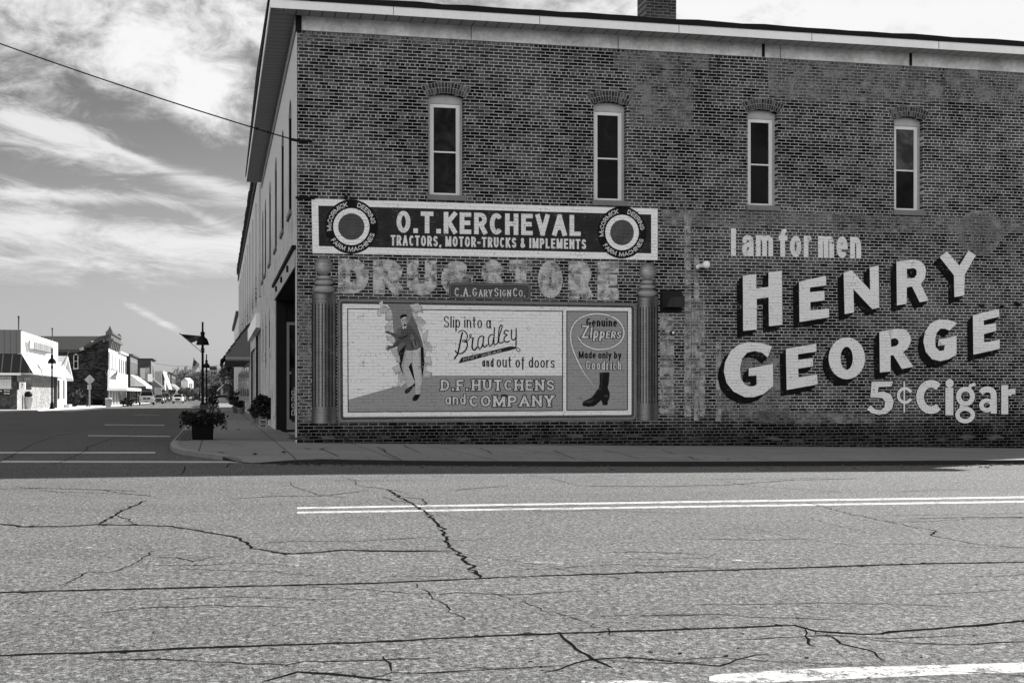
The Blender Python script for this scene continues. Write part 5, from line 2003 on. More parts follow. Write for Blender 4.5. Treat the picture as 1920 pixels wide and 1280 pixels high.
lp = thing('wall_lamp', 'small white floodlight on a short arm above the block letters', 'lamp', Wp(1308, 500, 0))
mb = MB()
c = Wp(1306, 501)
mb.tube([c + Vector((0, .0, 0)), c + Vector((0, -.06, 0))], .06, 10)
mb.build('wall_box', solid(.2, .6, .2, 6, name='lamp_box'), lp)
mb = MB()
mb.tube([c + Vector((0, -.06, 0)), c + Vector((.03, -.16, .02)), c + Vector((.07, -.22, .02))], [.045, .045, .05], 10)
mb.build('arm', M_WHITE, lp)
mb = MB()
mb.ball(c + Vector((.125, -.26, .035)), .085, 7)
mb.build('bulb', solid(.75, .35, .05, 4, name='white_bulb'), lp)

pp_ = thing('pipe_outlet', 'small round pipe end in the wall below the vent hood', 'pipe', Wp(1260, 626, 0))
mb = MB()
c = Wp(1260, 624)
mb.tube([c, c + Vector((0, -.07, 0))], .05, 12)
mb.build('collar', M_BLACK, pp_)
mb = MB()
mb.tube([c + Vector((0, -.071, .005)), c + Vector((0, -.09, .005))], .026, 10)
mb.build('pipe_end', M_WHITE, pp_)

for i, (px, py, lab) in enumerate(((1839, 571, 'left iron ring of three on the brick above the last block letter'), (1877, 574, 'middle iron stub of three on the brick above the last block letter'), (1906, 572, 'right forked iron hook of three near the wall end'))):
    mb = MB()
    c = Wp(px, py)
    if i == 0:
        mb.tube([c + Vector((.06 * cos(t), -.03, .05 * sin(t))) for t in [pi + k * pi / 6 for k in range(7)]], .014, 6)
        mb.tube([c + Vector((-.06, 0, 0)), c + Vector((-.06, -.05, 0))], .02, 6)
        mb.tube([c + Vector((.06, 0, 0)), c + Vector((.06, -.05, 0))], .02, 6)
    elif i == 1:
        mb.tube([c, c + Vector((0, -.08, -.02))], .03, 8)
        mb.tube([c + Vector((0, -.05, 0)), c + Vector((0, -.05, -.06))], .02, 8)
    else:
        for sx_ in (-.07, 0, .07):
            mb.tube([c + Vector((0, 0, .03)), c + Vector((sx_, -.06, -.05 + abs(sx_) * .5))], .014, 6)
        mb.tube([c + Vector((-.08, -.04, .03)), c + Vector((.08, -.04, .03))], .016, 6)
    mb.build('iron_hook', M_BLACK, None, label=lab, category='hook', group='iron fixings on the wall')

# ---- overhead cable and its bracket
cb = thing('cable_bracket', 'dark iron cable bracket at the upper corner of the brick wall', 'bracket', Wp(560, 266, 0))
mb = MB()
a, b_ = Wp(557, 264), Wp(585, 265)
mb.box((a.x - .03, WY - .05, a.z - .022), (b_.x, WY - .001, a.z + .022))
mb.build('strap', M_BLACK, cb)
mb = MB()
mb.tube([a + Vector((-.02, -.05, 0)), a + Vector((-.14, -.03, .02))], .03, 8)
mb.build('insulator', M_BLACK, cb)
mb = MB()
a, b_ = Wp(557, 371), Wp(590, 375)
mb.box((a.x - .03, WY - .04, a.z - .02), (b_.x, WY - .001, a.z + .022))
c = Wp(648, 371)
mb.tube([c, c + Vector((0, -.07, -.0))], .045, 8)
mb.build('iron_strap', M_BLACK, None, label='dark iron strap at the wall corner just above the dealer sign', category='bracket')
e0 = Wp(556, 263) + Vector((-.14, -.03, .02))
e1 = onD(-260, -15, 27.5)
mb = MB()
pts = []
for i in range(121):          # runs on to a pole well outside the picture
    t = i / 40
    p = e0 + (e1 - e0) * t
    p.z -= 4 * .10 * t * (1 - t)
    pts.append(p)
mb.tube(pts, .014, 6)
for t in (2, 3):
    mb.ball(pts[t], .03, 4)
mb.build('overhead_cable', M_BLACK, None, label='thin black cable slanting across the sky to the brick corner', category='cable')

# ------------------------------------------------------------------ neighbours on the same side of the street
M_B2 = painted_brick()
nb = thing('neighbour_building', 'tall two storey row building with a shingled awning, beyond the corner building', 'building', (WX, BY1, 0))
Y0, Y1, Y2 = BY1, 103.0, 130.0
zt2 = 10.45
loops = [[(Y0, -1), (Y1, -1.2), (Y1, zt2), (Y0, zt2)]]
tw = [(Y0 + 1.6 + i * 5.2, Y0 + 1.6 + i * 5.2 + 2.4) for i in range(10)]
loops += [[(a, 4.9), (b_, 4.9), (b_, 8.5), (a, 8.5)] for a, b_ in tw]
loops += [[(50.2, -.3), (57.2, -.3), (57.2, 3.45), (50.2, 3.45)], [(58.2, -.3), (65.4, -.3), (65.4, 3.0), (58.2, 3.0)]]
mb = MB()
mb.poly(loops, lambda y, z: Vector((WX, y, z)))
for li, lp_ in enumerate(loops[1:]):
    for i in range(len(lp_)):
        a, b_ = lp_[i], lp_[(i + 1) % len(lp_)]
        dp = .25 if li < 10 else .9
        mb.face([(WX, *a), (WX, *b_), (WX + dp, *b_), (WX + dp, *a)])
mb.face([(WX, Y0, zt2), (WX, Y1, zt2), (15, Y1, zt2), (15, Y0, zt2)])
mb.face([(WX, Y1, -1), (15, Y1, -1), (15, Y1, zt2), (WX, Y1, zt2)])
mb.face([(WX, Y0 + .03, -1), (15, Y0 + .03, -1), (15, Y0 + .03, zt2), (WX, Y0 + .03, zt2)])
mb.build('street_wall', M_B2, nb)
for a, b_ in tw:
    g = MB()
    g.box((WX + .14, a, 4.9), (WX + .2, b_, 8.5))
    g.box((WX + .012, b_ - .06, 4.92), (WX + .14, b_ - .003, 8.49))
    wv = g.build('window', solid(.03, .8, .2, 5, spec=.05), nb)
    g = MB()
    g.face([(WX + .13, a + .1, 5), (WX + .13, b_ - .1, 5), (WX + .13, b_ - .1, 8.4), (WX + .13, a + .1, 8.4)], .03)
    g.build('pane', M_GLASS, wv)
    g = MB()
    g.box((WX - .07, a - .5, 4.6), (WX + .02, a - .12, 8.8))
    g.build('pilaster', M_B2, wv)
mb = MB()
mb.box((WX - .10, Y0 + .02, zt2 - .05), (WX + .1, Y1, zt2 + .22))
mb.box((WX - .06, Y0 + .02, zt2 - .9), (WX - .001, Y1, zt2 - .06))
rsx = random.Random(4)
for i in range(60):
    y = Y0 + .4 + i * .89
    mb.box((WX - .13 - rsx.random() * .05, y, zt2 - .45), (WX - .06, y + .3, zt2 - .06))
mb.build('cornice', solid(.035, .8, .3, 2, spec=.05), nb)
mb = MB()
mb.box((WX - .16, 51.0, 3.50), (WX - .005, 64.6, 4.05))
mb.build('sign_board', solid(.75, .5, .05, 1, name='blank_sign_board'), nb)
for (ya_, yb2, z_) in ((50.2, 57.2, 3.5), (58.2, 65.4, 3.0)):
    mb = MB()
    mb.face([(WX + .9, ya_, -.3), (WX + .9, yb2, -.3), (WX + .9, yb2, z_), (WX + .9, ya_, z_)], .015)
    mb.face([(WX + .02, yb2 - .01, -.3), (WX + .9, yb2 - .01, -.3), (WX + .9, yb2 - .01, z_), (WX + .02, yb2 - .01, z_)], .015)
    mb.build('shop_glass', M_GLASS, nb)
for y in (52.6, 55.0, 60.2, 63.4):
    mb = MB()
    mb.box((WX + .05, y, -.2), (WX + .3, y + .22, 3.4 if y < 58 else 2.98))
    mb.build('shop_post', solid(.36, .6, .15, 3), nb)
for i in range(6):
    y = 67.4 + i * 5.8
    g = MB()
    g.box((WX - .04, y, -.3), (WX + .05, y + 4.6, 2.6))
    wv = g.build('shop_window', solid(.30, .6, .2, 5), nb)
    for q in range(3):
        g = MB()
        g.face([(WX - .045, y + .15 + q * 1.5, .5), (WX - .045, y + 1.45 + q * 1.5, .5), (WX - .045, y + 1.45 + q * 1.5, 2.45), (WX - .045, y + .15 + q * 1.5, 2.45)], .02)
        g.build('pane', M_GLASS, wv)

nb2 = thing('end_building', 'low plain building closing the row at the far right end of the pavement', 'building', (WX, Y1, 0))
mb = MB()
mb.box((WX, Y1 + .02, -1.5), (15, Y2, 7.1))
mb.build('wall', M_B2, nb2)
mb = MB()
mb.box((WX - .2, Y1 + .02, 7.0), (WX + .1, Y2, 7.3))
mb.build('cornice', solid(.06, .7, .3, 2), nb2)
for i in range(5):
    y = Y1 + 2 + i * 4.6
    g = MB()
    g.box((WX - .03, y, 3.9), (WX + .05, y + 1.2, 5.4))
    wv = g.build('window', solid(.12, .6, .2, 5), nb2)
    g = MB()
    g.face([(WX - .035, y + .1, 4), (WX - .035, y + 1.1, 4), (WX - .035, y + 1.1, 5.3), (WX - .035, y + .1, 5.3)], .03)
    g.build('pane', M_GLASS, wv)
AY0, AY1 = 66.3, 82.0
AX = WX - 1.22
mb = MB()
mb.poly([[(AX + .05, 2.72), (WX - .01, 2.72), (WX - .01, 4.42), (AX + .0, 2.85)]], lambda x, z: Vector((x, AY0, z)))
mb.box((AX + .05, AY0, 2.62), (WX - .01, AY1, 2.70))
aw = mb.build('awning', solid(.14, .7, .15, 2, name='awning_gable'), nb)
mb = MB()
mb.box((AX + .02, AY0 - .02, 2.70), (WX - .01, AY0 - .005, 2.80))
mb.build('awning_trim', solid(.30, .7, .15, 2), aw)
mb = MB()
nrow = 11
rs = random.Random(2)
for i in range(nrow):
    t0, t1 = i / nrow, (i + 1.25) / nrow
    for j in range(64):
        y0 = AY0 - .06 + (AY1 - AY0) * (j + (.5 if i % 2 else 0)) / 64
        y1 = y0 + (AY1 - AY0) / 64 * .96
        d = rs.uniform(-.03, .04)
        a0 = (WX - .01 + (AX - .12 - WX) * (1 - t0), 2.62 + 1.84 * t0)
        a1 = (WX - .01 + (AX - .12 - WX) * (1 - t1), 2.62 + 1.84 * min(1.05, t1))
        x0, z0, x1, z1 = a0[0] - .05 - d, a0[1] + .05, a1[0] - .005, a1[1] + .02
        mb.hexa([(x0, y0, z0 - .03), (x0, y1, z0 - .03), (x1, y1, z1 - .03), (x1, y0, z1 - .03)], [(x0, y0, z0), (x0, y1, z0), (x1, y1, z1), (x1, y0, z1)], rs.choice((.02, .03, .045)))
mb.build('shingles', M_ATTR, aw)


# ------------------------------------------------------------------ shops across the street
def ribs(px0, px1):
    pass


FX = -14.0                                  # front of the shops opposite


def pY(px, X=FX):
    return onX(px, 738, X).y


def pZ(px, py, X=FX):
    return onX(px, py, X).z


M_DKSTRIPE = siding_mat('ribbed_metal_wall', 'x', .40, .13, .5)
M_MANS_F = siding_mat('standing_seam_shaded', 'x', .62, .035, 5.0, .5)  # shaded copy of the awning metal: the front's shade put into the colour
M_MANS_S = siding_mat('standing_seam_side', 'y', 1.1, .62, .45, .4)
M_LBRICK = brick_mat('speckled_brick', 'y', .16, .42, .5, .3, .4, dark_base=False)
M_LBRICKX = brick_mat('speckled_brick_shaded', 'x', .02, .08, .12, .4, .14, dark_base=False)  # darker copy of the side brick: shade of the front put into the colour
M_LAPX = siding_mat('lap_boards', 'z', .2, .72, .6)

st = thing('corner_store', 'single storey store with a metal mansard awning and a white banner fascia', 'building', (FX, pY(31), gz(FX, pY(31))))
ya, yb_ = pY(32), pY(101)
zg = gz(FX, ya) - .3
ztop, zpar = pZ(33.6, 621), pZ(33.6, 663)
zaw = pZ(54.7, 701.7)
yt = onX(33.6, 640, FX + .35).y
mb = MB()
mb.box((FX - 14, ya, zg), (FX, yb_, zpar))
mb.faces_front = None
mb.build('wall', M_LBRICK, st)
mb = MB()
mb.box((FX - 14, ya - .06, zg), (FX - .0, ya - .005, zpar))
mb.build('front_wall', M_LBRICKX, st)
mb = MB()
mb.box((FX - 14, ya - .4, zpar), (FX + .30, ya - .32, ztop - .02))
mb.box((FX - 14, ya - .4, ztop - .02), (FX + .36, ya - .25, ztop + .07))
mb.build('parapet_front', M_DKSTRIPE, st)
mb = MB()
mb.box((FX + .30, ya - .4, zpar), (FX + .36, yb_ - .2, ztop - .02))
sb = mb.build('banner_fascia', solid(.85, .5, .03, 1, name='white_banner'), st)


def Bp(px, py, l=0):
    return onX(px, py, FX + .37 + .01 * l)


mb = MB()
zz = zoomf(0, 590, 6.4)
mb.poly([zz([(365, 285), (640, 350), (640, 470), (560, 465), (540, 492), (350, 450), (330, 400), (340, 320)])], lambda x, y: Bp(x, y, 0), .13)
mb.poly([zz([(400, 300), (632, 358), (632, 450), (400, 408)])], lambda x, y: Bp(x, y, 1), .45)
mb.poly([zz([(300, 330), (330, 320), (345, 430), (335, 455), (312, 440)])], lambda x, y: Bp(x, y, 1), .20)
mb.poly([zz([(365, 300), (400, 308), (395, 405), (360, 400)])], lambda x, y: Bp(x, y, 2), .85)
mb.poly([zz([(555, 485), (585, 492), (585, 502), (555, 495)])], lambda x, y: Bp(x, y, 2), .35)
for i in range(9):
    x = 412 + i * 24
    mb.poly([zz([(x, 325 + i * 6), (x + 15, 329 + i * 6), (x + 15, 412 + i * 4), (x, 408 + i * 4)])], lambda x_, y_: Bp(x_, y_, 2), (.10, .16, .13)[i % 3])
for i in range(7):
    x = 405 + i * 26
    mb.poly([zz([(x, 415 + i * 5), (x + 16, 418 + i * 5), (x + 16, 428 + i * 5), (x, 425 + i * 5)])], lambda x_, y_: Bp(x_, y_, 2), .05)
mb.build('banner_emblem', M_ATTR, sb)
# mansard awning
zb0, zb1 = zpar - .05, zaw
out_ = 1.25
mb = MB()
mb.face([(FX - 14, ya - .35, zb0), (FX - 14, ya - out_, zb1), (FX + out_, ya - out_, zb1), (FX + .35, ya - .35, zb0)])
ms_ = mb.build('awning_front', M_MANS_F, st)
mb = MB()
mb.face([(FX + .36, ya - .35, zb0), (FX + out_, ya - out_, zb1), (FX + out_, yb_ + 2.5, zb1), (FX + .36, yb_ + 2.5, zb0)])
aws = mb.build('awning_side', M_MANS_S, st)
P0 = Vector((FX + .36, ya, zb0)); N_ = Vector((zb0 - zb1, 0, out_ - .36)).normalized()


def Ap(px, py):
    r = ray(px, py)
    return CAM + r * ((P0 - CAM).dot(N_) / r.dot(N_)) + N_ * .012


mb = MB()
for s_ in ([(440, 580), (470, 615), (488, 660), (455, 628)], [(430, 678), (468, 722), (440, 726)], [(488, 668), (505, 690), (525, 736), (506, 736)]):
    mb.poly([zz(s_)], Ap, .10)
mb.build('awning_reflection', M_ATTR, aws)  # dark flag reflections painted onto the sloping awning
mb = MB()
mb.face([(FX - 14, ya - out_, zb1 - .02), (FX + out_, ya - out_, zb1 - .02), (FX + out_, yb_ + 2.5, zb1 - .02), (FX - .1, yb_ + 2.5, zb1 - .02), (FX - .1, ya - .1, zb1 - .02), (FX - 14, ya - .1, zb1 - .02)])
mb.box((FX - 14, ya - out_ - .06, zb1 - .16), (FX + out_ - .8, ya - out_, zb1))
mb.box((FX + out_, ya - out_, zb1 - .08), (FX + out_ + .04, yb_ + 2.5, zb1))
mb.build('awning_soffit', solid(.7, .6, .08, 1), st)
g = MB()
g.face([(FX - 14, ya - .4, ztop - .05), (FX + .3, ya - .4, ztop - .05), (FX + .3, yb_ - .2, ztop - .05), (FX - 14, yb_ - .2, ztop - .05)])
g.build('roof', M_BLACK, st)
for px, lab in ((35, 'thin aerial pole on the front roof corner of the store'), (98, 'thin aerial pole near the back of the store roof')):
    p = onX(px, 640, FX - .3)
    h1 = onX(px, 594 if px == 35 else 616, FX - .3).z
    g = MB()
    g.tube([(p.x, p.y, ztop - .1), (p.x, p.y, h1)], .05, 6)
    g.ball((p.x, p.y, h1), .09, 4)
    g.build('aerial_pole', solid(.08, .5, .2, 4, name='pole_grey'), None, label=lab, category='aerial', group='aerial poles on the store roof')
# openings of the store front
Yf = ya - .07


def Fp(px, py, l=0):
    return onY(px, py, Yf - .01 * l)


mb = MB()
mb.poly([[(-60, 704), (21, 705.5), (21, 729), (-60, 728)]], lambda x, y: Fp(x, y, 1), .50)
sw = mb.build('window_sign', M_ATTR, st)
mb = MB()
text(mb, 'ILERS', [(1, 706.6), (19.5, 707), (19.5, 711.6), (1, 711.3)], .11, .12, 2, to3=Fp)
for pts in (ell(10, 719, 5, 3.2, 20),):
    mb.poly([pts, ell(10, 719, 4.2, 2.6, 20)], lambda x, y: Fp(x, y, 2), .36)
mb.build('window_lettering', M_ATTR, sw)
mb = MB()
mb.poly([[(-60, 729.5), (20.5, 730), (20.5, 741.5), (-60, 741)]], lambda x, y: Fp(x, y, 1), .015)
bs = mb.build('hours_board', M_ATTR, st)
mb = MB()
text(mb, '20', [(0.5, 731.4), (3, 731.4), (3, 734), (.5, 734)], .12, .7, 2, to3=Fp)
for (x0, y0) in ((7.5, 731.3), (13.5, 731.6), (7.5, 736.3), (13.5, 736.6)):
    mb.poly([[(x0, y0), (x0 + 4.6, y0), (x0 + 4.6, y0 + 2.1), (x0, y0 + 2.1)], [(x0 + .8, y0 + .7), (x0 + 3.8, y0 + .7), (x0 + 3.8, y0 + 1.4), (x0 + .8, y0 + 1.4)]], lambda x, y: Fp(x, y, 2), .6)
mb.build('board_lettering', M_ATTR, bs)
# recess at the corner with the cash machine sign
mb = MB()
mb.poly([[(45, 707), (59, 708), (59, 730), (45, 729)]], lambda x, y: onX(x, y, FX + .03), .03)
mb.build('side_window', M_GLASS, st)
mb = MB()
yA, yB = pY(97), pY(104)
mb.box((FX - .5, yb_, zg - .3), (FX + .25, yb_ + .6, zaw))
mb.build('corner_post', solid(.10, .7, .2, 3), st)

cm = thing('lit_sign', 'small white square sign box projecting beside the store corner', 'sign', onX(41, 731, FX + .5))
a, b_ = onD(36, 730, 95), onD(47, 716.5, 95)
mb = MB()
mb.box((a.x, a.y - .1, a.z), (b_.x, a.y + .25, b_.z))
mb.build('box', solid(.8, .5, .05, 2, name='sign_box_white'), cm)
mb = MB()
Yq = a.y - .11
mb.poly([[(40, 719.5), (42.8, 719), (43.3, 721.5), (41.2, 724.5), (41.6, 727), (40.2, 727), (40.4, 723.6), (41.8, 721.6), (40.2, 721)]], lambda x, y: onY(x, y, Yq), .08)
mb.build('sign_mark', M_ATTR, cm)
mb = MB()
mb.box((a.x - .12, a.y - .08, a.z - .02), (a.x - .005, a.y + .22, b_.z + .02))
mb.build('bracket', M_BLACK, cm)

# white clapboard house
hx = FX
h0, h1 = yb_ + 2.8, pY(125)
cl = thing('clapboard_house', 'narrow white clapboard building with a gable beside the store', 'building', (hx, h0, gz(hx, h0)))
zg = gz(hx, h0) - .3
ze, zr = pZ(124, 706), pZ(118, 672)
ym = (h0 + h1) / 2
mb = MB()
mb.poly([[(h0, zg), (h1, zg), (h1, ze), (ym, zr), (h0, ze)]], lambda y, z: Vector((hx, y, z)))
mb.face([(hx, h0, zg), (hx, h0, ze), (hx - 12, h0, ze), (hx - 12, h0, zg)])
mb.face([(hx, h1, zg), (hx, h1, ze), (hx - 12, h1, ze), (hx - 12, h1, zg)])
mb.build('wall', M_LAPX, cl)
mb = MB()
for (ya_, yb2) in ((h0 - .5, ym), (h1 + .9, ym)):
    zl = ze - (zr - ze) * (abs(ya_ - (h0 if ya_ < ym else h1)) / (ym - h0))
    mb.hexa([(hx + .5, ya_, zl), (hx + .5, ym, zr), (hx - 12, ym, zr), (hx - 12, ya_, zl)], [(hx + .5, ya_, zl + .22), (hx + .5, ym, zr + .22), (hx - 12, ym, zr + .22), (hx - 12, ya_, zl + .22)])
mb.build('roof', solid(.6, .6, .1, 2), cl)
for (p0_, p1_) in ((109, 112), (119, 121.3)):
    mb = MB()
    mb.poly([[(p0_, 712), (p1_, 712), (p1_, 748), (p0_, 748)]], lambda x, y: onX(x, y, hx + .03), .02)
    mb.build('window', M_GLASS, cl)
mb = MB()
q = onX(126, 763, FX + .3)
mb.box((q.x - 1.2, q.y, q.z - .2), (q.x + .2, q.y + 2.2, q.z + .25))
mb.build('front_step', solid(.5, .8, .1, 2), cl)

# big dark brick building with a shop front and a cornice
X4 = -13.0
y4 = pY(203, X4)
y4b = pY(221.5, X4)
br = thing('brick_store', 'dark brick two storey building whose sloping roof rises to a bracketed street cornice', 'building', (X4, y4, gz(X4, y4)))
zg = gz(X4, y4) - .6


def S4(px, py):
    return onY(px, py, y4)


M_DBRICK = brick_mat('dark_far_brick', 'x', .006, .045, .05, .7, .03, course=.16, length=.5, msize=.016, dark_base=True)
mb = MB()
q = [S4(60, 775), S4(202, 775), S4(204, 627), S4(146, 656), S4(60, 656.5)]
mb.poly([[(p.x, p.z) for p in q]], lambda x, z: Vector((x, y4, z)))
mb.build('side_wall', M_DBRICK, br)
# roof rising behind the wall
e_l, e_m, e_r = S4(60, 656), S4(146, 656), S4(204, 627)
rid = onY(197, 630, y4 + 14)
mb = MB()
rt_l = onY(60, 630, y4 + 9)
rt_r = onY(188, 630, y4 + 9)
mb.face([e_l + Vector((0, -.3, 0)), e_m + Vector((0, -.3, 0)), rt_r, rt_l])
mb.face([e_m + Vector((0, -.3, 0)), e_r + Vector((0, -.3, 0)), rt_r])
mb.face([rt_l, rt_r, e_r + Vector((0, 12, 0)), Vector((rt_l.x, y4 + 18, e_l.z))])
for (a, b_) in ((e_l, e_m), (e_m, e_r)):
    o3 = Vector((0, -.35, 0))
    mb.face([a + o3 + UP * .06, b_ + o3 + UP * .06, b_ + o3 - UP * .3, a + o3 - UP * .3])
mb.build('roof', solid(.055, .9, .3, .8, spec=.05, name='shingle_roof'), br)
for (x0, x1, t_, b2_) in ((137.5, 147, 663, 692), (104, 113, 664.5, 672)):
    mb = MB()
    p, q = S4(x0, b2_), S4(x1, t_)
    n = 6
    mb.poly([arch_loop(p.x, q.x, p.z, q.z - .25, q.z)], lambda x, z: Vector((x, y4 - .05, z)))
    wv = mb.build('window', solid(.34, .6, .15, 3, name='pale_window_trim'), br)
    for (u, v_) in ((.08, .5), (.54, .92)):
        g = MB()
        zA, zB = p.z + (q.z - p.z) * u, p.z + (q.z - p.z) * v_
        wd_ = (q.x - p.x) * .18
        g.face([(p.x + wd_, y4 - .06, zA), (q.x - wd_, y4 - .06, zA), (q.x - wd_, y4 - .06, zB), (p.x + wd_, y4 - .06, zB)], .008)
        g.build('pane', M_GLASS, wv)
mb = MB()
p, q = S4(193, 641), S4(196.5, 635.5)
mb.box((p.x, y4 - .1, p.z), (q.x, y4 - .01, q.z))
mb.build('gable_vent', solid(.16, .6, .2, 3), br)
mb = MB()
a = S4(150, 655.5); b_ = S4(158, 653)
mb.tube([a + Vector((0, -.5, 0)), b_ + Vector((0, -.5, 0))], .2, 8)
mb.build('vent_pipe', solid(.3, .6, .2, 3), br)
# lit street front
mb = MB()
zf = pZ(205, 640, X4)
zf2 = pZ(205, 622, X4)
mb.box((X4 - 2, y4 + .02, zg), (X4 - .02, y4b, zf))
for i in range(7):
    y = y4 + .3 + (y4b - y4) * i / 7
    mb.box((X4 - .02, y, pZ(205, 690, X4)), (X4 + .18, y + .9, pZ(205, 660, X4)))
mb.build('street_front', solid(.62, .7, .25, .7, name='stained_stone'), br)
mb = MB()
mb.box((X4 - .3, y4 - .05, zf), (X4 + .35, y4b, zf2))
for (u, hh) in ((0, .95), (1, .6)):
    y = y4 + (y4b - y4 - 1.1) * u
    mb.box((X4 - .1, y - .1, zf2), (X4 + .42, y + .9, zf2 + .2))
    mb.hexa([(X4, y, zf2 + .2), (X4 + .36, y, zf2 + .2), (X4 + .36, y + .8, zf2 + .2), (X4, y + .8, zf2 + .2)], [(X4 + .14, y + .3, zf2 + hh * .7), (X4 + .2, y + .3, zf2 + hh * .7), (X4 + .2, y + .5, zf2 + hh * .7), (X4 + .14, y + .5, zf2 + hh * .7)])
mb.box((X4 + .35, y4 - .05, zf2 - .35), (X4 + .5, y4b, zf2 - .05))
for i in range(6):
    y = y4 + (y4b - y4) * i / 6
    mb.hexa([(X4 + .0, y + .1, zf - .9), (X4 + .3, y + .1, zf - .9), (X4 + .3, y + 1.0, zf - .9), (X4, y + 1.0, zf - .9)], [(X4, y + .1, zf + .05), (X4 + .5, y + .1, zf + .05), (X4 + .5, y + 1.0, zf + .05), (X4, y + 1.0, zf + .05)])
mb.box((X4 + .35, y4 - .05, zf + .05), (X4 + .6, y4b, zf + .30))
mb.build('cornice', solid(.10, .7, .4, 1.2, name='weathered_cornice'), br)
for i in range(4):
    y = y4 + 1.0 + i * (y4b - y4 - 1.5) / 4
    mb = MB()
    mb.box((X4 - .01, y, pZ(208, 700, X4)), (X4 + .05, y + 1.7, pZ(208, 668, X4)))
    mb.build('window', solid(.28, .5, .2, 3), br)
mb = MB()
zc_ = pZ(203, 728, X4 + 2)
mb.box((X4, y4 - 1, zc_ + .2), (X4 + .3, y4b + 15, zc_ + 2.2))
mb.build('blank_sign_band', solid(.85, .5, .03, 1), br)
mb = MB()
mb.box((X4, y4 - 1.5, zc_ - .15), (X4 + 2.3, y4b + 13, zc_ + .2))
mb.build('canopy', solid(.8, .6, .05, 1), br)
mb = MB()
for i in range(8):
    y = y4 + .5 + i * 2.4
    mb.box((X4 + .01, y, zg), (X4 + .10, y + .9, zc_ - .2), .35 if i % 2 else .6)
mb.build('shop_posts', M_ATTR, br)
mb = MB()
mb.face([(X4 + .02, y4 + .2, zg + .4), (X4 + .02, y4b + 10, zg + .4), (X4 + .02, y4b + 10, zc_ - .15), (X4 + .02, y4 + .2, zc_ - .15)], .03)
mb.build('shop_glass', M_GLASS, br)


# further shop row: (left px, right px, facade X, top py at left edge, front grey, side grey, label)
def row_building(name, label, pl, pr, X, top, front, side, depth=12, topr=None, win=0, awn=None, cor=.08):
    ya, yb = pY(pl, X), pY(pr, X)
    z0 = gz(X, ya) - .8
    zt = pZ(pl, top, X)
    t = thing(name, label, 'building', (X, ya, gz(X, ya)))
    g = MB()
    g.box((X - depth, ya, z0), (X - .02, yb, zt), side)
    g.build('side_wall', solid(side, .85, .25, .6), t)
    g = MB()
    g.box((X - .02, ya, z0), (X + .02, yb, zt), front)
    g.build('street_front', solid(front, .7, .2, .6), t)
    g = MB()
    g.box((X - depth, ya - .05, zt), (X + .35, yb, zt + .22), cor)
    g.build('cornice', solid(cor, .7, .3, 1), t)
    for i in range(win):
        y = ya + (yb - ya) * (i + .22) / win
        w_ = (yb - ya) / win * .56
        g = MB()
        g.box((X + .02, y, z0 + (zt - z0) * .55), (X + .07, y + w_, zt - .7), .1)
        wv = g.build('window', solid(.25, .6, .2, 3), t)
        g = MB()
        g.face([(X + .075, y + w_ * .15, z0 + (zt - z0) * .57), (X + .075, y + w_ * .85, z0 + (zt - z0) * .57), (X + .075, y + w_ * .85, zt - .9), (X + .075, y + w_ * .15, zt - .9)], .02)
        g.build('pane', M_GLASS, wv)
    g = MB()
    g.face([(X + .03, ya + .4, z0 + 1.2), (X + .03, yb - .4, z0 + 1.2), (X + .03, yb - .4, z0 + 3.3), (X + .03, ya + .4, z0 + 3.3)], .03)
    g.build('shop_glass', M_GLASS, t)
    if awn:
        g_, drop, reach, zh = awn
        zb = gz(X, ya) + zh
        g = MB()
        g.hexa([(X + .03, ya + .1, zb + drop), (X + .03, yb - .1, zb + drop), (X + reach, yb - .1, zb), (X + reach, ya + .1, zb)],
               [(X + .03, ya + .1, zb + drop + .06), (X + .03, yb - .1, zb + drop + .06), (X + reach, yb - .1, zb + .06), (X + reach, ya + .1, zb + .06)], g_)
        g.poly([[(X + .03, zb + drop), (X + reach, zb), (X + .03, zb)]], lambda x, z: Vector((x, ya + .1, z)), g_)
        g.box((X + reach - .04, ya + .1, zb - .28), (X + reach, yb - .1, zb), g_)
        g.build('awning', solid(g_, .8, .2, 1.5), t)
    return t


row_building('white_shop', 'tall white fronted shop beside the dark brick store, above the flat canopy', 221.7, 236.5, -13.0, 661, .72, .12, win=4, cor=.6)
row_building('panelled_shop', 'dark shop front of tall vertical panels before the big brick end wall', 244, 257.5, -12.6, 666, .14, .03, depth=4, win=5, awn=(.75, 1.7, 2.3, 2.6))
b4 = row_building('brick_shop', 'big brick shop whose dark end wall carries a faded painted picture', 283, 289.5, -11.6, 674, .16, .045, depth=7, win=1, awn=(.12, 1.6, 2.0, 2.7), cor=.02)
# faded picture on that end wall
yy = pY(283, -11.6)
mb = MB()
for (pts, c) in (([(262, 690), (281, 688), (281, 717), (262, 712)], .20), ([(263, 690), (272, 690), (272, 710), (264, 709)], .42), ([(268, 692), (279, 689), (281, 696), (274, 699)], .30), ([(272, 692), (278, 697), (277, 717), (273, 717)], .07)):
    mb.poly([pts], lambda x, y, c=c: onY(x, y, yy - .05 - c * .2), c)
mb.build('faded_picture', M_ATTR, b4)
mb = MB()
mb.poly([[(277, 701), (286, 701), (286, 716), (277, 714)]], lambda x, y: onY(x, y, yy - .3), .8)
mb.build('white_sign', M_ATTR, b4)
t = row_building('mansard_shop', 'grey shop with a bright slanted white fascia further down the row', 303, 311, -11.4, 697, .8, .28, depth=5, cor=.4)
mb = MB()
Xm = -11.4
a, b_, zlo, zhi = pY(303, Xm), pY(309, Xm), pZ(307, 730, Xm), pZ(303, 695, Xm)
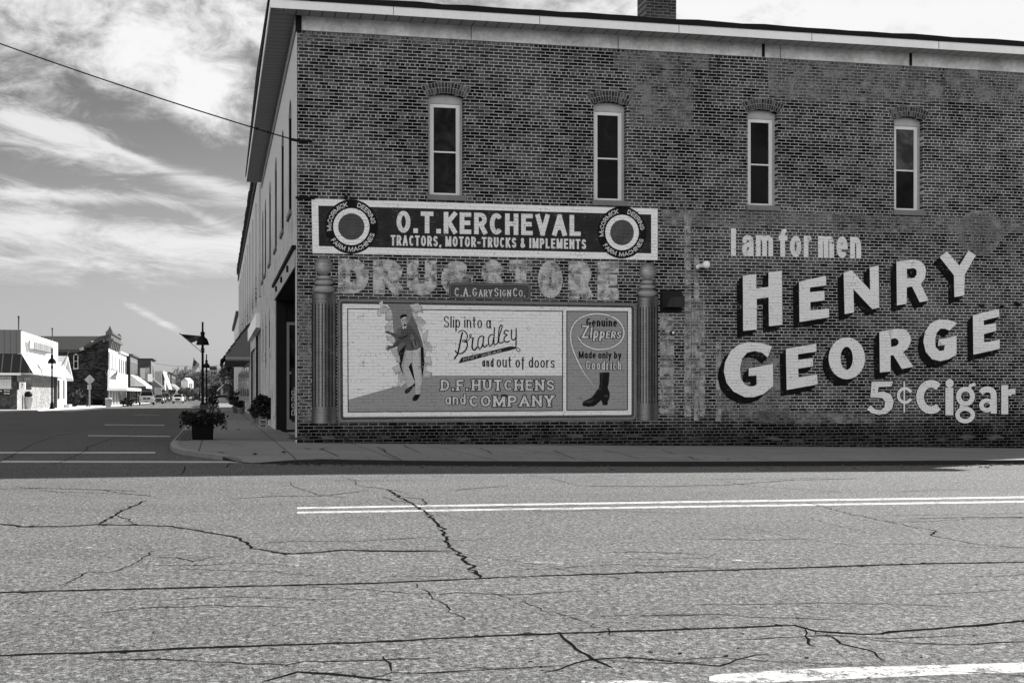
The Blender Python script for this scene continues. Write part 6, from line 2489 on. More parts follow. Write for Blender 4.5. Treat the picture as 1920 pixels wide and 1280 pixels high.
mb.hexa([(Xm + .05, a, zhi), (Xm + .05, b_, zhi), (Xm + 1.4, b_, zlo), (Xm + 1.4, a, zlo)], [(Xm + .25, a, zhi + .05), (Xm + .25, b_, zhi + .05), (Xm + 1.6, b_, zlo + .05), (Xm + 1.6, a, zlo + .05)])
mb.build('slanted_fascia', solid(.85, .6, .05, 1), t)
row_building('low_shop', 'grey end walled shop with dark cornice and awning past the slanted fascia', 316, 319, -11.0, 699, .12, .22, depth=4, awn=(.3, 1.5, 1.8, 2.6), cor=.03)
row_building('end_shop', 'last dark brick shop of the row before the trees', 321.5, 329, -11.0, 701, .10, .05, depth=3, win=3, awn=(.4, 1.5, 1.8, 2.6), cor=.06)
t = thing('far_house', 'bright white gabled house among the trees at the far end of the street', 'house', onD(357, 748, 330))
a, b_ = onD(352.5, 749, 330), onD(362.5, 714, 330)
w_ = b_.x - a.x
zt = b_.z
# its long wall is turned towards the sun
A = Vector((a.x, a.y, 0)); B = A + Vector((w_ * 1.0, w_ * 1.45, 0)); off = Vector((-w_ * 1.3, w_ * .9, 0))
mb = MB()
mb.hexa([A + UP * (a.z - 1), B + UP * (a.z - 1), B + off + UP * (a.z - 1), A + off + UP * (a.z - 1)], [A + UP * zt, B + UP * zt, B + off + UP * zt, A + off + UP * zt])
mb.build('wall', solid(.8, .6, .1, 1), t)
mb = MB()
r0_, r1_ = A + off * .5 + UP * (zt + .8), B + off * .5 + UP * (zt + .8)
mb.face([A + UP * (zt + .01), B + UP * (zt + .01), r1_, r0_])
mb.face([A + off + UP * (zt + .01), B + off + UP * (zt + .01), r1_, r0_])
mb.face([A + UP * (zt + .01), A + off + UP * (zt + .01), r0_])
mb.build('roof', solid(.5, .7, .1, 1), t)
for u in (.25, .6):
    mb = MB()
    n_ = Vector((.03, -.02, 0))
    p, q = A.lerp(B, u) + n_, A.lerp(B, u + .16) + n_
    mb.face([p + UP * (zt - 1.5), q + UP * (zt - 1.5), q + UP * (zt - .6), p + UP * (zt - .6)])
    mb.build('window', solid(.08, .3, .2, 1), t)
t = thing('gable_house', 'grey gabled house behind the trees to the right of the street', 'house', onD(423, 745, 215))
D_ = 215
a, b_ = onD(414, 748, D_), onD(433, 728, D_)
mb = MB()
mb.box((a.x, a.y, a.z - 1), (b_.x, a.y + 9, b_.z))
pk = onD(425, 716, D_)
mb.poly([[(a.x, b_.z), (b_.x, b_.z), (pk.x, pk.z)]], lambda x, z: Vector((x, a.y, z)))
mb.build('wall', solid(.30, .7, .15, 1), t)
mb = MB()
for sgn, ex in ((-1, a.x - .6), (1, b_.x + .6)):
    zl = b_.z - .5
    mb.hexa([(ex, a.y - .7, zl), (pk.x, a.y - .7, pk.z), (pk.x, a.y + 9, pk.z), (ex, a.y + 9, zl)], [(ex, a.y - .7, zl + .25), (pk.x, a.y - .7, pk.z + .3), (pk.x, a.y + 9, pk.z + .3), (ex, a.y + 9, zl + .25)])
mb.build('roof', solid(.45, .7, .15, 1), t)
mb = MB()
p, q = onD(421, 732, D_ - .1), onD(427, 724, D_ - .1)
mb.box((p.x, p.y - .1, p.z), (q.x, p.y, q.z))
mb.build('window', solid(.06, .3, .2, 1), t)

# ------------------------------------------------------------------ vegetation
def leaves(mb, centre, rad, n, size, rng, clumps=14, lo=.02, hi=.07, droop=0.0):
    C_ = Vector(centre)
    cs = []
    for _ in range(clumps):
        while True:
            v = Vector((rng.uniform(-1, 1), rng.uniform(-1, 1), rng.uniform(-1, 1)))
            if .25 < v.length < 1:
                break
        cs.append((Vector((v.x * rad[0], v.y * rad[1], v.z * rad[2])), rng.uniform(.22, .42), rng.uniform(lo, hi)))
    for _ in range(n):
        c, s, g = rng.choice(cs)
        v = Vector((rng.gauss(0, 1), rng.gauss(0, 1), rng.gauss(0, 1))).normalized() * rng.random() ** .5
        p = C_ + c + Vector((v.x * rad[0] * s, v.y * rad[1] * s, v.z * rad[2] * s))
        p.z -= droop * rng.random() ** 2
        a = Vector((rng.uniform(-1, 1), rng.uniform(-1, 1), rng.uniform(-1, 1))).normalized()
        b = a.orthogonal().normalized()
        L = size * rng.uniform(.6, 1.4)
        W_ = L * .45
        mb.face([p, p + a * L * .5 + b * W_, p + a * L, p + a * L * .5 - b * W_], g * rng.uniform(.7, 1.4))


rt = random.Random(21)


def make_tree(label, h, r, lo, hi, seed, group, n=2600):
    rng = random.Random(seed)
    t = thing('street_tree', label, 'tree', (0, 0, 0), group)
    g = MB()
    g.tube([(0, 0, -1), (.05, 0, h * .25), (-.05, .05, h * .5), (0, 0, h * .8)], [.30, .22, .16, .05], 7, .03)
    for i in range(6):
        a = rng.uniform(0, 2 * pi)
        z = h * rng.uniform(.3, .6)
        g.tube([(0, 0, z), (cos(a) * r * .4, sin(a) * r * .4, z + h * .15), (cos(a) * r * .75, sin(a) * r * .75, z + h * .25)], [.12, .08, .03], 5, .03)
    g.build('trunk', solid(.04, .9, .3, 3, name='bark'), t)
    g = MB()
    leaves(g, (0, 0, h * .62), (r, r, h * .38), n, r * .15, rng, 34, lo, hi)
    g.build('crown', M_LEAF, t)
    return t


def put_tree(proto, label, px, py, D, sc, rz, first=[0]):
    t = copy_tree(proto)
    p = onD(px, py, D)
    p.z = gz(0, 300) - .1
    return relabel(t, label, p, rz, sc)


T1 = make_tree('broad round topped tree at the far end of the street right of the white house', 8.0, 3.6, .07, .22, 1, 'trees at the end of the street')
T2 = make_tree('tall loose crowned tree standing far behind the second lamp post', 10.0, 3.4, .12, .30, 2, 'trees at the end of the street')
T3 = make_tree('dark dense tree close behind the awning', 8.5, 2.6, .02, .08, 3, 'trees at the end of the street')
SPOTS = [
    (T1, 'broad dark round tree just right of the white far house', 374, 352, 1.0, 0.3), (T1, 'bushy tree at the far end of the street above the black car', 388, 372, .85, 2.0),
    (T1, 'low round tree behind the last shops of the row', 343, 380, .72, 1.1), (T2, 'tall pale tree rising behind the far end of the shop row', 335, 440, 1.0, .5), (T2, 'hazy far tree crown left of the hanging flag', 350, 450, 1.05, 2.2),
    (T1, 'grey far tree between the two flags and the white house', 362, 440, 1.12, 3.9),
    (T2, 'loose pale tree directly behind the speed limit sign', 402, 280, .72, 2.9), (T2, 'light crowned tree between speed sign and gabled house', 413, 300, .66, 4.1), (T1, 'spreading tree right of the gabled house', 437, 300, 1.0, 5.0),
    (T1, 'round tree below the speed limit sign beside the street', 393, 260, .45, 1.6), (T3, 'dark conifer like tree touching the awning edge', 441, 165, .78, .7), (T3, 'dark low tree in front of the gabled house', 431, 200, .36, 2.7),
    (T1, 'low bushy tree hiding the foot of the white far house', 361, 318, .40, 3.3), (T1, 'small bushy tree beside the last shops of the row', 347, 330, .42, .6),
    (T3, 'small dark tree left of the gabled house', 408, 235, .40, 4.4),
]
for (pr_, lab, px, D_, sc, rz_) in SPOTS:
    put_tree(pr_, lab, px, 745, D_, sc, rz_)
for pr_ in (T1, T2, T3):
    for o in list(pr_.children) + [pr_]:
        bpy.data.objects.remove(o)

# ------------------------------------------------------------------ planters, pots and shrubs


def planter(name, label, x, y, w_, hgt, fol, n, flowers, seed, group=None, spill=.35):
    rng = random.Random(seed)
    z = gz(x, y) + .008
    t = thing(name, label, 'planter', (x, y, z), group)
    g = MB()
    h_ = w_ / 2
    k = .92
    g.hexa([(x - h_ * k, y - h_ * k, z), (x + h_ * k, y - h_ * k, z), (x + h_ * k, y + h_ * k, z), (x - h_ * k, y + h_ * k, z)],
           [(x - h_, y - h_, z + hgt), (x + h_, y - h_, z + hgt), (x + h_, y + h_, z + hgt), (x - h_, y + h_, z + hgt)])
    g.build('tub', solid(.006, .9, .3, 8, spec=.02, name='dark_tub'), t)
    g = MB()
    g.box((x - h_ * 1.04, y - h_ * 1.04, z + hgt), (x + h_ * 1.04, y + h_ * 1.04, z + hgt + .03))
    g.build('rim', solid(.008, .9, .3, 8, spec=.02), t)
    g = MB()
    leaves(g, (x, y, z + hgt + .04), (fol, fol, .10), n, .070, rng, 30, .010, .040, spill * .4)
    for q in range(26):        # trailing stems
        a = rng.uniform(0, 2 * pi)
        rr = fol * rng.uniform(.75, 1.15)
        for s in range(12):
            f_ = s / 12
            p = Vector((x + cos(a) * rr * (.75 + .35 * f_), y + sin(a) * rr * (.75 + .35 * f_), z + hgt + .10 - spill * f_ * abs(cos(a)) * rng.uniform(.6, 1.1)))
            d = Vector((rng.uniform(-1, 1), rng.uniform(-1, 1), rng.uniform(-1, .3))).normalized()
            b = d.orthogonal().normalized()
            L = rng.uniform(.05, .1)
            g.face([p, p + d * L * .5 + b * L * .4, p + d * L, p + d * L * .5 - b * L * .4], rng.uniform(.012, .05))
    g.build('plants', M_LEAF, t)
    if flowers:
        g = MB()
        for q in range(flowers):
            a, rr = rng.uniform(0, 2 * pi), fol * .8 * sqrt(rng.random())
            p = Vector((x + cos(a) * rr * .7, y + sin(a) * rr * .7, z + hgt + rng.uniform(.17, .27)))
            for s in range(5):
                t0 = s * 2 * pi / 5
                d = Vector((cos(t0), sin(t0), .3)) * .032
                b = Vector((-sin(t0), cos(t0), 0)) * .018
                g.face([p, p + d * .6 + b, p + d, p + d * .6 - b], .42)
        g.build('blossoms', M_LEAF, t)
    return t


c = onG(380, 824.6)
planter('planter', 'square black planter with trailing plants and pale blossoms near the pavement corner', c.x, c.y + .24, .48, .47, .42, 1150, 230, 4)

def shrub(name, label, c, rad, n, seed, lo=.012, hi=.045, size=.12, cat='shrub', group=None):
    rng = random.Random(seed)
    t = thing(name, label, cat, c, group)
    g = MB()
    for i in range(5):
        a = rng.uniform(0, 2 * pi)
        g.tube([c, c + Vector((cos(a) * rad[0] * .3, sin(a) * rad[1] * .3, rad[2] * .9)), c + Vector((cos(a) * rad[0] * .6, sin(a) * rad[1] * .6, rad[2] * 1.6))], [.03, .02, .01], 5)
    g.build('stem', solid(.03, .9, .3, 3), t)
    g = MB()
    leaves(g, c + UP * rad[2], rad, n, size, rng, 18, lo, hi)
    g.build('foliage', M_LEAF, t)
    return t


shrub('hanging_plant', 'dark leafy plant rising beside the near lamp post', Vector((-.22, 71.0, gz(0, 71))), (.34, .3, .75), 420, 8, cat='plant', size=.10)
shrub('shrub', 'large dark clipped shrub on the pavement beyond the awning', onG(434, 757.5), (.75, .8, .75), 900, 9)
shrub('round_bush', 'round dark bush by the foot of the brick store wall', onG(143, 762, .0), (1.35, 1.0, .85), 900, 10, .02, .08, .25)
shrub('low_plants', 'low plants in a box against the speckled store wall', onG(69, 764.5, .0), (.75, .5, .55), 300, 12, .04, .15, .16, cat='plant')
shrub('small_shrub', 'small dark shrub in front of the white canopy shop', onG(241, 760.5), (.9, .8, .5), 250, 13, .01, .03, .22)


def pot_plant(label, x, y, r, hpot, fr_, n, seed, col):
    t = thing('potted_plant', label, 'potted plant', (x, y, gz(x, y)), 'potted plants along the shop fronts')
    z = gz(x, y) + .01
    g = MB()
    g.lathe([(r * .75, 0), (r, hpot * .9), (r * 1.08, hpot * .9), (r * 1.08, hpot), (r * .9, hpot)], (x, y, z), 12)
    g.build('pot', solid(col, .7, .2, 6), t)
    g = MB()
    leaves(g, (x, y, z + hpot + fr_[2] * .8), fr_, n, .10, random.Random(seed), 16, .01, .035)
    g.build('foliage', M_LEAF, t)


pot_plant('big dark potted bush by the first brick pier next to the entrance', 1.38, 41.0, .14, .3, (.2, .42, .36), 700, 31, .16)
pot_plant('dark potted bush under the arched windows, in a pale pot', 1.36, 43.4, .14, .28, (.22, .4, .32), 600, 32, .22)
pot_plant('farthest of the three potted bushes along the corner building', 1.32, 46.2, .14, .26, (.22, .4, .28), 450, 33, .18)
pot_plant('potted plant on the pavement under the shingled awning', .95, 69.5, .2, .35, (.35, .35, .45), 400, 34, .12)
pot_plant('low flower pot at the foot of the awning shop door', 1.15, 66.5, .2, .30, (.2, .3, .2), 200, 35, .20)
mb = MB()
for q in ((1.22, 39.8), (1.42, 39.8)):
    mb.box((q[0] - .02, q[1] - .02, 0), (q[0] + .02, q[1] + .02, .28))
mb.box((1.20, 39.78, .22), (1.44, 39.82, .25))
mb.box((1.20, 39.78, .10), (1.44, 39.82, .125))
mb.build('small_rack', solid(.34, .7, .2, 5, name='weathered_rack'), None, label='little pale wooden rack beside the potted bushes', category='rack')

# ------------------------------------------------------------------ street lamps with flags
lamp0 = thing('street_lamp', 'black bell shaded street lamp on the right kerb, nearest to the corner planter', 'street lamp', (0, 0, 0), 'street lamps')
g = MB()
g.lathe([(.20, 0), (.20, .10), (.15, .16), (.13, .45), (.10, .52), (.075, .6), (.06, 3.3), (.10, 3.32), (.10, 3.40), (.07, 3.42), (.06, 3.7)], (0, 0, 0), 12)
g.build('post', M_BLACK, lamp0)
g = MB()
g.lathe([(.34, 3.60), (.34, 3.63), (.315, 3.70), (.29, 3.80), (.24, 3.91), (.17, 3.98), (.12, 4.01), (.105, 4.08), (.10, 4.16), (.125, 4.18), (.12, 4.24), (.08, 4.30), (.05, 4.34)], (0, 0, 0), 16)
g.build('lamp_shade', M_BLACK, lamp0)
g = MB()
g.tube([(0, 0, 4.3), (0, 0, 4.82)], .05, 8)
g.build('finial', M_BLACK, lamp0)
g = MB()
g.tube([(0, 0, 3.2), (0, 0, 3.28)], .11, 10)
g.build('bracket_collar', M_BLACK, lamp0)
LX = -.75
LAMPS = [(LX, 72.5, 1.0, None), (-.85, 112.0, .92, 'second black street lamp on the right kerb, behind the speed limit sign'), (-12.25, 106.0, .96, 'black street lamp in front of the store on the sunny side'),
         (-12.25, 154.0, .94, 'black street lamp before the dark brick store and its canopy'), (-12.2, 213.0, .95, 'far black street lamp among the parked cars on the left'), (-12.0, 262, .95, 'farthest street lamp on the left by the slanted white fascia')]
for (x, y, sc, lab) in LAMPS:
    o = lamp0 if lab is None else copy_tree(lamp0)
    relabel(o, lab or lamp0['label'], (x, y, gz(x, y)), 0, sc)


def flag(label, base, tip, cloth, stars, n=13, dark=.03, lite=.25, X=None):
    """cloth: corner pixels  hoist top, hoist bottom, fly bottom, fly top  at a depth"""
    t = thing('flag', label, 'flag', base, 'flags on the street lamps')
    g = MB()
    g.tube([base, tip], .022, 6)
    g.ball(tip, .045, 4)
    g.build('staff', solid(.25, .5, .1, 3, name='staff_grey'), t)
    g = MB()
    A, B, C_, D_ = cloth
    N = 10

    def P(u, v):
        p = (A * (1 - v) + B * v) * (1 - u) + (D_ * (1 - v) + C_ * v) * u
        return p + Vector((.03, -1, 0)) * .10 * sin(u * 7 + v * 3) * u
    for i in range(N):
        for j in range(n):
            u0, u1, v0_, v1_ = i / N, (i + 1) / N, j / n, (j + 1) / n
            canton = u1 <= .42 and v1_ <= .55
            col = dark * .8 if canton else (dark if j % 2 == 0 else lite)
            g.face([P(u0, v1_), P(u1, v1_), P(u1, v0_), P(u0, v0_)], col)
    fl = g.build('cloth', attr_mat('flag_cloth_%d' % int(dark * 1000), .85, .05, 4), t)
    if stars:
        g = MB()
        for i in range(4):
            for j in range(4):
                p = P(.06 + i * .09, .08 + j * .12) + Vector((0, -.02, 0))
                g.face([p + Vector((.03 * cos(q), 0, .03 * sin(q))) for q in [pi / 2 + k * 4 * pi / 5 for k in range(5)]], .5)
        g.build('stars', M_ATTR, fl)
    return t


D1 = onX(381, 740, LX).y
f = lambda px, py, d=0.0: onY(px, py, 72.5 + d)
flag('dark striped flag blown flat on a slanting staff beside the near street lamp', f(380.5, 662), f(337.5, 625.5), (f(338.5, 626), f(357.5, 643), f(376.5, 636.5, .3), f(376.5, 629.5, .3)), False, 13, .012, .10)
f = lambda px, py, d=0.0: onY(px, py, 112 + d)
flag('striped flag hanging in sharp folds from the second street lamp', f(388, 712), f(363, 671.5), (f(363.3, 672.5), f(374.5, 682.5), f(361, 704), f(357.8, 700)), True, 13, .03, .62)
f = lambda px, py, d=0.0: onY(px, py, 106 + d)
flag('pale flag hanging from the lamp in front of the store', f(113, 692), f(128.5, 660), (f(127, 663), f(121, 679), f(108, 692), f(116, 682)), False, 9, .35, .75)
f = lambda px, py, d=0.0: onY(px, py, 154 + d)
flag('sunlit flag on the lamp before the dark brick store', f(208, 706), f(221.5, 694.5), (f(221, 695), f(208.5, 704), f(205.5, 711), f(217.5, 712)), False, 9, .22, .6)

# ------------------------------------------------------------------ signs on posts
sp = thing('speed_limit_sign', 'pale grey speed limit sign reading 20 seen against the trees behind the lamp post', 'sign', (onD(399.5, 745, 100).x, onD(399.5, 745, 100).y, gz(0, 97)))
Y_ = onD(399.5, 745, 100).y
mb = MB()
p, q = onY(393, 704.8, Y_), onY(406.3, 687, Y_)
mb.box((p.x, Y_, p.z), (q.x, Y_ + .03, q.z))
mb.build('panel', solid(.10, .6, .1, 3, name='sign_back_shade'), sp)
mb = MB()
m_ = onY(400, 693.6, Y_)
mb.face([(p.x + .03, Y_ - .005, p.z + .03), (q.x - .03, Y_ - .005, p.z + .03), (q.x - .03, Y_ - .005, m_.z), (p.x + .03, Y_ - .005, m_.z)], .42)
mb.face([(p.x + .03, Y_ - .005, m_.z + .03), (q.x - .03, Y_ - .005, m_.z + .03), (q.x - .03, Y_ - .005, q.z - .03), (p.x + .03, Y_ - .005, q.z - .03)], .04)
mb.build('face', M_ATTR, sp)
mb = MB()
Sg = lambda x, y, l=0: onY(x, y, Y_ - .01 - .004 * l)
text(mb, '20', [(394.6, 696.2), (404.6, 696.2), (404.6, 702.8), (394.6, 702.8)], .13, .008, 1, gap=.16, to3=Sg)
text(mb, 'SPEED', [(394.5, 688), (405, 688), (405, 690), (394.5, 690)], .10, .10, 1, gap=.2, to3=Sg)
text(mb, 'LIMIT', [(395.5, 690.7), (404, 690.7), (404, 692.7), (395.5, 692.7)], .10, .10, 1, gap=.2, to3=Sg)
mb.build('lettering', M_ATTR, sp)
mb = MB()
mb.tube([(m_.x, Y_ + .06, gz(0, Y_) - .1), (m_.x, Y_ + .06, q.z)], .03, 6)
mb.build('post', solid(.2, .5, .1, 4), sp)

ws = thing('warning_sign', 'grey diamond shaped sign with a small plate below, before the dark brick store', 'sign', onG(168, 762.3))
b0 = onG(168, 762.3)
Y_ = b0.y
mb = MB()
dia = [onY(*p, Y_) for p in ((158.2, 711.5), (168, 702), (177.6, 711.5), (168, 721.3))]
mb.hexa([p for p in dia], [p + Vector((0, .04, 0)) for p in dia])
mb.build('diamond_panel', solid(.34, .5, .06, 2, name='sign_aluminium'), ws)
mb = MB()
p, q = onY(163.8, 730, Y_), onY(171, 721.2, Y_)
mb.box((p.x, Y_, p.z), (q.x, Y_ + .04, q.z))
mb.build('plate', solid(.40, .5, .06, 2, name='plate_aluminium'), ws)
mb = MB()
mb.box((b0.x - .08, Y_ - .06, b0.z - .2), (b0.x + .08, Y_ - .003, dia[1].z - .3))
mb.build('post', solid(.30, .5, .08, 3, name='galvanised'), ws)


# ------------------------------------------------------------------ bins, cabinet, wheel stop
def bin_(label, c, w_, h_, bag):
    t = thing('litter_bin', label, 'litter bin', c)
    g = MB()
    g.lathe([(w_ * .40, 0), (w_ * .43, .05), (w_ * .5, h_ * .92), (w_ * .53, h_ * .92), (w_ * .53, h_), (w_ * .46, h_)], c, 10)
    g.build('body', solid(.45, .8, .15, 5, name='pebble_bin'), t)
    g = MB()
    if bag:
        g.ball(c + UP * (h_ + .15), w_ * .48, 7, .01, (1, 1, .9))
        g.build('dark_lid', solid(.012, .6, .3, 5), t)
    else:
        g.lathe([(w_ * .53, h_), (w_ * .50, h_ + .08), (w_ * .2, h_ + .13)], c, 10)
        g.build('lid', solid(.6, .6, .1, 5), t)


bin_('tapered concrete litter bin with a dark domed lid outside the store', onG(53, 767), .62, .92, True)
bin_('pale round litter bin at the corner of the dark brick store', onG(203.5, 762.5), .62, .80, False)
cab = thing('pavement_cabinet', 'pale grey cabinet with a peaked top beside the second lamp post', 'cabinet', onG(401, 757))
c = onG(401, 757)
D_ = (c - CAM).dot(FW)
w_ = 10.5 / F * D_
h_ = 15 / F * D_
mb = MB()
mb.box((c.x - w_ / 2, c.y, c.z), (c.x + w_ / 2, c.y + .6, c.z + h_ * .86))
mb.build('body', solid(.30, .6, .12, 3, name='cabinet_grey'), cab)
mb = MB()
mb.hexa([(c.x - w_ * .55, c.y - .05, c.z + h_ * .86), (c.x + w_ * .55, c.y - .05, c.z + h_ * .86), (c.x + w_ * .55, c.y + .65, c.z + h_ * .86), (c.x - w_ * .55, c.y + .65, c.z + h_ * .86)],
        [(c.x - .05, c.y - .05, c.z + h_), (c.x + .05, c.y - .05, c.z + h_), (c.x + .05, c.y + .65, c.z + h_), (c.x - .05, c.y + .65, c.z + h_)])
mb.build('top', solid(.4, .6, .1, 3), cab)
mb = MB()
mb.box((c.x - w_ * .32, c.y - .02, c.z + h_ * .1), (c.x + w_ * .32, c.y - .002, c.z + h_ * .72))
mb.build('door', solid(.22, .6, .12, 3), cab)
# soft drink sign inside the entrance
vs = thing('drink_sign', 'upright dark sign with white script just inside the entrance', 'sign', (WX + 1.2, DOOR1 - .2, 0))
Yv = DOOR1 - .16
mb = MB()
p, q = onY(546.3, 790, Yv), onY(556, 690, Yv)
mb.box((p.x, Yv, p.z), (q.x, Yv + .05, q.z))
mb.build('panel', solid(.02, .5, .2, 3, name='sign_dark'), vs)
mb = MB()
Vp = lambda x, y, l=0: onY(x, y, Yv - .006 - .002 * l)


def vs_t(pts, w2, l):
    strip_faces(mb, ribbon2(pts, w2 / 2, .2, False), Vp, .55, l)


for i, (y0, kind) in enumerate(((778, 'C'), (764, 'o'), (752, 'c'), (740, 'a'))):
    cx_, cy_ = 549.6, y0 - 4
    if kind in 'Cc':
        vs_t([(cx_ + 2.6 * cos(radians(a)), cy_ + (6.0 if kind == 'C' else 4.6) * sin(radians(a))) for a in range(-230, 61, 15)], 1.5, i)
    else:
        vs_t([(cx_ + 2.4 * cos(radians(a)), cy_ + 4.4 * sin(radians(a))) for a in range(0, 361, 15)], 1.4, i)
    vs_t([(cx_ + 2.0, cy_ - 5), (cx_ + 3.2, cy_ - 8), (cx_ + 1.0, cy_ - 10)], 1.1, i + .5)
mb.build('script', M_ATTR, vs)

# fallen leaves on the pavement
leaf = MB()
for k_, (px, py) in enumerate(((422, 797), (446, 792.5), (472, 796.5), (447, 806), (604, 843), (577, 843), (415, 850), (478, 853), (532, 849))):
    c = onG(px, py) + UP * .02
    a = rt.uniform(0, pi)
    d = Vector((cos(a), sin(a), .15)) * .09
    b = Vector((-sin(a), cos(a), 0)) * .045
    g = MB()
    g.face([c - d, c + b, c + d * .3 + b * .8, c + d, c + d * .2 - b, c - b], .02)
    g.build('fallen_leaf', M_LEAF, None, label='curled dark dead leaf lying on the corner pavement', category='leaf', group='fallen leaves on the corner pavement')


# ------------------------------------------------------------------ vehicles (front towards -Y)
M_CARGLASS = solid(.015, .08, .2, 2, spec=.6, name='car_glass')
M_TYRE = solid(.012, .9, .2, 5, name='tyre')
M_RIM = solid(.35, .3, .1, 5, metal=.6, name='wheel_rim')
M_CHROME = solid(.5, .25, .08, 5, metal=.7, name='chrome')
M_LAMPG = solid(.7, .15, .05, 3, name='headlight_glass')


def loft(mb, secs, col=.5):
    """secs: list of (y, [ (x,z) ... ]) with equal counts; skins a closed body symmetrical in x"""
    n = len(secs[0][1])
    base = len(mb.v)
    for y, pts in secs:
        for x, z in pts:
            mb.v.append(Vector((x, y, z)))
    for i in range(len(secs) - 1):
        for j in range(n):
            q = (j + 1) % n
            mb.f.append((base + i * n + j, base + (i + 1) * n + j, base + (i + 1) * n + q, base + i * n + q))
            mb.c.append(col); mb.s.append(False)
    mb.f.append(tuple(base + j for j in range(n))); mb.c.append(col); mb.s.append(False)
    e = base + (len(secs) - 1) * n
    mb.f.append(tuple(e + j for j in reversed(range(n)))); mb.c.append(col); mb.s.append(False)


def sec(w_, z0, z1, tuck=.06, rnd=.12):
    h_ = w_ / 2
    return [(-h_ + tuck, z0), (-h_, z0 + rnd), (-h_, z1 - rnd), (-h_ + rnd * .8, z1), (h_ - rnd * .8, z1), (h_, z1 - rnd), (h_, z0 + rnd), (h_ - tuck, z0)]


def make_car(name, label, cat, paint, L=4.7, W_=1.8, hood=.95, belt=.98, top=1.45, g0=-1.15, g1=-.3, r0=1.2, r1=1.95, kind='sedan', group=None):
    t = thing(name, label, cat, (0, 0, 0), group)
    f_, b_ = -L / 2, L / 2
    pm = solid(paint, .28, .05, 2, spec=.5, name='car_paint')
    g = MB()
    if kind == 'pickup':
        loft(g, [(f_, sec(W_ * .94, .45, hood - .16)), (f_ + .12, sec(W_, .38, hood - .02)), (f_ + .5, sec(W_, .36, hood)), (g0, sec(W_, .36, belt)), (r0, sec(W_, .36, belt)), (b_, sec(W_ * .98, .42, belt - .02))])
    else:
        loft(g, [(f_, sec(W_ * .88, .40, hood - .22)), (f_ + .18, sec(W_ * .97, .30, hood - .10)), (f_ + .6, sec(W_, .26, hood - .04)), (g0, sec(W_, .26, belt)), (r1 - .1, sec(W_, .26, belt)), (b_ - .15, sec(W_ * .97, .30, belt - .04)), (b_, sec(W_ * .9, .42, belt - .18))])
    g.build('body', pm, t)
    g = MB()      # cabin: pillars and roof
    tw = W_ * .74
    bw_ = W_ * .93
    loft(g, [(g0, [(-bw_ / 2, belt - .02), (-bw_ / 2, belt + .01), (bw_ / 2, belt + .01), (bw_ / 2, belt - .02)]), (g1, [(-bw_ / 2, belt - .02), (-tw / 2, top), (tw / 2, top), (bw_ / 2, belt - .02)]),
             (r0, [(-bw_ / 2, belt - .02), (-tw / 2, top), (tw / 2, top), (bw_ / 2, belt - .02)]), (r1, [(-bw_ / 2, belt - .02), (-bw_ / 2, belt + .01), (bw_ / 2, belt + .01), (bw_ / 2, belt - .02)])])
    g.build('cabin', pm, t)

    def lerp3(a, b, u):
        return Vector(a) + (Vector(b) - Vector(a)) * u
    for (nm, A, B, C_, D__) in (('windscreen', (-bw_ / 2, g0, belt), (bw_ / 2, g0, belt), (tw / 2, g1, top), (-tw / 2, g1, top)), ('rear_window', (bw_ / 2, r1, belt), (-bw_ / 2, r1, belt), (-tw / 2, r0, top), (tw / 2, r0, top))):
        q = [Vector(v) for v in (A, B, C_, D__)]
        c_ = sum(q, Vector()) / 4
        n_ = (q[1] - q[0]).cross(q[3] - q[0]).normalized()
        if n_.dot(c_ - Vector((0, (g0 + r1) / 2, .5))) < 0:
            n_ = -n_
        g = MB()
        g.face([c_ + (v - c_) * .88 + n_ * .012 for v in q])
        g.build(nm, M_CARGLASS, t)
    for sgn in (-1, 1):
        A, B, C_, D__ = (sgn * bw_ / 2, g0 + .1, belt + .02), (sgn * bw_ / 2, r1 - .1, belt + .02), (sgn * tw / 2, r0, top - .03), (sgn * tw / 2, g1, top - .03)
        q = [Vector(v) for v in (A, B, C_, D__)]
        c_ = sum(q, Vector()) / 4
        g = MB()
        g.face([c_ + (v - c_) * .88 + Vector((sgn * .015, 0, 0.004)) for v in q])
        g.build('side_window', M_CARGLASS, t)
        g = MB()
        g.box((sgn * W_ * .5, g0 + .15, belt), (sgn * (W_ * .5 + .17), g0 + .28, belt + .14))
        g.build('mirror', pm, t)
        zl = hood - .30 if kind != 'pickup' else hood - .30
        g = MB()
        g.box((sgn * W_ * .28, f_ - .012 + (.0 if kind == 'pickup' else .0), zl), (sgn * W_ * .43, f_ + .1, zl + .17))
        g.build('headlight', M_LAMPG, t)
        g = MB()
        g.box((sgn * W_ * .30, b_ + .012, belt - .45), (sgn * W_ * .44, b_ - .08, belt - .25))
        g.build('tail_light', solid(.06, .3, .1, 3, name='tail_lens'), t)
    g = MB()
    zl = hood - .34
    g.box((-W_ * .25, f_ - .015, zl - .08), (W_ * .25, f_ + .05, zl + .2))
    gr = g.build('grille', M_CHROME if kind == 'pickup' else M_BLACK, t)
    g = MB()
    for (xa, xb) in ((-.225, -.02), (.02, .225)):
        for (za, zb2) in ((-.06, .05), (.075, .18)):
            g.box((W_ * xa, f_ - .022, zl + za), (W_ * xb, f_ - .016, zl + zb2))
    if kind == 'pickup':
        g.build('grille_opening', M_BLACK, gr)
    g = MB()
    g.box((-W_ * .46, f_ - .07, .38), (W_ * .46, f_ + .12, .58))
    g.build('bumper', M_CHROME if kind == 'pickup' else pm, t)
    g = MB()
    g.box((-.26, f_ - .08, .42), (.26, f_ - .071, .53))
    g.build('number_plate', M_BLACK, t)
    wr = .40 if kind == 'pickup' else .33
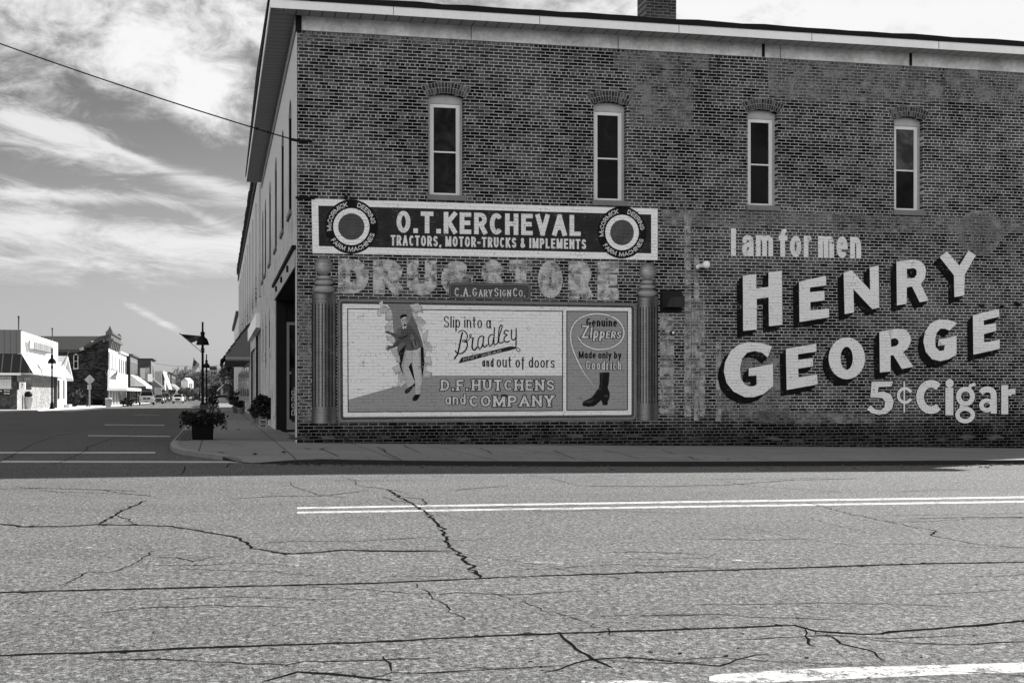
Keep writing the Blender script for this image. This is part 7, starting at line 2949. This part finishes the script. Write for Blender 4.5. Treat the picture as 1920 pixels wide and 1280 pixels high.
    for (wx, wy) in ((-1, f_ + .85), (1, f_ + .85), (-1, b_ - .95), (1, b_ - .95)):
        x0, x1 = wx * (W_ / 2 - .2), wx * (W_ / 2 + .015)
        g = MB()
        g.tube([(x0, wy, wr), (x1, wy, wr)], wr, 18)
        wh = g.build('wheel', M_TYRE, t)
        g = MB()
        g.tube([(x1, wy, wr), (x1 + wx * .012, wy, wr)], wr * .58, 14)
        g.build('rim', M_RIM, wh)
    return t


pick = make_car('pickup_truck', 'light grey pickup truck with a cross barred grille, first parked across the street', 'truck', .42, 5.4, 2.0, 1.18, 1.22, 1.88, -.95, -.35, .95, 1.25, 'pickup', 'cars parked along the left kerb')
sed = make_car('parked_car', 'dark silver sedan parked close behind the pickup truck', 'car', .20, 4.6, 1.78, group='cars parked along the left kerb')
suv = make_car('parked_car', 'dark sport utility vehicle parked third in the row', 'car', .10, 4.7, 1.85, 1.05, 1.10, 1.72, -1.2, -.5, 1.6, 2.2, 'suv', 'cars parked along the left kerb')
wht = make_car('white_car', 'white car driving towards the junction in the sunlit street', 'car', .75, 4.5, 1.78, 1.0, 1.02, 1.55, -1.25, -.45, 1.3, 2.0)
blk = make_car('black_car', 'black car seen from behind driving away down the right lane', 'car', .012, 4.7, 1.85, 1.05, 1.10, 1.70, -1.2, -.5, 1.6, 2.2, 'suv')


def park(o, px, py, label=None, rz=0.0, sc=1.0):
    p = onG(px, py, -ROADDROP)
    o.location = p
    o.rotation_euler = (0, 0, rz)
    o.scale = (sc, sc, sc)
    if label:
        o['label'] = label
    return p


park(pick, 275, 759.0, rz=.05)
park(sed, 295.5, 756.5, rz=.10)
park(suv, 309.5, 753.2, rz=.06)
for (px, py, lab, src) in ((302, 754.5, 'silver car half hidden between the sedan and the dark sport utility vehicle', sed), (318, 750.5, 'pale car parked behind the dark sport utility vehicle', wht), (326, 749, 'farthest parked car on the left, beside the white moving car', sed)):
    o = copy_tree(src)
    o.name = 'parked_car'
    o['group'] = 'cars parked along the left kerb'
    park(o, px, py, lab, .06)
for (px, py, lab, src) in ((341, 752.4, 'light car far down the street just behind the white moving car', wht), (347, 751.4, 'small dark car far down the left kerb near the white house', suv)):
    o = copy_tree(src)
    o.name = 'parked_car'
    o['group'] = 'cars parked along the left kerb'
    park(o, px, py, lab, .04)
park(wht, 334, 755.5, rz=-.02)
park(blk, 370, 751.0, rz=pi)
o = copy_tree(wht); o.name = 'distant_car'
park(o, 379, 749.6, 'pale car far down the street above the black car', 0.0)
o = copy_tree(sed); o.name = 'side_parked_car'
park(o, 421, 757.5, 'grey car parked sideways beside the dark shrub beyond the pavement', pi / 2 + .25)
cp = thing('canopy_shelter', 'dark flat roofed shelter over the sideways parked car', 'shelter', onG(416, 755))
c = onG(416, 753)
D_ = (c - CAM).dot(FW)
s_ = D_ / F
mb = MB()
mb.box((c.x - 16 * s_, c.y, c.z + 18 * s_), (c.x + 16 * s_, c.y + 5, c.z + 21 * s_))
mb.build('roof', solid(.45, .5, .1, 2), cp)
for i in (-15, 14):
    mb = MB()
    mb.box((c.x + i * s_, c.y + .1, c.z - .2), (c.x + (i + 1.4) * s_, c.y + .3, c.z + 18 * s_))
    mb.build('post', M_BLACK, cp)
mb = MB()
mb.box((c.x - 14 * s_, c.y + 4.8, c.z - .2), (c.x + 15 * s_, c.y + 5, c.z + 18 * s_))
mb.build('back_wall', M_BLACK, cp)
# utility wire high across the far street
mb = MB()
a, b_ = onD(289, 681, 235), onD(470, 674, 235)
mb.tube([a.lerp(b_, i / 12) - UP * (.9 * 4 * (i / 12) * (1 - i / 12)) for i in range(13)], .035, 5)
mb.build('utility_wire', solid(.2, .6, .1, 3), None, label='thin grey wire strung across the far street behind the flags', category='cable')
